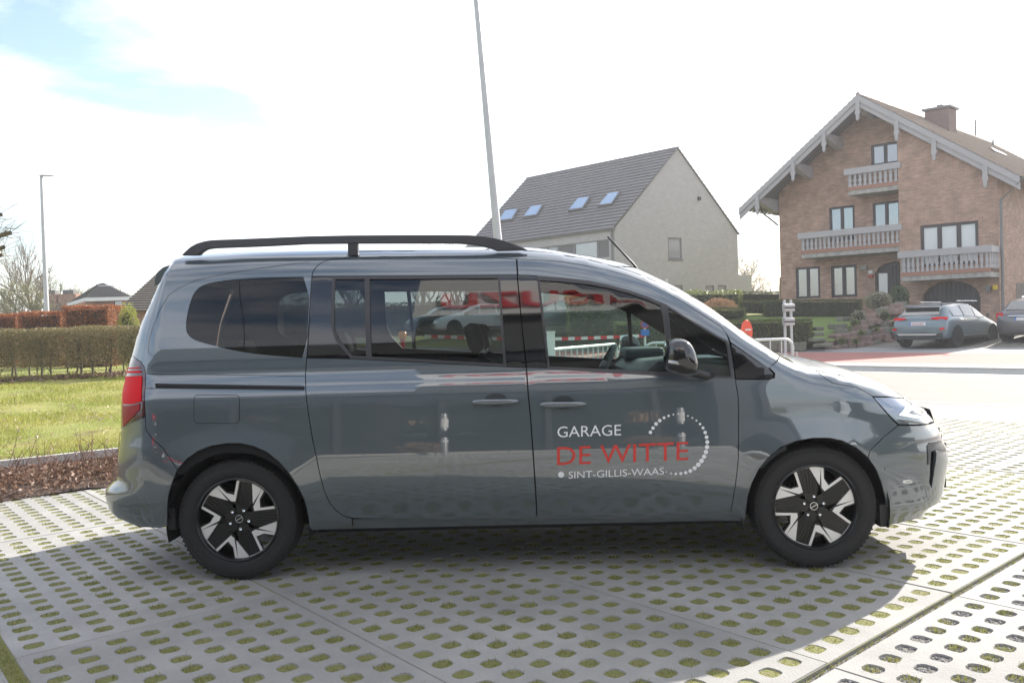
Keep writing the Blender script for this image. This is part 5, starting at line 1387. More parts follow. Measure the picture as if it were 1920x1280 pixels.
# near tree just outside the left edge, its twigs reach into view
bt = empty('pollarded_tree', AT(-75, 640, 21), 0, 'nearer pruned tree whose mossy branch ends enter at the left edge', 'tree'); bt.location.z = .4
M_moss2 = mat('mossy bark', (.15, .13, .05), .9, noise=(8, .7, (.09, .06, .04)))
o0 = bt.location.copy(); segs = [(Vector((0, 0, 0)), Vector((.05, 0, 3.9)), .16, .10)]; tws = []
for (x, y, r) in ((20, 436, .06), (8, 463, .055), (3, 478, .05), (3, 402, .05)):
    e = AT(x, y, 21)-o0; s0 = Vector((.02, 0, e.z-.35)); segs.append((s0, e, r*1.3, r))
    for q in range(26):
        st = s0.lerp(e, random.uniform(.4, 1)); d = Vector((random.uniform(-.5, 1.2), random.uniform(-.6, .6), random.uniform(-.9, .9))).normalized(); L = random.uniform(.3, 1.1)
        m1 = st+d*L*.5; tws += [(st, m1, .008, .006), (m1, m1+(d+Vector((.3, 0, random.uniform(-.3, .5)))).normalized()*L*.5, .006, .002)]
tree_tubes('trunk', segs, M_moss2, bt, 8); tree_tubes('crown', tws, M_bk1, bt, 3)
# ================================================================ GREY HOUSE
M_beige = brickmat('pale grey brick', (.42, .40, .385), (.38, .365, .35), (.41, .395, .38), 1, .24, .09, .07)
M_beigeL = M_beige
M_tileH = mat('flat anthracite tile', (.15, .14, .143), .5, noise=(1.5, .5, (.19, .18, .18)), bump=(12, .3, .02))
Yg = 50.0
c0 = AT(1152, 430, Yg)                      # eaves corner
EG = (-.7155, .6986); GG = (.883, .469)
gh = empty('grey_house', (0, 0, 0), 0, 'pale grey brick house with dark tiled gable roof and four skylights', 'house')
zG = .9
FG = Frame((c0.x, c0.y, 0), GG, (-.40, .917))      # gable wall frame: x right, b back
FL = Frame((c0.x, c0.y, 0), (.7155, -.6986), GG)  # long side frame (x toward the corner: negative = away)
g = lambda px, py, t=0: FG.at(px, py, t)
l = lambda px, py, t=0: FL.at(px, py, t)
apx = g(1270, 279.5); re = g(1383, 440); le = g(1152, 428); we = (re[0], re[1])
outl = [(0, zG-.5), (we[0], zG-.5), (we[0], we[1]), apx, (0, le[1])]
def wrect(f, x0, y0, x1, y1):
    a = f(x0, y1); b = f(x1, y0); return (min(a[0], b[0]), max(a[0], b[0]), min(a[1], b[1]), max(a[1], b[1]))
w1 = wrect(g, 1253, 446, 1278, 486)
small = [wrect(g, 1256, 534.5, 1280, 549), wrect(g, 1323, 535, 1339, 549), wrect(g, 1346, 534.5, 1362, 549)]
wall(FG, 'gable_wall', outl, [rect(*w1)]+[rect(*s) for s in small], 0, M_beige, gh)
M_fr = mat('grey window frame', (.16, .155, .15), .5)
window_part(FG, *w1, 0, 0, gh, fm=M_fr, pm=M_curt, fw=.09, sill=M_fr)
for s in small: window_part(FG, *s, 0, 0, gh, fm=M_fr, pm=M_curt, fw=.07)
# extension at the right
ex = (g(1384, 514)[0], g(1412, 514)[0], g(1400, 514)[1]); mb = MB(); pbox(FG, ex[0], ex[1]+.4, .6, 5, zG-.5, ex[2], mb); mb.build('side_annex', M_beige, gh)
# wall lamp
q = g(1310, 373); mb = MB(); pbox(FG, q[0]-.1, q[0]+.1, -.14, 0, q[1]-.1, q[1]+.12, mb); mb.build('wall_lamp', M_black, gh)
q = g(1252, 537); mb = MB(); mb.tube([FG.p(q[0]-.15, -.1, zG), FG.p(q[0]-.15, -.1, q[1]+.45)], .08, 8); mb.build('vent_pipe', M_whit, gh)
# long side wall
xl = l(905, 470)[0]-2.0; band = wrect(l, 1012, 452, 1142, 482)
zt_ = le[1]; bx0 = l(1010, 470)[0]; bx1 = l(1142, 460)[0]; bz1 = l(1140, 448.5)[1]; bz0 = l(1140, 482)[1]
wall(FL, 'side_wall', rect(xl, 0, zG-.5, zt_), [rect(bx0, bx1, bz0, bz1)], 0, M_beige, gh)
cuts = [1012, 1026, 1046, 1076, 1120, 1142]; kinds = [0, 1, 2, 0, 2]; pn = [M_pane, M_curt, mat('window screen', (.13, .125, .12), .6)]
xs2 = [l(c_, 462)[0] for c_ in cuts]; xs2[0] = bx0; xs2[-1] = bx1
for i in range(5): window_part(FL, xs2[i], xs2[i+1], bz0, bz1, 0, 0, gh, fm=M_fr, pm=pn[kinds[i]] if kinds[i] != 0 else M_pane, fw=.07)
mb = MB(); mb.tube([FL.p(-.12, -.1, zG), FL.p(-.12, -.1, zt_)], .06, 8); mb.build('downpipe', M_fr, gh)
mb = MB(); mb.bar(FL.p(xl-.1, -.12, zt_-.02), FL.p(.15, -.12, zt_-.02), .16, .12); mb.build('gutter', M_fr, gh)
# roof: ridge from the gable apex back along the long side direction
ridR = FG.p(apx[0], -.12, apx[1]+.05)
back = Vector((-.7155, .6986, 0))
rl = AT(988, 334, 50); 
# length so that the far ridge end lands on its picture place
def along(p, d, px, py):
    best = None
    for i in range(400):
        L = i*.1; q = p+d*L; v = q-CAM; xx = 960+FPX*v.dot(C_R)/v.dot(C_F)
        if best is None or abs(xx-px) < best[0]: best = (abs(xx-px), L)
    return best[1]
Lr = along(ridR, back, 988, 334); ridL = ridR+back*Lr
eR = FL.p(.12, -.22, zt_+.0); Le = Lr; eLf = eR+back*Le
NC = 23
roof_courses([eLf, eR, ridR, ridL], NC, M_tileH, gh, thick=.07)
eR2 = FG.p(re[0]+.1, -.12, re[1]); roof_courses([eR2, eR2+back*Lr, ridL, ridR], NC, M_tileH, gh, thick=.07)
mb = MB(); mb.tube([ridR, ridL], .10, 8); mb.build('ridge_tiles', M_tileH, gh)
# far gable end
v = [eLf, ridL, eR2+back*Lr]; mb = MB(); mb.add([v[0], v[1], v[2], Vector((v[2].x, v[2].y, zG-.5)), Vector((v[0].x, v[0].y, zG-.5))], [(0, 1, 2, 3, 4)]); mb.build('gable_wall', M_beige, gh)
# skylights
nR = (eR-eLf).cross(ridL-eLf).normalized(); nR = nR if nR.z > 0 else -nR
def onroof(px, py): return PL(px, py, eR+nR*.12, nR)
M_sky = mat('skylight glass', (.28, .40, .58), .08, spec=.6); M_sky.node_tree.nodes['Principled BSDF'].inputs['IOR'].default_value = 1.6
for qd in (((936, 414), (960, 411), (970.5, 393), (949, 395.5)), ((983, 406.5), (1006, 403), (1017, 385.5), (997, 388)), ((1068, 394), (1092, 390.5), (1105, 370.5), (1085, 373)), ((1124, 385), (1147, 382), (1161, 361), (1142, 364))):
    pts = [onroof(*p) for p in qd]; c_ = sum(pts, Vector())/4; mb = MB()
    outp = [c_+(p-c_)*1.16 for p in pts]
    mb.add([p+nR*.06 for p in outp]+[p-nR*.12 for p in outp], [(0, 1, 2, 3), (0, 4, 5, 1), (1, 5, 6, 2), (2, 6, 7, 3), (3, 7, 4, 0)]); s = mb.build('skylight', M_fr, gh)
    mb = MB(); mb.add([p+nR*.075 for p in pts], [(0, 1, 2, 3)]); mb.build('pane', M_sky, s)

# ================================================================ BRICK CHALET HOUSE
M_brick = brickmat('mottled red brick', (.42, .25, .175), (.34, .205, .145), (.36, .31, .27), 1, .26, .085)
M_wood = mat('grey painted wood', (.40, .385, .39), .6, noise=(5, .4, (.34, .325, .33)))
M_soff = mat('grey soffit boards', (.20, .195, .20), .7)
M_tileR = mat('weathered red roof tile', (.38, .32, .29), .45, noise=(2, .6, (.30, .24, .21)), bump=(20, .6, .03))
M_stone = mat('white stone slab edge', (.42, .40, .37), .8, noise=(6, .7, (.20, .19, .17)))
M_gar = mat('dark garage door', (.035, .032, .036), .6)
Yh = 38.5
ch = empty('chalet_house', (0, 0, 0), 0, 'large brick chalet-style house with overhanging gable roof and three wooden balconies', 'house')
O1 = AT(1600, 560, Yh); EH = (.772, -.635); BH = (.745, .667)
F = Frame((O1.x, O1.y, 0), EH, BH); zH = 1.0
f = lambda px, py, t=0.0: F.at(px, py, t)
TO = -1.55                      # overhang plane
TW = -1.25                      # projecting wing plane
rL = f(1386, 391, TO); rA = f(1608, 177, TO); rR = f(1912, 330, TO)
sl_l = (rA[1]-rL[1])/(rA[0]-rL[0]); sl_r = (rR[1]-rA[1])/(rR[0]-rA[0])
def rz_(x, d=0): return (rA[1]+(x-rA[0])*sl_l if x < rA[0] else rA[1]+(x-rA[0])*sl_r)-d
xl0 = f(1463, 500)[0]; xw = f(1687, 480, TW)[0]; xr = f(1873, 480, TW)[0]
def fr_(x0, y0, x1, y1, t=0.0): return wrect(lambda a, b: f(a, b, t), x0, y0, x1, y1)
W_top = fr_(1634, 264, 1686, 312); W_m1 = fr_(1556, 384, 1602, 455); W_m2 = fr_(1637, 375, 1688, 430)
W_g1 = fr_(1493, 499, 1537, 560); W_g2 = fr_(1559, 495.5, 1606, 558)
dr = fr_(1641, 489, 1697, 560)
door_o = [(dr[0], dr[2]), (dr[1]+.5, dr[2]), (dr[1]+.5, dr[3]-.15)] + [(dr[0]+(dr[1]+.5-dr[0])*(.5+.5*math.cos(t)), dr[3]-.55+.55*math.sin(t)) for t in np.linspace(.35, math.pi-.15, 7)] + [(dr[0], dr[3]-.6)]
gd = 0.14
left_wall = [(xl0, zH-.8), (xw+.6, zH-.8), (xw+.6, rz_(xw+.6, gd)), (rA[0], rA[1]-gd), (xl0, rz_(xl0, gd))]
wall(F, 'wall', left_wall, [rect(*W_top), rect(*W_m1), rect(*W_m2), rect(*W_g1), rect(*W_g2), door_o], 0, M_brick, ch)
# wing
W_w = fr_(1727, 413, 1834, 500, TW)
gx0 = f(1728, 560, TW)[0]; gx1 = f(1838, 560, TW)[0]; gz1 = f(1783, 526.5, TW)[1]; gz0 = zH-.3
garage = [(gx0, gz0), (gx1, gz0)] + [(gx1-(gx1-gx0)*(.5-.5*math.cos(t)), gz1-.75+.75*math.sin(t)) for t in np.linspace(0, math.pi, 13)]
wing_w = [(xw, zH-.8), (xr, zH-.8), (xr, rz_(xr, gd)), (xw, rz_(xw, gd))]
wall(F, 'wing_wall', wing_w, [rect(*W_w), garage], TW, M_brick, ch, reveal=.3)
# wing's left return and the right flank
mb = MB(); v = [F.p(xw, TW, zH-.8), F.p(xw, 0, zH-.8), F.p(xw, 0, rz_(xw, gd)), F.p(xw, TW, rz_(xw, gd))]
def plainwall(name, pts, m):
    me = bpy.data.meshes.new(name); me.from_pydata([tuple(p) for p in pts], [], [tuple(range(len(pts)))]); ul = me.uv_layers.new(name='UVMap')
    for lp in me.loops: p = pts[lp.vertex_index]; ul.data[lp.index].uv = ((Vector((p.x, p.y, 0))-Vector((pts[0].x, pts[0].y, 0))).length, p.z)
    me.update(); return link(name, me, m, ch)
plainwall('wing_wall', v, M_brick)
D = 15.0
plainwall('wall', [F.p(xr, TW, zH-.8), F.p(xr, D, zH-.8), F.p(xr, D, rz_(xr, gd)), F.p(xr, TW, rz_(xr, gd))], M_brick)
plainwall('wall', [F.p(xl0, 0, zH-.8), F.p(xl0, D, zH-.8), F.p(xl0, D, rz_(xl0, gd)), F.p(xl0, 0, rz_(xl0, gd))], M_brick)
plainwall('wall', [F.p(xl0, D, zH-.8), F.p(xr, D, zH-.8), F.p(xr, D, rz_(xr, gd)), F.p(rA[0], D, rA[1]-gd), F.p(xl0, D, rz_(xl0, gd))], M_brick)
# roof slopes (courses on the visible right slope, soffit boards below)
A0 = F.p(rA[0], TO, rA[1]); L0 = F.p(rL[0], TO, rL[1]); R0 = F.p(rR[0], TO, rR[1]); bk = F.b*(D+2.2)
roof_courses([R0+bk, R0, A0, A0+bk], 30, M_tileR, ch, thick=.05)
roof_courses([L0, L0+bk, A0+bk, A0], 26, M_tileR, ch, thick=.05)
mb = MB(); mb.tube([A0, A0+bk], .11, 8); mb.build('ridge_tiles', M_tileR, ch)
dz = Vector((0, 0, -.10))
for a, b in ((L0, A0), (A0, R0)):
    nb = 9
    for k in range(nb):
        mb = MB(); p = a+bk*(k/nb*.0); t0 = F.b*(k*.36); t1 = F.b*(k*.36+.33)
        mb.add([a+dz+t0, b+dz+t0, b+dz+t1, a+dz+t1], [(0, 1, 2, 3)]); mb.build('soffit_board', M_soff, ch)
    mb = MB(); mb.add([a+dz+F.b*3.2, b+dz+F.b*3.2, b+dz+bk, a+dz+bk], [(0, 1, 2, 3)]); mb.build('soffit_board', M_soff, ch)
    for j, (h0, h1, o) in enumerate(((-.30, -.02, -.06), (-.55, -.28, .0))):
        mb = MB(); mb.add([a+Vector((0, 0, h))+F.b*t for t in (o, o+.07) for h in (h0, h1)]+[b+Vector((0, 0, h))+F.b*t for t in (o, o+.07) for h in (h0, h1)], [(0, 1, 5, 4), (2, 6, 7, 3), (0, 4, 6, 2), (1, 3, 7, 5), (0, 2, 3, 1), (4, 5, 7, 6)]); mb.build('barge_board', M_wood, ch)
# purlin ends and their finials
pur = [(1421, 377, 1), (1488, 318, 1), (1546, 262, 1), (1609, 205, 1), (1682, 238, 0), (1752, 268, 0), (1848, 322, 0)]
for px, py, vis in pur:
    x, z = f(px, py, TO); zc = rz_(x)-.62
    mb = MB()
    x1 = x+.0
    prof = [(TO+.1, zc+.30), (1.0, zc+.30), (1.0, zc-.28), (TO+1.2, zc-.28), (TO+.9, zc-.16), (TO+.65, zc-.16), (TO+.45, zc-.02), (TO+.25, zc-.02), (TO+.1, zc+.08)]
    vv = [F.p(x1+sx, t, z) for sx in (-.13, .13) for t, z in prof]; n_ = len(prof)
    mb.add(vv, [tuple(range(n_-1, -1, -1)), tuple(range(n_, 2*n_))]+[(k, (k+1) % n_, n_+(k+1) % n_, n_+k) for k in range(n_)]); mb.build('purlin', M_wood, ch)
    mb = MB(); pr = [(-.14, .2), (-.14, -.35), (-.20, -.5), (-.10, -.66), (-.12, -.85), (0, -1.0), (.12, -.85), (.10, -.66), (.20, -.5), (.14, -.35), (.14, .2)]
    quadprism(F, [(x+a*.6, rz_(x)-.45+b*.75) for a, b in pr], TO-.10, TO-.02, mb); mb.build('finial_board', M_wood, ch)
# windows
M_cur2 = mat('pane with net curtain', (.22, .25, .30), .05, spec=1.0); M_cur2.node_tree.nodes['Principled BSDF'].inputs['IOR'].default_value = 1.9
M_wht = mat('pane showing white curtain', (.55, .57, .57), .12, spec=1.0)
window_part(F, *W_top, 0, 1, ch, pm=M_cur2, fw=.10); window_part(F, *W_m1, 0, 1, ch, pm=[M_cur2, M_pane], fw=.10); window_part(F, *W_m2, 0, 1, ch, pm=[M_cur2, M_pane], fw=.10)
window_part(F, *W_g1, 0, 1, ch, pm=M_pane, fw=.10); window_part(F, *W_g2, 0, 1, ch, pm=M_pane, fw=.12); window_part(F, *W_w, TW, 2, ch, pm=M_wht, fw=.12)
# front door with boards under its arch, garage door with boards
mb = MB(); n_ = len(door_o); quadprism(F, [(x, z) for x, z in door_o], .16, .22, mb); dd = mb.build('front_door', M_gar, ch)
xa = dr[0]+.62
for k in range(9):
    mb = MB(); pbox(F, xa+k*.14, xa+k*.14+.115, .12, .16, dr[2], dr[3]-.18, mb); mb.build('plank', M_gar, dd)
mb = MB(); pbox(F, dr[0]+.12, xa-.12, .13, .16, dr[2]+.1, dr[3]-.5, mb); mb.build('pane', M_cur2, dd)
mb = MB(); quadprism(F, garage, TW+.26, TW+.32, mb); gdoor = mb.build('garage_door', M_gar, ch)
k = 0; x = gx0+.03
while x < gx1-.1:
    u = (x+.08-gx0)/(gx1-gx0); top = gz1-.75+.75*math.sqrt(max(0, 1-(2*u-1)**2)); mb = MB(); pbox(F, x, x+.15, TW+.22, TW+.26, gz0, top-.02, mb); mb.build('plank', M_gar, gdoor); x += .18
# balconies
def balcony(x0, x1, ztop, zbot, t0, t1, nbal, left=True, right=False):
    o = None
    mb = MB(); pbox(F, x0-.12, x1+.12, t0-.10, t0+.08, ztop-.28, ztop, mb); o = mb.build('balcony', M_wood, ch)
    mb = MB(); pbox(F, x0, x1, t0, t1, zbot-.42, zbot-.22, mb); mb.build('floor_slab', M_stone, o)
    mb = MB(); pbox(F, x0-.02, x1+.02, t0-.03, t0+.05, zbot-.22, zbot-.05, mb); mb.build('lower_rail', mat('reddish edge', (.33, .17, .12), .8), o)
    def bal(fx, ft, hw):
        pr = [(-.5, 0), (-.5, .12), (-.28, .22), (-.28, .34), (-.46, .46), (-.40, .60), (-.28, .70), (-.34, .84), (-.46, .9), (-.46, 1)]
        pr = pr+[(-a, b) for a, b in reversed(pr)]; H_ = ztop-.28-(zbot-.05); mb = MB()
        if ft is None: quadprism(F, [(fx+a*hw*2, zbot-.05+b*H_) for a, b in pr], t0-.01, t0+.03, mb)
        else:
            v = [F.p(fx+s, ft+a*hw*2, zbot-.05+b*H_) for s in (-.02, .02) for a, b in pr]; n_ = len(pr); mb.add(v, [tuple(range(n_-1, -1, -1)), tuple(range(n_, 2*n_))]+[(k, (k+1) % n_, n_+(k+1) % n_, n_+k) for k in range(n_)])
        mb.build('baluster', M_wood, o)
    st = (x1-x0)/nbal
    for k in range(nbal): bal(x0+st*(k+.5), None, st*.36)
    for side, xx in ((left, x0), (right, x1)):
        if side:
            mb = MB(); v0 = F.p(xx, t0, ztop-.14); v1 = F.p(xx, t1, ztop-.14); mb.bar(v0, v1, .16, .26); mb.build('side_rail', M_wood, o)
            nn_ = max(2, int(abs(t1-t0)/st))
            for k in range(nn_): bal(xx, t0+(t1-t0)*(k+.5)/nn_, st*.36)
b1x0, b1zt = f(1502, 437.5, -1.2); b1zb = f(1502, 468, -1.2)[1]; balcony(b1x0, xw, b1zt, b1zb, -1.2, 0, 22)
b2x0, b2zt = f(1589, 317.5, -1.2); b2zb = f(1592, 349, -1.2)[1]; balcony(b2x0, xw, b2zt, b2zb, -1.2, 0, 10)
b3x0, b3zt = f(1690, 472, TW-1.1); b3x1 = f(1855, 470, TW-1.1)[0]; b3zb = f(1692, 509, TW-1.1)[1]; balcony(b3x0, b3x1, b3zt, b3zb, TW-1.1, TW, 18, True, True)
# wall lamp, meter plate, house sign, letter box, downpipes, chimney
def small(px, py, w, h, t, m, nm):
    x, z = f(px, py, t); mb = MB(); pbox(F, x-w/2, x+w/2, t-.12, t, z-h/2, z+h/2, mb); return mb.build(nm, m, ch)
small(1854.5, 542, .16, .28, TW, M_gloss, 'letter_box'); small(1867, 538.5, .14, .18, TW, mat('yellow plate', (.75, .55, .03), .6), 'yellow_sign'); small(1621, 502, .28, .18, 0, M_gloss, 'house_sign')
small(1634, 510, .18, .16, 0, M_whit, 'notice_plate'); small(1634, 518, .18, .10, 0, mat('red plate', (.5, .08, .07), .6), 'notice_plate')
q = f(1878, 480, TW); mb = MB(); mb.tube([F.p(q[0]+.05, TW-.12, zH-.6), F.p(q[0]+.05, TW-.12, f(1877, 375, TW)[1]), F.p(q[0]+1.1, TW-.4, f(1877, 375, TW)[1]+.9)], .06, 8); mb.build('downpipe', M_fr, ch)
q = f(1432, 398, 0); mb = MB(); mb.tube([F.p(q[0], -.2, q[1]+.25), F.p(q[0]+.05, -.2, q[1]-.05), F.p(xl0, -.1, q[1]-.75)], .045, 8); mb.build('downpipe', M_fr, ch)
# chimney: stands on the right slope
cc = PL(1762, 238, R0, (R0+bk-R0).cross(A0-R0).normalized()); w_ = 1.0
frc = Frame((cc.x, cc.y, 0), EH, BH); zc0 = cc.z-1.2; zc1 = AT(1762, 207, cc.y).z
mb = MB(); pbox(frc, -.55, .55, -.35, .6, zc0, zc1, mb); chim = mb.build('chimney', mat('chimney dark brick', (.22, .15, .13), .9, noise=(3, .5, (.16, .11, .10))), ch)
mb = MB(); pbox(frc, -.66, .66, -.46, .71, zc1, zc1+.10, mb); mb.build('chimney_cap', M_fr, chim); mb = MB(); pbox(frc, -.12, .12, 0, .24, zc1+.1, zc1+.28, mb); mb.build('chimney_pot', M_fr, chim)
slope_n = (bk).cross(A0-R0).normalized(); slope_n = slope_n if slope_n.z > 0 else -slope_n
for px, y0, y1 in ((1791, 243, 231), (1829, 252, 225), (1862, 274, 262)):
    b = PL(px, y0, R0, slope_n); t = AT(px, y1, b.y); mb = MB(); mb.tube([b-Vector((0, 0, .2)), t], .05, 8); mb.build('vent_pipe', M_fr, ch)
for qd in (((1858, 276), (1882, 287), (1890, 292), (1866, 283)),):
    pts = [PL(*p, R0+slope_n*.1, slope_n) for p in qd]; mb = MB(); mb.add(pts, [(0, 1, 2, 3)]); mb.build('skylight', M_sky, ch)
# ================================================================ GARDEN ACROSS THE ROAD
M_yew = leafmat('clipped dark hedge leaf', (.045, .065, .016), (.13, .15, .045), .55, .25, 2)
M_yew2 = leafmat('clipped hedge top leaf', (.07, .09, .02), (.17, .18, .05), .55, .3, 2)
M_laur = leafmat('laurel leaf', (.09, .13, .025), (.28, .30, .10), .35, .3, 2)
M_hyd = leafmat('dried hydrangea', (.22, .11, .055), (.50, .33, .19), .8, .3, 3)
M_varieg = leafmat('variegated leaf', (.18, .18, .10), (.46, .42, .30), .5, .3, 5)
M_cam = leafmat('camellia leaf', (.04, .08, .03), (.12, .18, .07), .35, .2, 3)
def hpx(name, x0, y0, x1, y1, Y0, Y1, ytop, depth, label, m, core=None, **k):
    a = AT(x0, y0, Y0); b = AT(x1, y1, Y1); t = AT(x1, ytop, Y1); h = t.z-b.z
    return hedge(name, a, b, depth, h, label, m, core or M_core, **k)
gr = 'clipped hedges in the chalet garden'
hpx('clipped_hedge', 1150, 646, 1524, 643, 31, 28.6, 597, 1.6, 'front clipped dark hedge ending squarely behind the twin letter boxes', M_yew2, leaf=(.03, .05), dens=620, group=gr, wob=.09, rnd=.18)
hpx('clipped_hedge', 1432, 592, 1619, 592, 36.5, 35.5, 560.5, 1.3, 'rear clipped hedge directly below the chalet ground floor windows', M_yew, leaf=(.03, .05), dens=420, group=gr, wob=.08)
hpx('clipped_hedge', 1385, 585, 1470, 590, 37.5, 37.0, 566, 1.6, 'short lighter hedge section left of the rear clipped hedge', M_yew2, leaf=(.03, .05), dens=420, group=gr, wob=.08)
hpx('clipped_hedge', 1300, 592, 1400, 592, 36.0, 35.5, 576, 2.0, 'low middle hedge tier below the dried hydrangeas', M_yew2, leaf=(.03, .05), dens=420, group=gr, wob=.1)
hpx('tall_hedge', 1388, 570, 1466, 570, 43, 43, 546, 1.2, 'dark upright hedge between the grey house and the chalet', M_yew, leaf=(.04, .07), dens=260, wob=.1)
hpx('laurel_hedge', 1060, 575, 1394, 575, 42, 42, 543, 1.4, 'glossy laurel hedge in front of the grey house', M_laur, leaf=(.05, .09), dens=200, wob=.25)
for px, py, Y, r, nm in ((1349, 577, 39, .62, 'broad mound of dried brown hydrangea heads above the van windscreen'), (1311, 577, 39.5, .38, 'smaller dried hydrangea clump left of the broad brown mound')):
    c = AT(px, py, Y); rt_ = empty('hydrangea', (c.x, c.y, c.z-.15), 0, nm, 'shrub', 'dried hydrangeas')
    P = []; 
    for q in range(int(150*r*2)):
        d = Vector((random.gauss(0, 1), random.gauss(0, 1), abs(random.gauss(0, 1)))).normalized(); o_ = Vector((d.x*r*1.45, d.y*r, d.z*r*.95))*random.uniform(.8, 1.03)
        for w in range(34): P.append(o_+Vector((random.gauss(0, 1), random.gauss(0, 1), random.gauss(0, 1))).normalized()*.065)
    link('flower_heads', leaf_mesh('flower_heads', P, .02, .035), M_hyd, rt_)
    tree_tubes('stems', [(Vector((random.uniform(-.2, .2), random.uniform(-.2, .2), 0)), Vector((random.uniform(-1, 1)*r, random.uniform(-.6, .6)*r, r*.6)), .012, .006) for q in range(30)], M_bk1, rt_, 3)
c = AT(1646, 578, 33.5); bush('variegated_shrub', (c.x, c.y, c.z-.05), .56, 'rounded pale variegated shrub on top of the stone bank', M_varieg, M_core, 2600, (.025, .05), sq=(1.0, .9, .70), lump=.03, cat='shrub')
c = AT(1686, 575, 35); bush('green_shrub', (c.x, c.y, c.z-.1), .46, 'upright glossy green shrub beside the garage wall', M_cam, M_core, 2200, (.03, .06), sq=(.85, .9, 1.15), lump=.08)
c = AT(1610, 592, 32); bush('pale_shrub', (c.x, c.y, c.z-.2), .26, 'small pale-flowered shrub at the top of the stone bank edge', M_varieg, M_core, 500, (.03, .05), sq=(1, 1, .9))
# garden lawn and soil rise
gl = MB(); pts = [AT(1480, 640, 29.5), AT(1560, 640, 29.0), AT(1640, 606, 33), AT(1700, 590, 36), AT(1440, 592, 37), AT(1250, 592, 38), AT(1150, 640, 31)]
gl.add(pts, [tuple(range(7))]); gg_ = gl.build('garden_lawn', mat('garden lawn', (.16, .22, .05), .95, noise=(2, .5, (.12, .18, .04)), bump=(40, 1, .02))); tag(gg_, kind='structure')
# flat garden around the houses so nothing floats
bg_ = MB(); bg_.add([AT(1150, 592, 38), AT(1466, 592, 37.5), AT(1466, 575, 60), AT(900, 575, 70), AT(900, 592, 40)], [(0, 1, 2, 3, 4)]); tag(bg_.build('back_garden', M_lawn), kind='structure')
# rocks of the bank: stepped courses of irregular blocks
M_rock = mat('pinkish rough stone', (.30, .20, .17), .9, noise=(3, .7, (.22, .16, .14)), noise2=(6, .8, (.10, .12, .05), (.55, .7)), bump=(15, 1, .04))
M_rock2 = mat('mossy grey stone', (.20, .19, .17), .9, noise=(4, .7, (.13, .15, .07)), bump=(15, 1, .04))
bank = empty('stone_bank', (0, 0, 0), 0, 'stepped retaining bank of rough pinkish stone blocks beside the driveway', 'stone wall')
def rock(c, sx, sy, sz, rz, m, name='stone', parent=None):
    mb = MB(); vs = []
    for z in (-1, 1):
        for y in (-1, 1):
            for x in (-1, 1): vs.append(Vector((x*sx/2*random.uniform(.82, 1.05), y*sy/2*random.uniform(.85, 1.05), z*sz/2*random.uniform(.82, 1.05))))
    Mz = Matrix.Translation(c) @ Matrix.Rotation(rz, 4, 'Z'); mb.add([Mz @ v for v in vs], [(0, 2, 3, 1), (4, 5, 7, 6), (0, 1, 5, 4), (2, 6, 7, 3), (0, 4, 6, 2), (1, 3, 7, 5)])
    return mb.build(name, m, parent, bevel=.035)
rows = [((1556, 655, 28.9), (1692, 637, 30.6), 0), ((1545, 645, 29.2), (1690, 626, 30.9), 1), ((1560, 634, 29.6), (1690, 614, 31.2), 0), ((1574, 622, 30.0), (1690, 602, 31.5), 1), ((1622, 607, 30.8), (1692, 591, 31.9), 0), ((1634, 596, 31.4), (1694, 580, 32.3), 1), ((1650, 585, 32.0), (1694, 570, 32.8), 0)]
yaw = math.atan2(-.1, 1)
for (x0, y0, Y0), (x1, y1, Y1), sh in rows:
    a = AT(x0, y0, Y0); b = AT(x1, y1, Y1); L = (b-a).length; d = (b-a).normalized(); s = .0 if not sh else -.12; rzz = math.atan2(d.y, d.x)
    while s < L:
        w = random.uniform(.26, .44); 
        if random.random() < .86: rock(a+d*(s+w/2)+Vector((0, random.uniform(-.04, .10), random.uniform(-.02, .02))), w*.95, .45, .25, rzz+random.uniform(-.12, .12), M_rock if random.random() < .72 else M_rock2, 'stone', bank)
        s += w
mb = MB(); mb.add([AT(1560, 652, 29.3), AT(1694, 636, 31.0), AT(1694, 575, 33.6), AT(1640, 588, 33.0), AT(1580, 618, 31.2), AT(1548, 645, 29.8)], [(0, 1, 2, 3, 4, 5)]); mb.build('bank_earth', mat('bank earth', (.05, .05, .025), .95, noise=(8, .8, (.09, .12, .03))), bank)
for (px, py, Y, r), lab in zip(((1598, 606, 30.4, .16), (1655, 592, 31.2, .22), (1600, 640, 29.2, .12), (1612, 625, 29.7, .12), (1575, 640, 29.1, .14), (1672, 608, 31.0, .12), (1640, 618, 30.4, .1)), ('under the grey boulder at the bank top', 'largest, just below the pale variegated shrub', 'at the bank foot beside the steps', 'low in the middle courses', 'leftmost, near the garden steps', 'rightmost, beside the parked crossover car', 'halfway up, in the centre of the stones')):
    c = AT(px, py, Y); bush('rock_plant', (c.x, c.y-.15, c.z-r*.8), r, 'green cushion plant on the stone bank, '+lab, M_laur, M_core, 260, (.02, .04), group='cushion plants on the stone bank')
for px, py, Y, s in ((1583, 598, 32.5, .40), (1570, 612, 31.0, .46)):
    c = AT(px, py, Y); tag(rock(c, s*1.3, s, s*.5, .3, M_rock2, 'boulder'), 'grey boulder on the grass behind the stone bank' if s < .42 else 'flat grey boulder lying on the end of the stone bank', 'boulder')
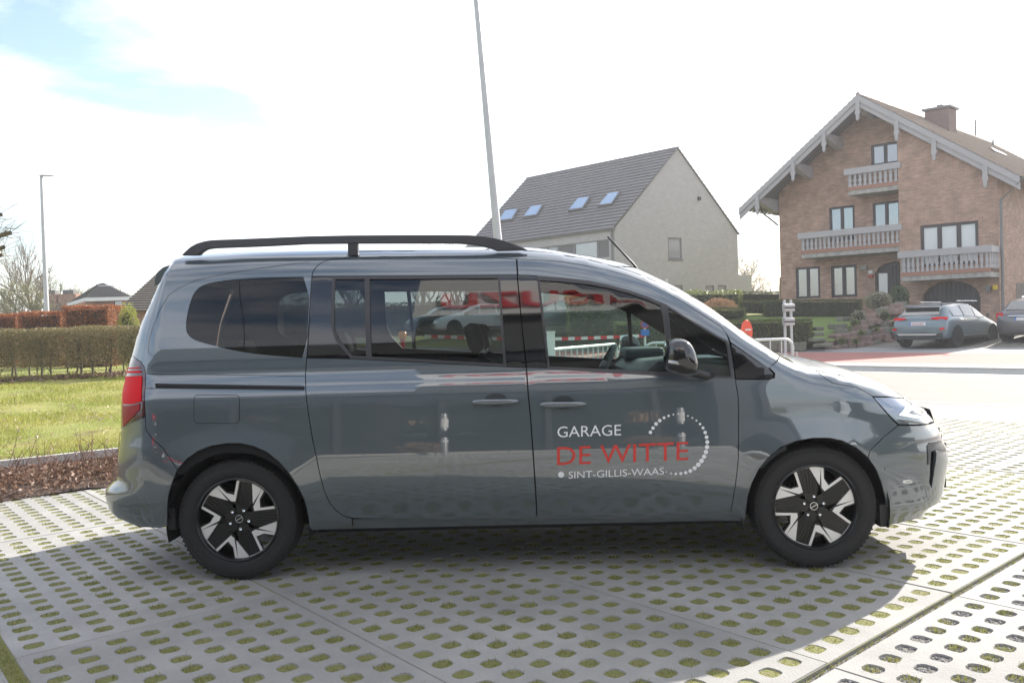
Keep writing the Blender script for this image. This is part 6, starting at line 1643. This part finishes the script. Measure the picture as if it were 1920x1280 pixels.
# steps and low wall
stp = empty('garden_steps', (0, 0, 0), 0, 'short flight of worn stone steps left of the stone bank', 'steps')
for x0, x1, y, Y in ((1524, 1562, 647, 28.0), (1518, 1546, 637, 28.5), (1520, 1542, 626, 29.0), (1526, 1542, 616, 29.6)):
    a = AT(x0, y, Y); b = AT(x1, y, Y); rock((a+b)/2, (b-a).length, .45, .14, -.35 if x0 == 1524 else 0, M_rock2, 'step', stp)
lw = empty('low_stone_wall', (0, 0, 0), 0, 'low mossy block wall at the foot of the front clipped hedge', 'stone wall')
for k in range(16):
    a = AT(1300+k*13.6, 650, 28.4); rock(a, .27, .2, .34, 0, M_rock2, 'stone', lw)
# timber post
a = AT(1464.5, 548, 42); mb = MB(); mb.box(a.x-.06, a.x+.06, 41.95, 42.07, .6, AT(1464, 520, 42).z); tag(mb.build('timber_post', mat('brown post', (.22, .15, .08), .8)), 'brown timber post at the left corner of the chalet', 'post')
# twin letter boxes on posts
Ym = 24.2; zb_ = .18
lb = empty('letter_box_stand', (0, 0, 0), 0, 'steel stand with two letter boxes one above the other on twin posts', 'letter boxes')
M_st = mat('stainless steel', (.55, .55, .56), .35, metal=.8)
for px in (1470.5, 1482.5):
    t = AT(px, 562, Ym); mb = MB(); mb.box(t.x-.035, t.x+.035, Ym-.03, Ym+.03, zb_, t.z); mb.build('post', M_st, lb)
for y0, y1 in ((568, 586), (594, 612)):
    a = AT(1466, y1, Ym); b = AT(1487, y0, Ym); mb = MB(); 
    h = b.z-a.z; mb.add([Vector((x, y, z)) for x in (a.x, b.x-.04) for y, z in ((Ym-.03, b.z), (Ym-.20, b.z-.03), (Ym-.28, b.z-.05), (Ym-.26, a.z+.03), (Ym-.03, a.z+.03))], [(0, 1, 2, 3, 4), (9, 8, 7, 6, 5), (0, 5, 6, 1), (1, 6, 7, 2), (2, 7, 8, 3), (3, 8, 9, 4), (4, 9, 5, 0)]); bx = mb.build('letter_box', M_st, lb)
    mb = MB(); mb.box(a.x-.01, b.x-.03, Ym-.31, Ym-.28, a.z+h*.42, a.z+h*.56); mb.build('flap', M_black, bx)
# ---- crowd barriers, tape, sign, posts (between the slabs and the road)
M_bar = mat('barrier galvanised tube', (.62, .62, .61), .4, metal=.5)
def barrier(name, a, b, label, bars=13):
    a = Vector((a[0], a[1], 0)); b = Vector((b[0], b[1], 0)); d = (b-a); L = d.length; d.normalize(); o = empty(name, a, 0, label, 'barrier', 'crowd barriers along the road edge')
    h = 1.05; r = .12
    pts = [Vector((0, 0, .15))]+[Vector((0, 0, .15))+Vector((0, 0, h-.15-r))]+[Vector(d*(r-r*math.cos(t)))+Vector((0, 0, h-r+r*math.sin(t))) for t in (.5, 1.05, 1.57)]
    pts += [d*(L-r)+Vector((0, 0, h))]+[d*(L-r+r*math.sin(t))+Vector((0, 0, h-r+r*math.cos(t))) for t in (.5, 1.05, 1.57)]+[d*L+Vector((0, 0, .15)), d*0+Vector((0, 0, .15))]
    mb = MB(); mb.tube(pts, .021, 8); mb.build('frame', M_bar, o, smooth=True)
    for k in range(1, bars): p = d*(L*k/bars); mb = MB(); mb.tube([p+Vector((0, 0, .15)), p+Vector((0, 0, h))], .009, 6); mb.build('bar', M_bar, o)
    nn_ = Vector((-d.y, d.x, 0))
    for q in (.12, L-.12): mb = MB(); mb.tube([d*q+nn_*.28+Vector((0, 0, .012)), d*q-nn_*.28+Vector((0, 0, .012))], .012, 6); mb.tube([d*q+Vector((0, 0, .012)), d*q+Vector((0, 0, .16))], .014, 6); mb.build('foot', M_bar, o)
    mb = MB(); e = d*L; mb.tube([e+Vector((0, 0, .85)), e+d*.06+Vector((0, 0, .85)), e+d*.06+Vector((0, 0, .70))], .008, 6); mb.build('hook', M_bar, o)
    return o
barrier('crowd_barrier', (.42, 9.9), (1.55, 12.1), 'crowd barrier seen through the front door glass of the van')
barrier('crowd_barrier', (1.95, 12.0), (4.18, 12.15), 'crowd barrier whose right end shows past the van windscreen')
# round red sign seen edge-on beside the barrier
c = AT(1400, 622, 12.4); sg = empty('round_sign', (c.x, c.y, 0), 0, 'round orange-red plate on a post just beyond the windscreen', 'sign')
M_or = mat('orange red plastic', (.78, .10, .05), .45)
mb = MB(); mb.lathe([(.001, .012), (.13, .012), (.135, 0), (.13, -.012), (.001, -.012)], 28, Matrix.Translation((0, 0, c.z)) @ Matrix.Rotation(R_(28), 4, 'Z') @ Matrix.Diagonal((.85, 1, 1.35, 1)) @ Matrix.Rotation(R_(90), 4, 'X')); mb.build('plate', M_or, sg, auto=30)
mb = MB(); mb.tube([(0, .03, 0), (0, .03, c.z+.12)], .02, 8); mb.build('post', M_bar, sg)
mb = MB(); mb.box(-.06, .06, -.03, -.016, c.z+.02, c.z+.045); mb.build('clamp', M_whit, sg)
# no stopping sign with blue plate (seen through the front door glass)
c = AT(1209, 608, 13.0); ns = empty('no_stopping_sign', (c.x, c.y, 0), 0, 'small round red and blue no-stopping sign over a blue plate, seen through the van', 'sign')
M_blu = mat('sign blue', (.03, .16, .55), .4); M_rd = mat('sign red', (.65, .03, .04), .4)
Mr = Matrix.Translation((0, 0, c.z)) @ Matrix.Rotation(R_(90), 4, 'X')
mb = MB(); mb.lathe([(.001, .006), (.066, .006), (.066, 0), (.001, 0)], 24, Mr); mb.build('plate', M_rd, ns, auto=30)
mb = MB(); mb.lathe([(.001, .010), (.047, .010), (.047, .006)], 24, Mr); mb.build('blue_disc', M_blu, ns, auto=30)
mb = MB(); mb.bar((-.04, -.013, c.z-.04), (.04, -.013, c.z+.04), .003, .017, up=(0, 1, 0)); mb.bar((-.04, -.0135, c.z+.04), (.04, -.0135, c.z-.04), .003, .017, up=(0, 1, 0)); mb.build('cross_bar', M_rd, ns)
mb = MB(); mb.box(-.065, .065, -.012, 0, c.z-.18, c.z-.085); mb.build('blue_plate', M_blu, ns)
mb = MB(); mb.tube([(0, .02, 0), (0, .02, c.z+.06)], .018, 8); mb.build('post', M_bar, ns)
# white cabinet post and striped tape
a = AT(1033, 640, 9.6); wp = empty('white_bollard', (a.x, a.y, 0), 0, 'square white bollard post visible through the rear edge of the front door glass', 'bollard')
mb = MB(); mb.box(-.045, .045, -.045, .045, 0, AT(1033, 624, 9.6).z); mb.build('post', M_whit, wp, bevel=.006); mb = MB(); mb.box(-.052, .052, -.052, .052, AT(1033, 624, 9.6).z, AT(1033, 624, 9.6).z+.02); mb.build('cap', M_whit, wp)
c = AT(755, 640, 12.8); rp_ = empty('warning_post', (c.x, c.y, 0), 0, 'red and white post with orange warning lamp seen through the sliding door glass', 'warning post')
for k in range(6): mb = MB(); mb.box(-.03, .03, -.03, .03, k*.2, k*.2+.2); mb.build('post_section', M_rd if k % 2 else M_whit, rp_)
mb = MB(); mb.lathe([(.001, 1.33), (.06, 1.32), (.065, 1.25), (.05, 1.2), (.001, 1.2)], 16); mb.build('lamp', mat('orange lens', (.9, .32, .03), .3), rp_, smooth=True)
tp = AT(796, 630, 12.8); tq = AT(1210, 629, 13.0); ntp = 34
tapeo = empty('barrier_tape', tp, 0, 'red and white striped tape stretched behind the van at window height', 'tape')
for k in range(ntp):
    p = (tq-tp)*(k/ntp); q = (tq-tp)*((k+1)/ntp); sg_ = Vector((0, 0, -.05*math.sin(math.pi*k/ntp))); sg2 = Vector((0, 0, -.05*math.sin(math.pi*(k+1)/ntp)))
    mb = MB(); mb.add([p+sg_+Vector((0, 0, -.025)), q+sg2+Vector((0, 0, -.025)), q+sg2+Vector((0, 0, .025)), p+sg_+Vector((0, 0, .025))], [(0, 1, 2, 3)]); mb.build('stripe', M_rd if k % 2 else M_whit, tapeo)
# fence at the right edge, distant trees
fe = empty('wooden_gate', (0, 0, 0), 0, 'weathered board gate between the chalet and the right edge', 'gate'); M_fe = mat('weathered boards', (.27, .24, .21), .85, noise=(3, .5, (.21, .19, .165)))
for k in range(16):
    a = AT(1886+k*4.6, 575, 35); t = AT(1886+k*4.6, 531-(k % 2)*.6, 35); mb = MB(); mb.box(a.x-.045, a.x+.045, 35, 35.03, .8, t.z); mb.build('board', M_fe, fe)
for y in (536, 562): a = AT(1884, y, 35.05); b = AT(1960, y, 35.05); mb = MB(); mb.bar(a, b, .04, .09); mb.build('rail', M_fe, fe)
tree_px('bare_tree', 1402, 560, 468, 75, spread=.9, trunk=.2, seed=21, m_bark=M_bk1, levels=4, kids=3, upward=.6, label='bare tree standing between the grey house and the chalet', trunkfrac=.2)
tree_px('bare_tree', 1445, 560, 512, 110, spread=1.1, trunk=.25, seed=22, m_bark=M_bk1, levels=4, kids=3, upward=.5, label='far pale tree clump just left of the chalet corner', trunkfrac=.2)
# distant hedgerow band of trees
n = 9000; P = []
for k in range(n):
    x = random.uniform(-200, 160); y = 165+random.uniform(-8, 8); h = 6+2.2*math.sin(x*.09)+1.5*math.sin(x*.31+2); P.append((x, y, .5+random.uniform(0, 1)**.8*h))
tag(link('far_trees', leaf_mesh('far_trees', P, .5, 1.1), leafmat('far tree twigs', (.12, .12, .07), (.26, .24, .16), .8, .3)), 'hazy line of bare trees along the horizon', 'trees', kind='stuff')

# ================================================================ CARS
def car(name, label, loc, heading, paint, st, Lc, glassm, style):
    root = empty(name, loc, heading, label, 'car', None)
    V = []; F = []; nr = 10; n = len(st)
    def sec(s):
        x, zb, zm, zbelt, zr, hb, hbelt, hr = s
        half = [(0, zb), (hb*.86, zb), (hb*.985, zb+.08), (hb, zm), (hb*.995, (zm+zbelt)/2+.02), (hbelt, zbelt), (hr+(hbelt-hr)*.12, zr-.06), (hr*.90, zr-.012), (hr*.5, zr+.012), (0, zr+.018)]
        return half
    secs = [sec(s) for s in st]
    for s, h in zip(st, secs):
        for y, z in h: V.append((s[0], y, z))
        for y, z in h[1:-1][::-1]: V.append((s[0], -y, z))
    m_ = 18
    for i in range(n-1):
        for k in range(m_): F.append((i*m_+k, i*m_+(k+1) % m_, (i+1)*m_+(k+1) % m_, (i+1)*m_+k))
    F.append(tuple(range(m_-1, -1, -1))); F.append(tuple((n-1)*m_+k for k in range(m_)))
    mb = MB(); mb.add(V, F); b = mb.build('body', paint, root, smooth=True); sb_ = b.modifiers.new('s', 'SUBSURF'); sb_.levels = 2; sb_.render_levels = 2
    def S(x, f, side=1, off=.0):   # point on side glass: f 0..1 from belt to roof edge
        for i in range(n-1):
            if st[i][0] <= x <= st[i+1][0]: t = (x-st[i][0])/(st[i+1][0]-st[i][0]); break
        p = Vector(secs[i][5]).lerp(Vector(secs[i+1][5]), t); q = Vector(secs[i][7]).lerp(Vector(secs[i+1][7]), t); r = Vector(secs[i][6]).lerp(Vector(secs[i+1][6]), t)
        y, z = (p.lerp(r, f/.9) if f < .9 else r.lerp(q, (f-.9)/.1)); return Vector((x, side*(y+off), z))
    for side in (1, -1):
        for seg in style['side']:
            mb = MB(); N_ = 8; vs = []
            for k in range(N_+1):
                x = seg[0]+(seg[1]-seg[0])*k/N_; lo = seg[2]; hi = seg[3]+(seg[4]-seg[3])*k/N_ if len(seg) > 4 else seg[3]
                vs += [S(x, lo, side, .006), S(x, max(lo+.02, hi), side, .006)]
            mb.add(vs, [(2*k, 2*k+2, 2*k+3, 2*k+1) for k in range(N_)]); mb.build('side_window', glassm, root, smooth=True)
        for (x, z, dx, dz_, hw, m2, nm) in style['side_boxes']:
            mb = MB(); mb.box(x-dx/2, x+dx/2, side*hw-.02, side*hw+.02, z-dz_/2, z+dz_/2); mb.build(nm, m2, root, bevel=.008)
        for wx in style['wheels']:
            R = style['wr']; w = empty('wheel'); w.parent = root; w.location = (wx, side*(st[4][5]-.10), R)
            B = Matrix.Rotation(R_(90), 4, 'X') if side == -1 else Matrix.Rotation(R_(-90), 4, 'X')
            mb = MB(); mb.lathe([(R*.62, .09), (R*.70, .105), (R*.93, .10), (R, .07), (R, -.10), (R*.62, -.1)], 32, B); mb.build('tyre', M_tyre, w, auto=40)
            mb = MB(); mb.lathe([(.001, .075), (R*.2, .08), (R*.62, .06), (R*.62, .03), (.001, .02)], 24, B); mb.build('rim', M_gal if False else M_rimg, w, auto=40)
            for q in range(5): mb = MB(); a = q*1.2566; mb.prism([(R*.12*math.cos(a-.5), R*.12*math.sin(a-.5)), (R*.6*math.cos(a-.14), R*.6*math.sin(a-.14)), (R*.6*math.cos(a+.14), R*.6*math.sin(a+.14)), (R*.12*math.cos(a+.5), R*.12*math.sin(a+.5))], .07, .095, B); mb.build('spoke', M_rims, w)
            ar = [(wx+(R+.055)*math.cos(t), side*(st[4][5]+.004), R+.01+(R+.055)*math.sin(t)) for t in np.linspace(-.5, math.pi+.5, 22)]
            mb = MB(); mb.add(ar, [tuple(range(22))]); mb.build('wheel_arch', M_inner, root)
    for nm, pts, m2, th in style['rear']:
        mb = MB(); nn_ = len(pts); d = Vector((-th, 0, 0)); mb.add([Vector(p)+d for p in pts]+[Vector(p)+Vector((.05, 0, 0)) for p in pts], [tuple(range(nn_))]+[(k, nn_+k, nn_+(k+1) % nn_, (k+1) % nn_) for k in range(nn_)]); mb.build(nm, m2, root)
    return root
M_rimg = mat('rim dark', (.05, .05, .052), .4); M_rims = mat('rim silver', (.42, .42, .43), .35, metal=.8)
M_kia = mat('pale blue grey car paint', (.13, .18, .205), .3, metal=.35, coat=.9); M_est = mat('brown grey car paint', (.135, .13, .135), .32, metal=.4, coat=.9)
M_cg = mat('car glass', (.02, .025, .025), .03, spec=1.0); M_cg.node_tree.nodes['Principled BSDF'].inputs['IOR'].default_value = 2.0
M_plate = mat('number plate white', (.72, .70, .70), .5); M_pt = mat('plate red text', (.40, .03, .05), .5); M_silver = mat('silver trim', (.55, .56, .58), .25, metal=.8)
def mir(p): return [(x, -y, z) for x, y, z in p[::-1]]
def plate_text(root, s, x, y, z, h):
    cu = bpy.data.curves.new('t', 'FONT'); cu.body = s; cu.align_x = 'CENTER'; cu.size = h; cu.extrude = .001; to = bpy.data.objects.new('t', cu); COL.objects.link(to); bpy.context.view_layer.update()
    me = bpy.data.meshes.new_from_object(to.evaluated_get(bpy.context.evaluated_depsgraph_get())); bpy.data.objects.remove(to)
    o = link('plate_text', me, M_pt, root); o.matrix_local = Matrix.Translation((x, y, z)) @ Matrix.Rotation(R_(-90), 4, 'Z') @ Matrix.Rotation(R_(90), 4, 'X')
hw = .91
st1 = [(0.0, .42, .55, .70, .76, .70, .68, .60), (.05, .30, .55, .84, .92, .84, .80, .72), (.16, .26, .55, .97, 1.06, .895, .86, .70), (.50, .25, .55, 1.01, 1.36, hw, .875, .64), (.80, .24, .55, 1.0, 1.435, hw, .88, .64), (1.5, .24, .55, .98, 1.485, hw, .885, .65), (2.1, .24, .55, .96, 1.475, hw, .885, .65), (2.6, .24, .55, .95, 1.37, hw, .88, .64), (3.05, .24, .55, .94, 1.13, hw, .87, .68), (3.22, .24, .55, .92, 1.02, hw, .86, .72), (3.8, .24, .52, .84, .93, .90, .80, .60), (4.2, .25, .48, .72, .79, .82, .72, .5), (4.38, .32, .44, .58, .62, .68, .6, .4)]
style1 = dict(side=[(.62, 1.30, .08, .62, .88), (1.38, 2.15, .08, .89, .89), (2.22, 2.95, .08, .88, .50)], wheels=(.80, 3.45), wr=.335,
    side_boxes=[(2.2, 1.525, 1.5, .03, .60, M_silver, 'roof_rail'), (2.1, .33, 1.9, .10, .912, M_black, 'sill_trim'), (2.85, 1.02, .18, .13, 1.0, M_gloss, 'door_mirror'), (1.35, .90, .16, .025, .915, M_silver, 'door_handle'), (2.2, .89, .16, .025, .915, M_silver, 'door_handle')],
    rear=[('rear_window', [(.20, -.62, 1.08), (.20, .62, 1.08), (.44, .54, 1.33), (.44, -.54, 1.33)], M_cg, .035), ('spoiler', [(.38, -.60, 1.36), (.38, .60, 1.36), (.46, .60, 1.42), (.46, -.60, 1.42)], M_gloss, .12),
          ('tail_light', [(.06, .40, .955), (.08, .60, .92), (.18, .86, .92), (.20, .86, 1.0), (.12, .62, 1.01), (.08, .44, .99)], M_red_l, .03), ('tail_light', mir([(.06, .40, .955), (.08, .60, .92), (.18, .86, .92), (.20, .86, 1.0), (.12, .62, 1.01), (.08, .44, .99)]), M_red_l, .03),
          ('number_plate', [(.03, -.26, .74), (.03, .26, .74), (.04, .26, .85), (.04, -.26, .85)], M_plate, .03), ('plate_band', [(.028, .225, .74), (.028, .26, .74), (.038, .26, .85), (.038, .225, .85)], M_blu, .034),
          ('lower_bumper', [(.0, -.74, .33), (.0, .74, .33), (.0, .78, .48), (.0, -.78, .48)], M_black, .045), ('bumper_trim', [(-.03, -.60, .42), (-.03, .60, .42), (-.03, .66, .47), (-.03, -.66, .47)], M_silver, .035),
          ('reflector', [(.0, .70, .58), (.03, .83, .60), (.03, .83, .65), (.0, .74, .66)], M_red_l, .03), ('reflector', mir([(.0, .70, .58), (.03, .83, .60), (.03, .83, .65), (.0, .74, .66)]), M_red_l, .03)])
ang = math.atan2(UH.y, UH.x)
def place_car(px, py, Y, sx, sy, hd):   # wheel contact at picture point
    p = AT(px, py, Y); c, s = math.cos(hd), math.sin(hd); return Vector((p.x-(c*sx-s*sy), p.y-(s*sx+c*sy), p.z))
hd1 = ang-R_(3)
k1 = place_car(1791, 651, 26.6, .80, -.82, hd1)
kc = car('parked_car', 'pale blue-grey crossover car parked in front of the dark garage door', k1, hd1, M_kia, st1, 4.4, M_cg, style1)
st2 = [(x*1.05, zb, zm, zbl+.03, (zr+.03 if x > .1 else zr), hb_, h2, h3) for (x, zb, zm, zbl, zr, hb_, h2, h3) in st1]
style2 = dict(style1); style2['rear'] = [('rear_window', [(.20, -.60, 1.10), (.20, .60, 1.10), (.46, .52, 1.38), (.46, -.52, 1.38)], M_cg, .035),
    ('tail_light', [(.06, .62, .80), (.16, .88, .80), (.20, .88, 1.0), (.12, .66, 1.0)], M_red_l, .03), ('tail_light', mir([(.06, .62, .80), (.16, .88, .80), (.20, .88, 1.0), (.12, .66, 1.0)]), M_red_l, .03),
    ('number_plate', [(.03, -.26, .74), (.03, .26, .74), (.04, .26, .85), (.04, -.26, .85)], M_plate, .03), ('plate_band', [(.028, .225, .74), (.028, .26, .74), (.038, .26, .85), (.038, .225, .85)], M_blu, .034), ('chrome_strip', [(.03, -.45, .88), (.03, .45, .88), (.035, .45, .91), (.035, -.45, .91)], M_silver, .045)]
k2 = place_car(1889, 642, 27.5, .84, .82, hd1)
car('parked_car', 'brown-grey estate car cut off by the right edge of the picture', k2, hd1, M_est, st2, 4.6, M_cg, style2)
plate_text(kc, '2-CLX-837', -.004, 0, .765, .085)
# ================================================================ seen through the van: cars, hedges and trees across the road
M_wcar = mat('white car paint', (.72, .73, .74), .3, coat=.9); M_dcar = mat('dark blue car paint', (.02, .028, .04), .3, metal=.3, coat=.9)
style3 = dict(style1)
fr_parts = [('headlight', [(4.28, .52, .70), (4.16, .78, .74), (4.10, .80, .82), (4.22, .56, .78)], M_silver), ('headlight', [(4.28, -.52, .70), (4.22, -.56, .78), (4.10, -.80, .82), (4.16, -.78, .74)], M_silver), ('grille', [(4.42, -.5, .40), (4.42, .5, .40), (4.40, .55, .56), (4.40, -.55, .56)], M_black), ('windscreen', [(3.10, -.66, 1.10), (3.10, .66, 1.10), (2.62, .56, 1.385), (2.62, -.56, 1.385)], M_cg)]
for lab, px, py, Y, hd, pm in (('white car parked across the road, seen through the sliding door glass', 900, 626, 41, R_(193), M_wcar), ('dark car beside the white one, seen through the sliding door glass', 842, 625, 44, R_(200), M_dcar), ('dark blue car seen at the rear edge of the front door glass', 1045, 620, 40, R_(185), M_dcar)):
    p = AT(px, py, Y); o = car('parked_car', lab, p+Vector((2.0, 0, 0)), hd, pm, st1, 4.4, M_cg, dict(style1, side_boxes=style1['side_boxes'][1:3]))
    for nm, pts, m2 in fr_parts: mb = MB(); mb.add([Vector(q)+Vector((.02, 0, .01)) for q in pts], [(0, 1, 2, 3)]); mb.build(nm, m2, o)
strip('far_verge', 28, 60, -50, -10.6, .006, M_lawn, nu=20)
hedge('roadside_hedge', (-22, 56, 1.0), (16, 58, 1.0), 2.0, 2.4, 'dark hedge across the road, seen through the van windows', M_yew, M_core, leaf=(.08, .14), dens=60, wob=.3)
hedge('roadside_hedge', (2.4, 36.3, .95), (5.8, 35.8, .95), 1.4, 1.9, 'green hedge seen through the front door glass beside the sign', M_yew2, M_core, leaf=(.05, .09), dens=160, wob=.25)
for i, (x, y, h) in enumerate(((-12, 62, 7), (-7, 66, 9), (-4, 60, 8.5), (-1, 64, 6.5))):
    bare_tree('bare_tree', (x, y, 1), h, .8, ['bare tree furthest left seen through the van rear glass', 'bare spreading tree seen through the sliding door glass', 'tallest bare tree seen through the sliding door glass', 'small bare tree seen just left of the door pillar'][i], levels=4, trunk=.2, seed=40+i, m_bark=M_bk1, kids=3, upward=.6, trunkfrac=.2)
# ================================================================ behind the camera: what the paint and glass mirror
M_fas = mat('white fascia panel', (.70, .70, .70), .4); M_dglass = mat('showroom glass', (.02, .025, .025), .04, spec=1.0); M_wgrey = mat('showroom grey wall', (.30, .31, .31), .8)
SB = empty('showroom', (0, 0, 0), 0, 'car showroom with white fascia and red letters, mirrored in the van windows', 'building')
YB = -4.7
mb = MB(); mb.box(-17, -2.3, YB-9, YB-.6, 3.9, 4.8); mb.box(-2.3, 3.6, YB-9, YB-.6, 3.9, 8.6); mb.build('wall', mat('shade-darkened showroom wall', (.07, .075, .075), .6), SB)  # wall colour darkened in place of the shade under the canopy
mb = MB()
for k in range(11): x = -17+k*1.9; m2 = MB(); m2.box(x+.06, x+1.84, YB-1.3, YB-1.2, 0, 3.9); m2.build('window', M_dglass, SB)
for k in range(12): x = -17+k*1.9; m2 = MB(); m2.box(x-.06, x+.06, YB-1.35, YB-1.1, 0, 3.9); m2.build('mullion', M_trim, SB)
m2 = MB(); m2.box(-2.3, 3.6, YB-.2, YB+.15, 6.5, 9.0); m2.build('fascia', M_fas, SB)
m2 = MB(); m2.box(2.9, 3.5, YB-1.1, YB-.3, 0, 3.9); m2.build('column', M_trim, SB)
cu = bpy.data.curves.new('t', 'FONT'); cu.body = 'ISUZU'; cu.size = 1.05; cu.extrude = .06; cu.offset = .03; cu.space_character = 1.08; to = bpy.data.objects.new('t', cu); COL.objects.link(to); bpy.context.view_layer.update()
me = bpy.data.meshes.new_from_object(to.evaluated_get(bpy.context.evaluated_depsgraph_get())); bpy.data.objects.remove(to)
bm_ = bmesh.new(); bm_.from_mesh(me); bm_.verts.ensure_lookup_table()
# one object per letter
seen = set(); groups = []
for v in bm_.verts:
    if v.index in seen: continue
    st_ = [v]; comp = []; seen.add(v.index)
    while st_:
        q = st_.pop(); comp.append(q.index)
        for e in q.link_edges:
            w = e.other_vert(q)
            if w.index not in seen: seen.add(w.index); st_.append(w)
    groups.append(comp)
bm_.free()
allv = [v.co.copy() for v in me.vertices]
polys = [tuple(p.vertices) for p in me.polygons]
cx_ = {}
bk_ = {}
for g_ in groups:
    c = sum(allv[i].x for i in g_)/len(g_); key = min(bk_, key=lambda k: abs(k-c)) if bk_ and min(abs(k-c) for k in bk_) < .25 else c
    bk_.setdefault(key, set()).update(g_)
Mt = Matrix.Translation((1.25, YB+.22, 7.0)) @ Matrix.Rotation(math.pi, 4, 'Z') @ Matrix.Rotation(R_(90), 4, 'X')
for key, g_ in bk_.items():
    idx_ = sorted(g_); mp_ = {i: k for k, i in enumerate(idx_)}; m2 = MB(); m2.add([Mt @ allv[i] for i in idx_], [tuple(mp_[i] for i in p) for p in polys if p[0] in mp_]); m2.build('fascia_letter', M_rd, SB)
# mulch bed with pale kerb, hedge, cars and bollards in front of the showroom
tag(None or (lambda o: o)(strip('showroom_forecourt', -30, 8, -6, 30, -.05, M_asph)), kind='structure')
mb = MB(); mb.add([Vector((-4.6, -3.0, .03)), Vector((5.5, -3.0, .03)), Vector((5.6, -4.9, .03)), Vector((-4.9, -4.9, .03))], [(0, 1, 2, 3)]); tag(mb.build('mulch_bed', mat('bark mulch', (.09, .055, .04), .95, noise=(14, .8, (.16, .11, .08)))), kind='structure')
kk = empty('bed_kerb'); tag(kk, kind='structure')
for k in range(10): mb = MB(); mb.box(-4.6+k*1.04, -3.6+k*1.04+.02, -3.0, -2.86, -.02, .12); mb.build('kerb_stone', M_kerb, kk)
bush('bed_shrub', (1.6, -3.9, 0), .42, 'low brown shrub in the mulch bed facing the van, mirrored in its door', M_hyd, M_corebr, 900, (.03, .06)); bush('bed_shrub', (-1.9, -4.0, 0), .36, 'smaller brown shrub at the left end of the mulch bed, mirrored in the door', M_hyd, M_corebr, 700, (.03, .06))
for x in (-1.3, 1.9):
    o = empty('steel_bollard', (x, -2.45, 0), 0, 'steel bollard mirrored in the %s door' % ('sliding' if x < 0 else 'front'), 'bollard'); mb = MB(); mb.lathe([(.055, -.05), (.055, .86), (.05, .9), (.001, .905)], 20); mb.build('post', M_st, o, auto=40); mb = MB(); mb.lathe([(.058, .70), (.058, .78)], 20); mb.build('band', M_whit, o)
car('parked_car', 'white car in front of the showroom, mirrored in the van body', (6.4, -7.6, 0), R_(92), M_wcar, st1, 4.4, M_cg, style1)
car('parked_car', 'dark car standing beside the showroom entrance, mirrored in the van body', (-6.0, -2.9, 0), R_(172), M_dcar, st1, 4.4, M_cg, style1)
hedge('side_hedge', (12, -14, 0), (30, -2, 0), 1.4, 2.6, 'hedge behind the showroom yard, mirrored in the front wing', M_yew, M_core, leaf=(.10, .16), dens=40, wob=.3)

# ================================================================ thin bright volume added in place of veiling lens glare
hz = MB(); hz.box(-2600, 2600, -2600, 2600, -1.2, 24); hzo = hz.build('glare_veil'); hzo['kind'] = 'stuff'; hzo['label'] = 'thin bright veil added in place of lens glare'
hm = bpy.data.materials.new('glare_veil'); hm.use_nodes = True; ht = hm.node_tree; ht.nodes.clear(); ho = N(ht, 'ShaderNodeOutputMaterial'); pv = N(ht, 'ShaderNodeVolumePrincipled')
pv.inputs['Color'].default_value = (.93, .95, 1, 1); pv.inputs['Density'].default_value = .0011; pv.inputs['Anisotropy'].default_value = .3
ht.links.new(pv.outputs[0], ho.inputs['Volume']); hzo.data.materials.append(hm)
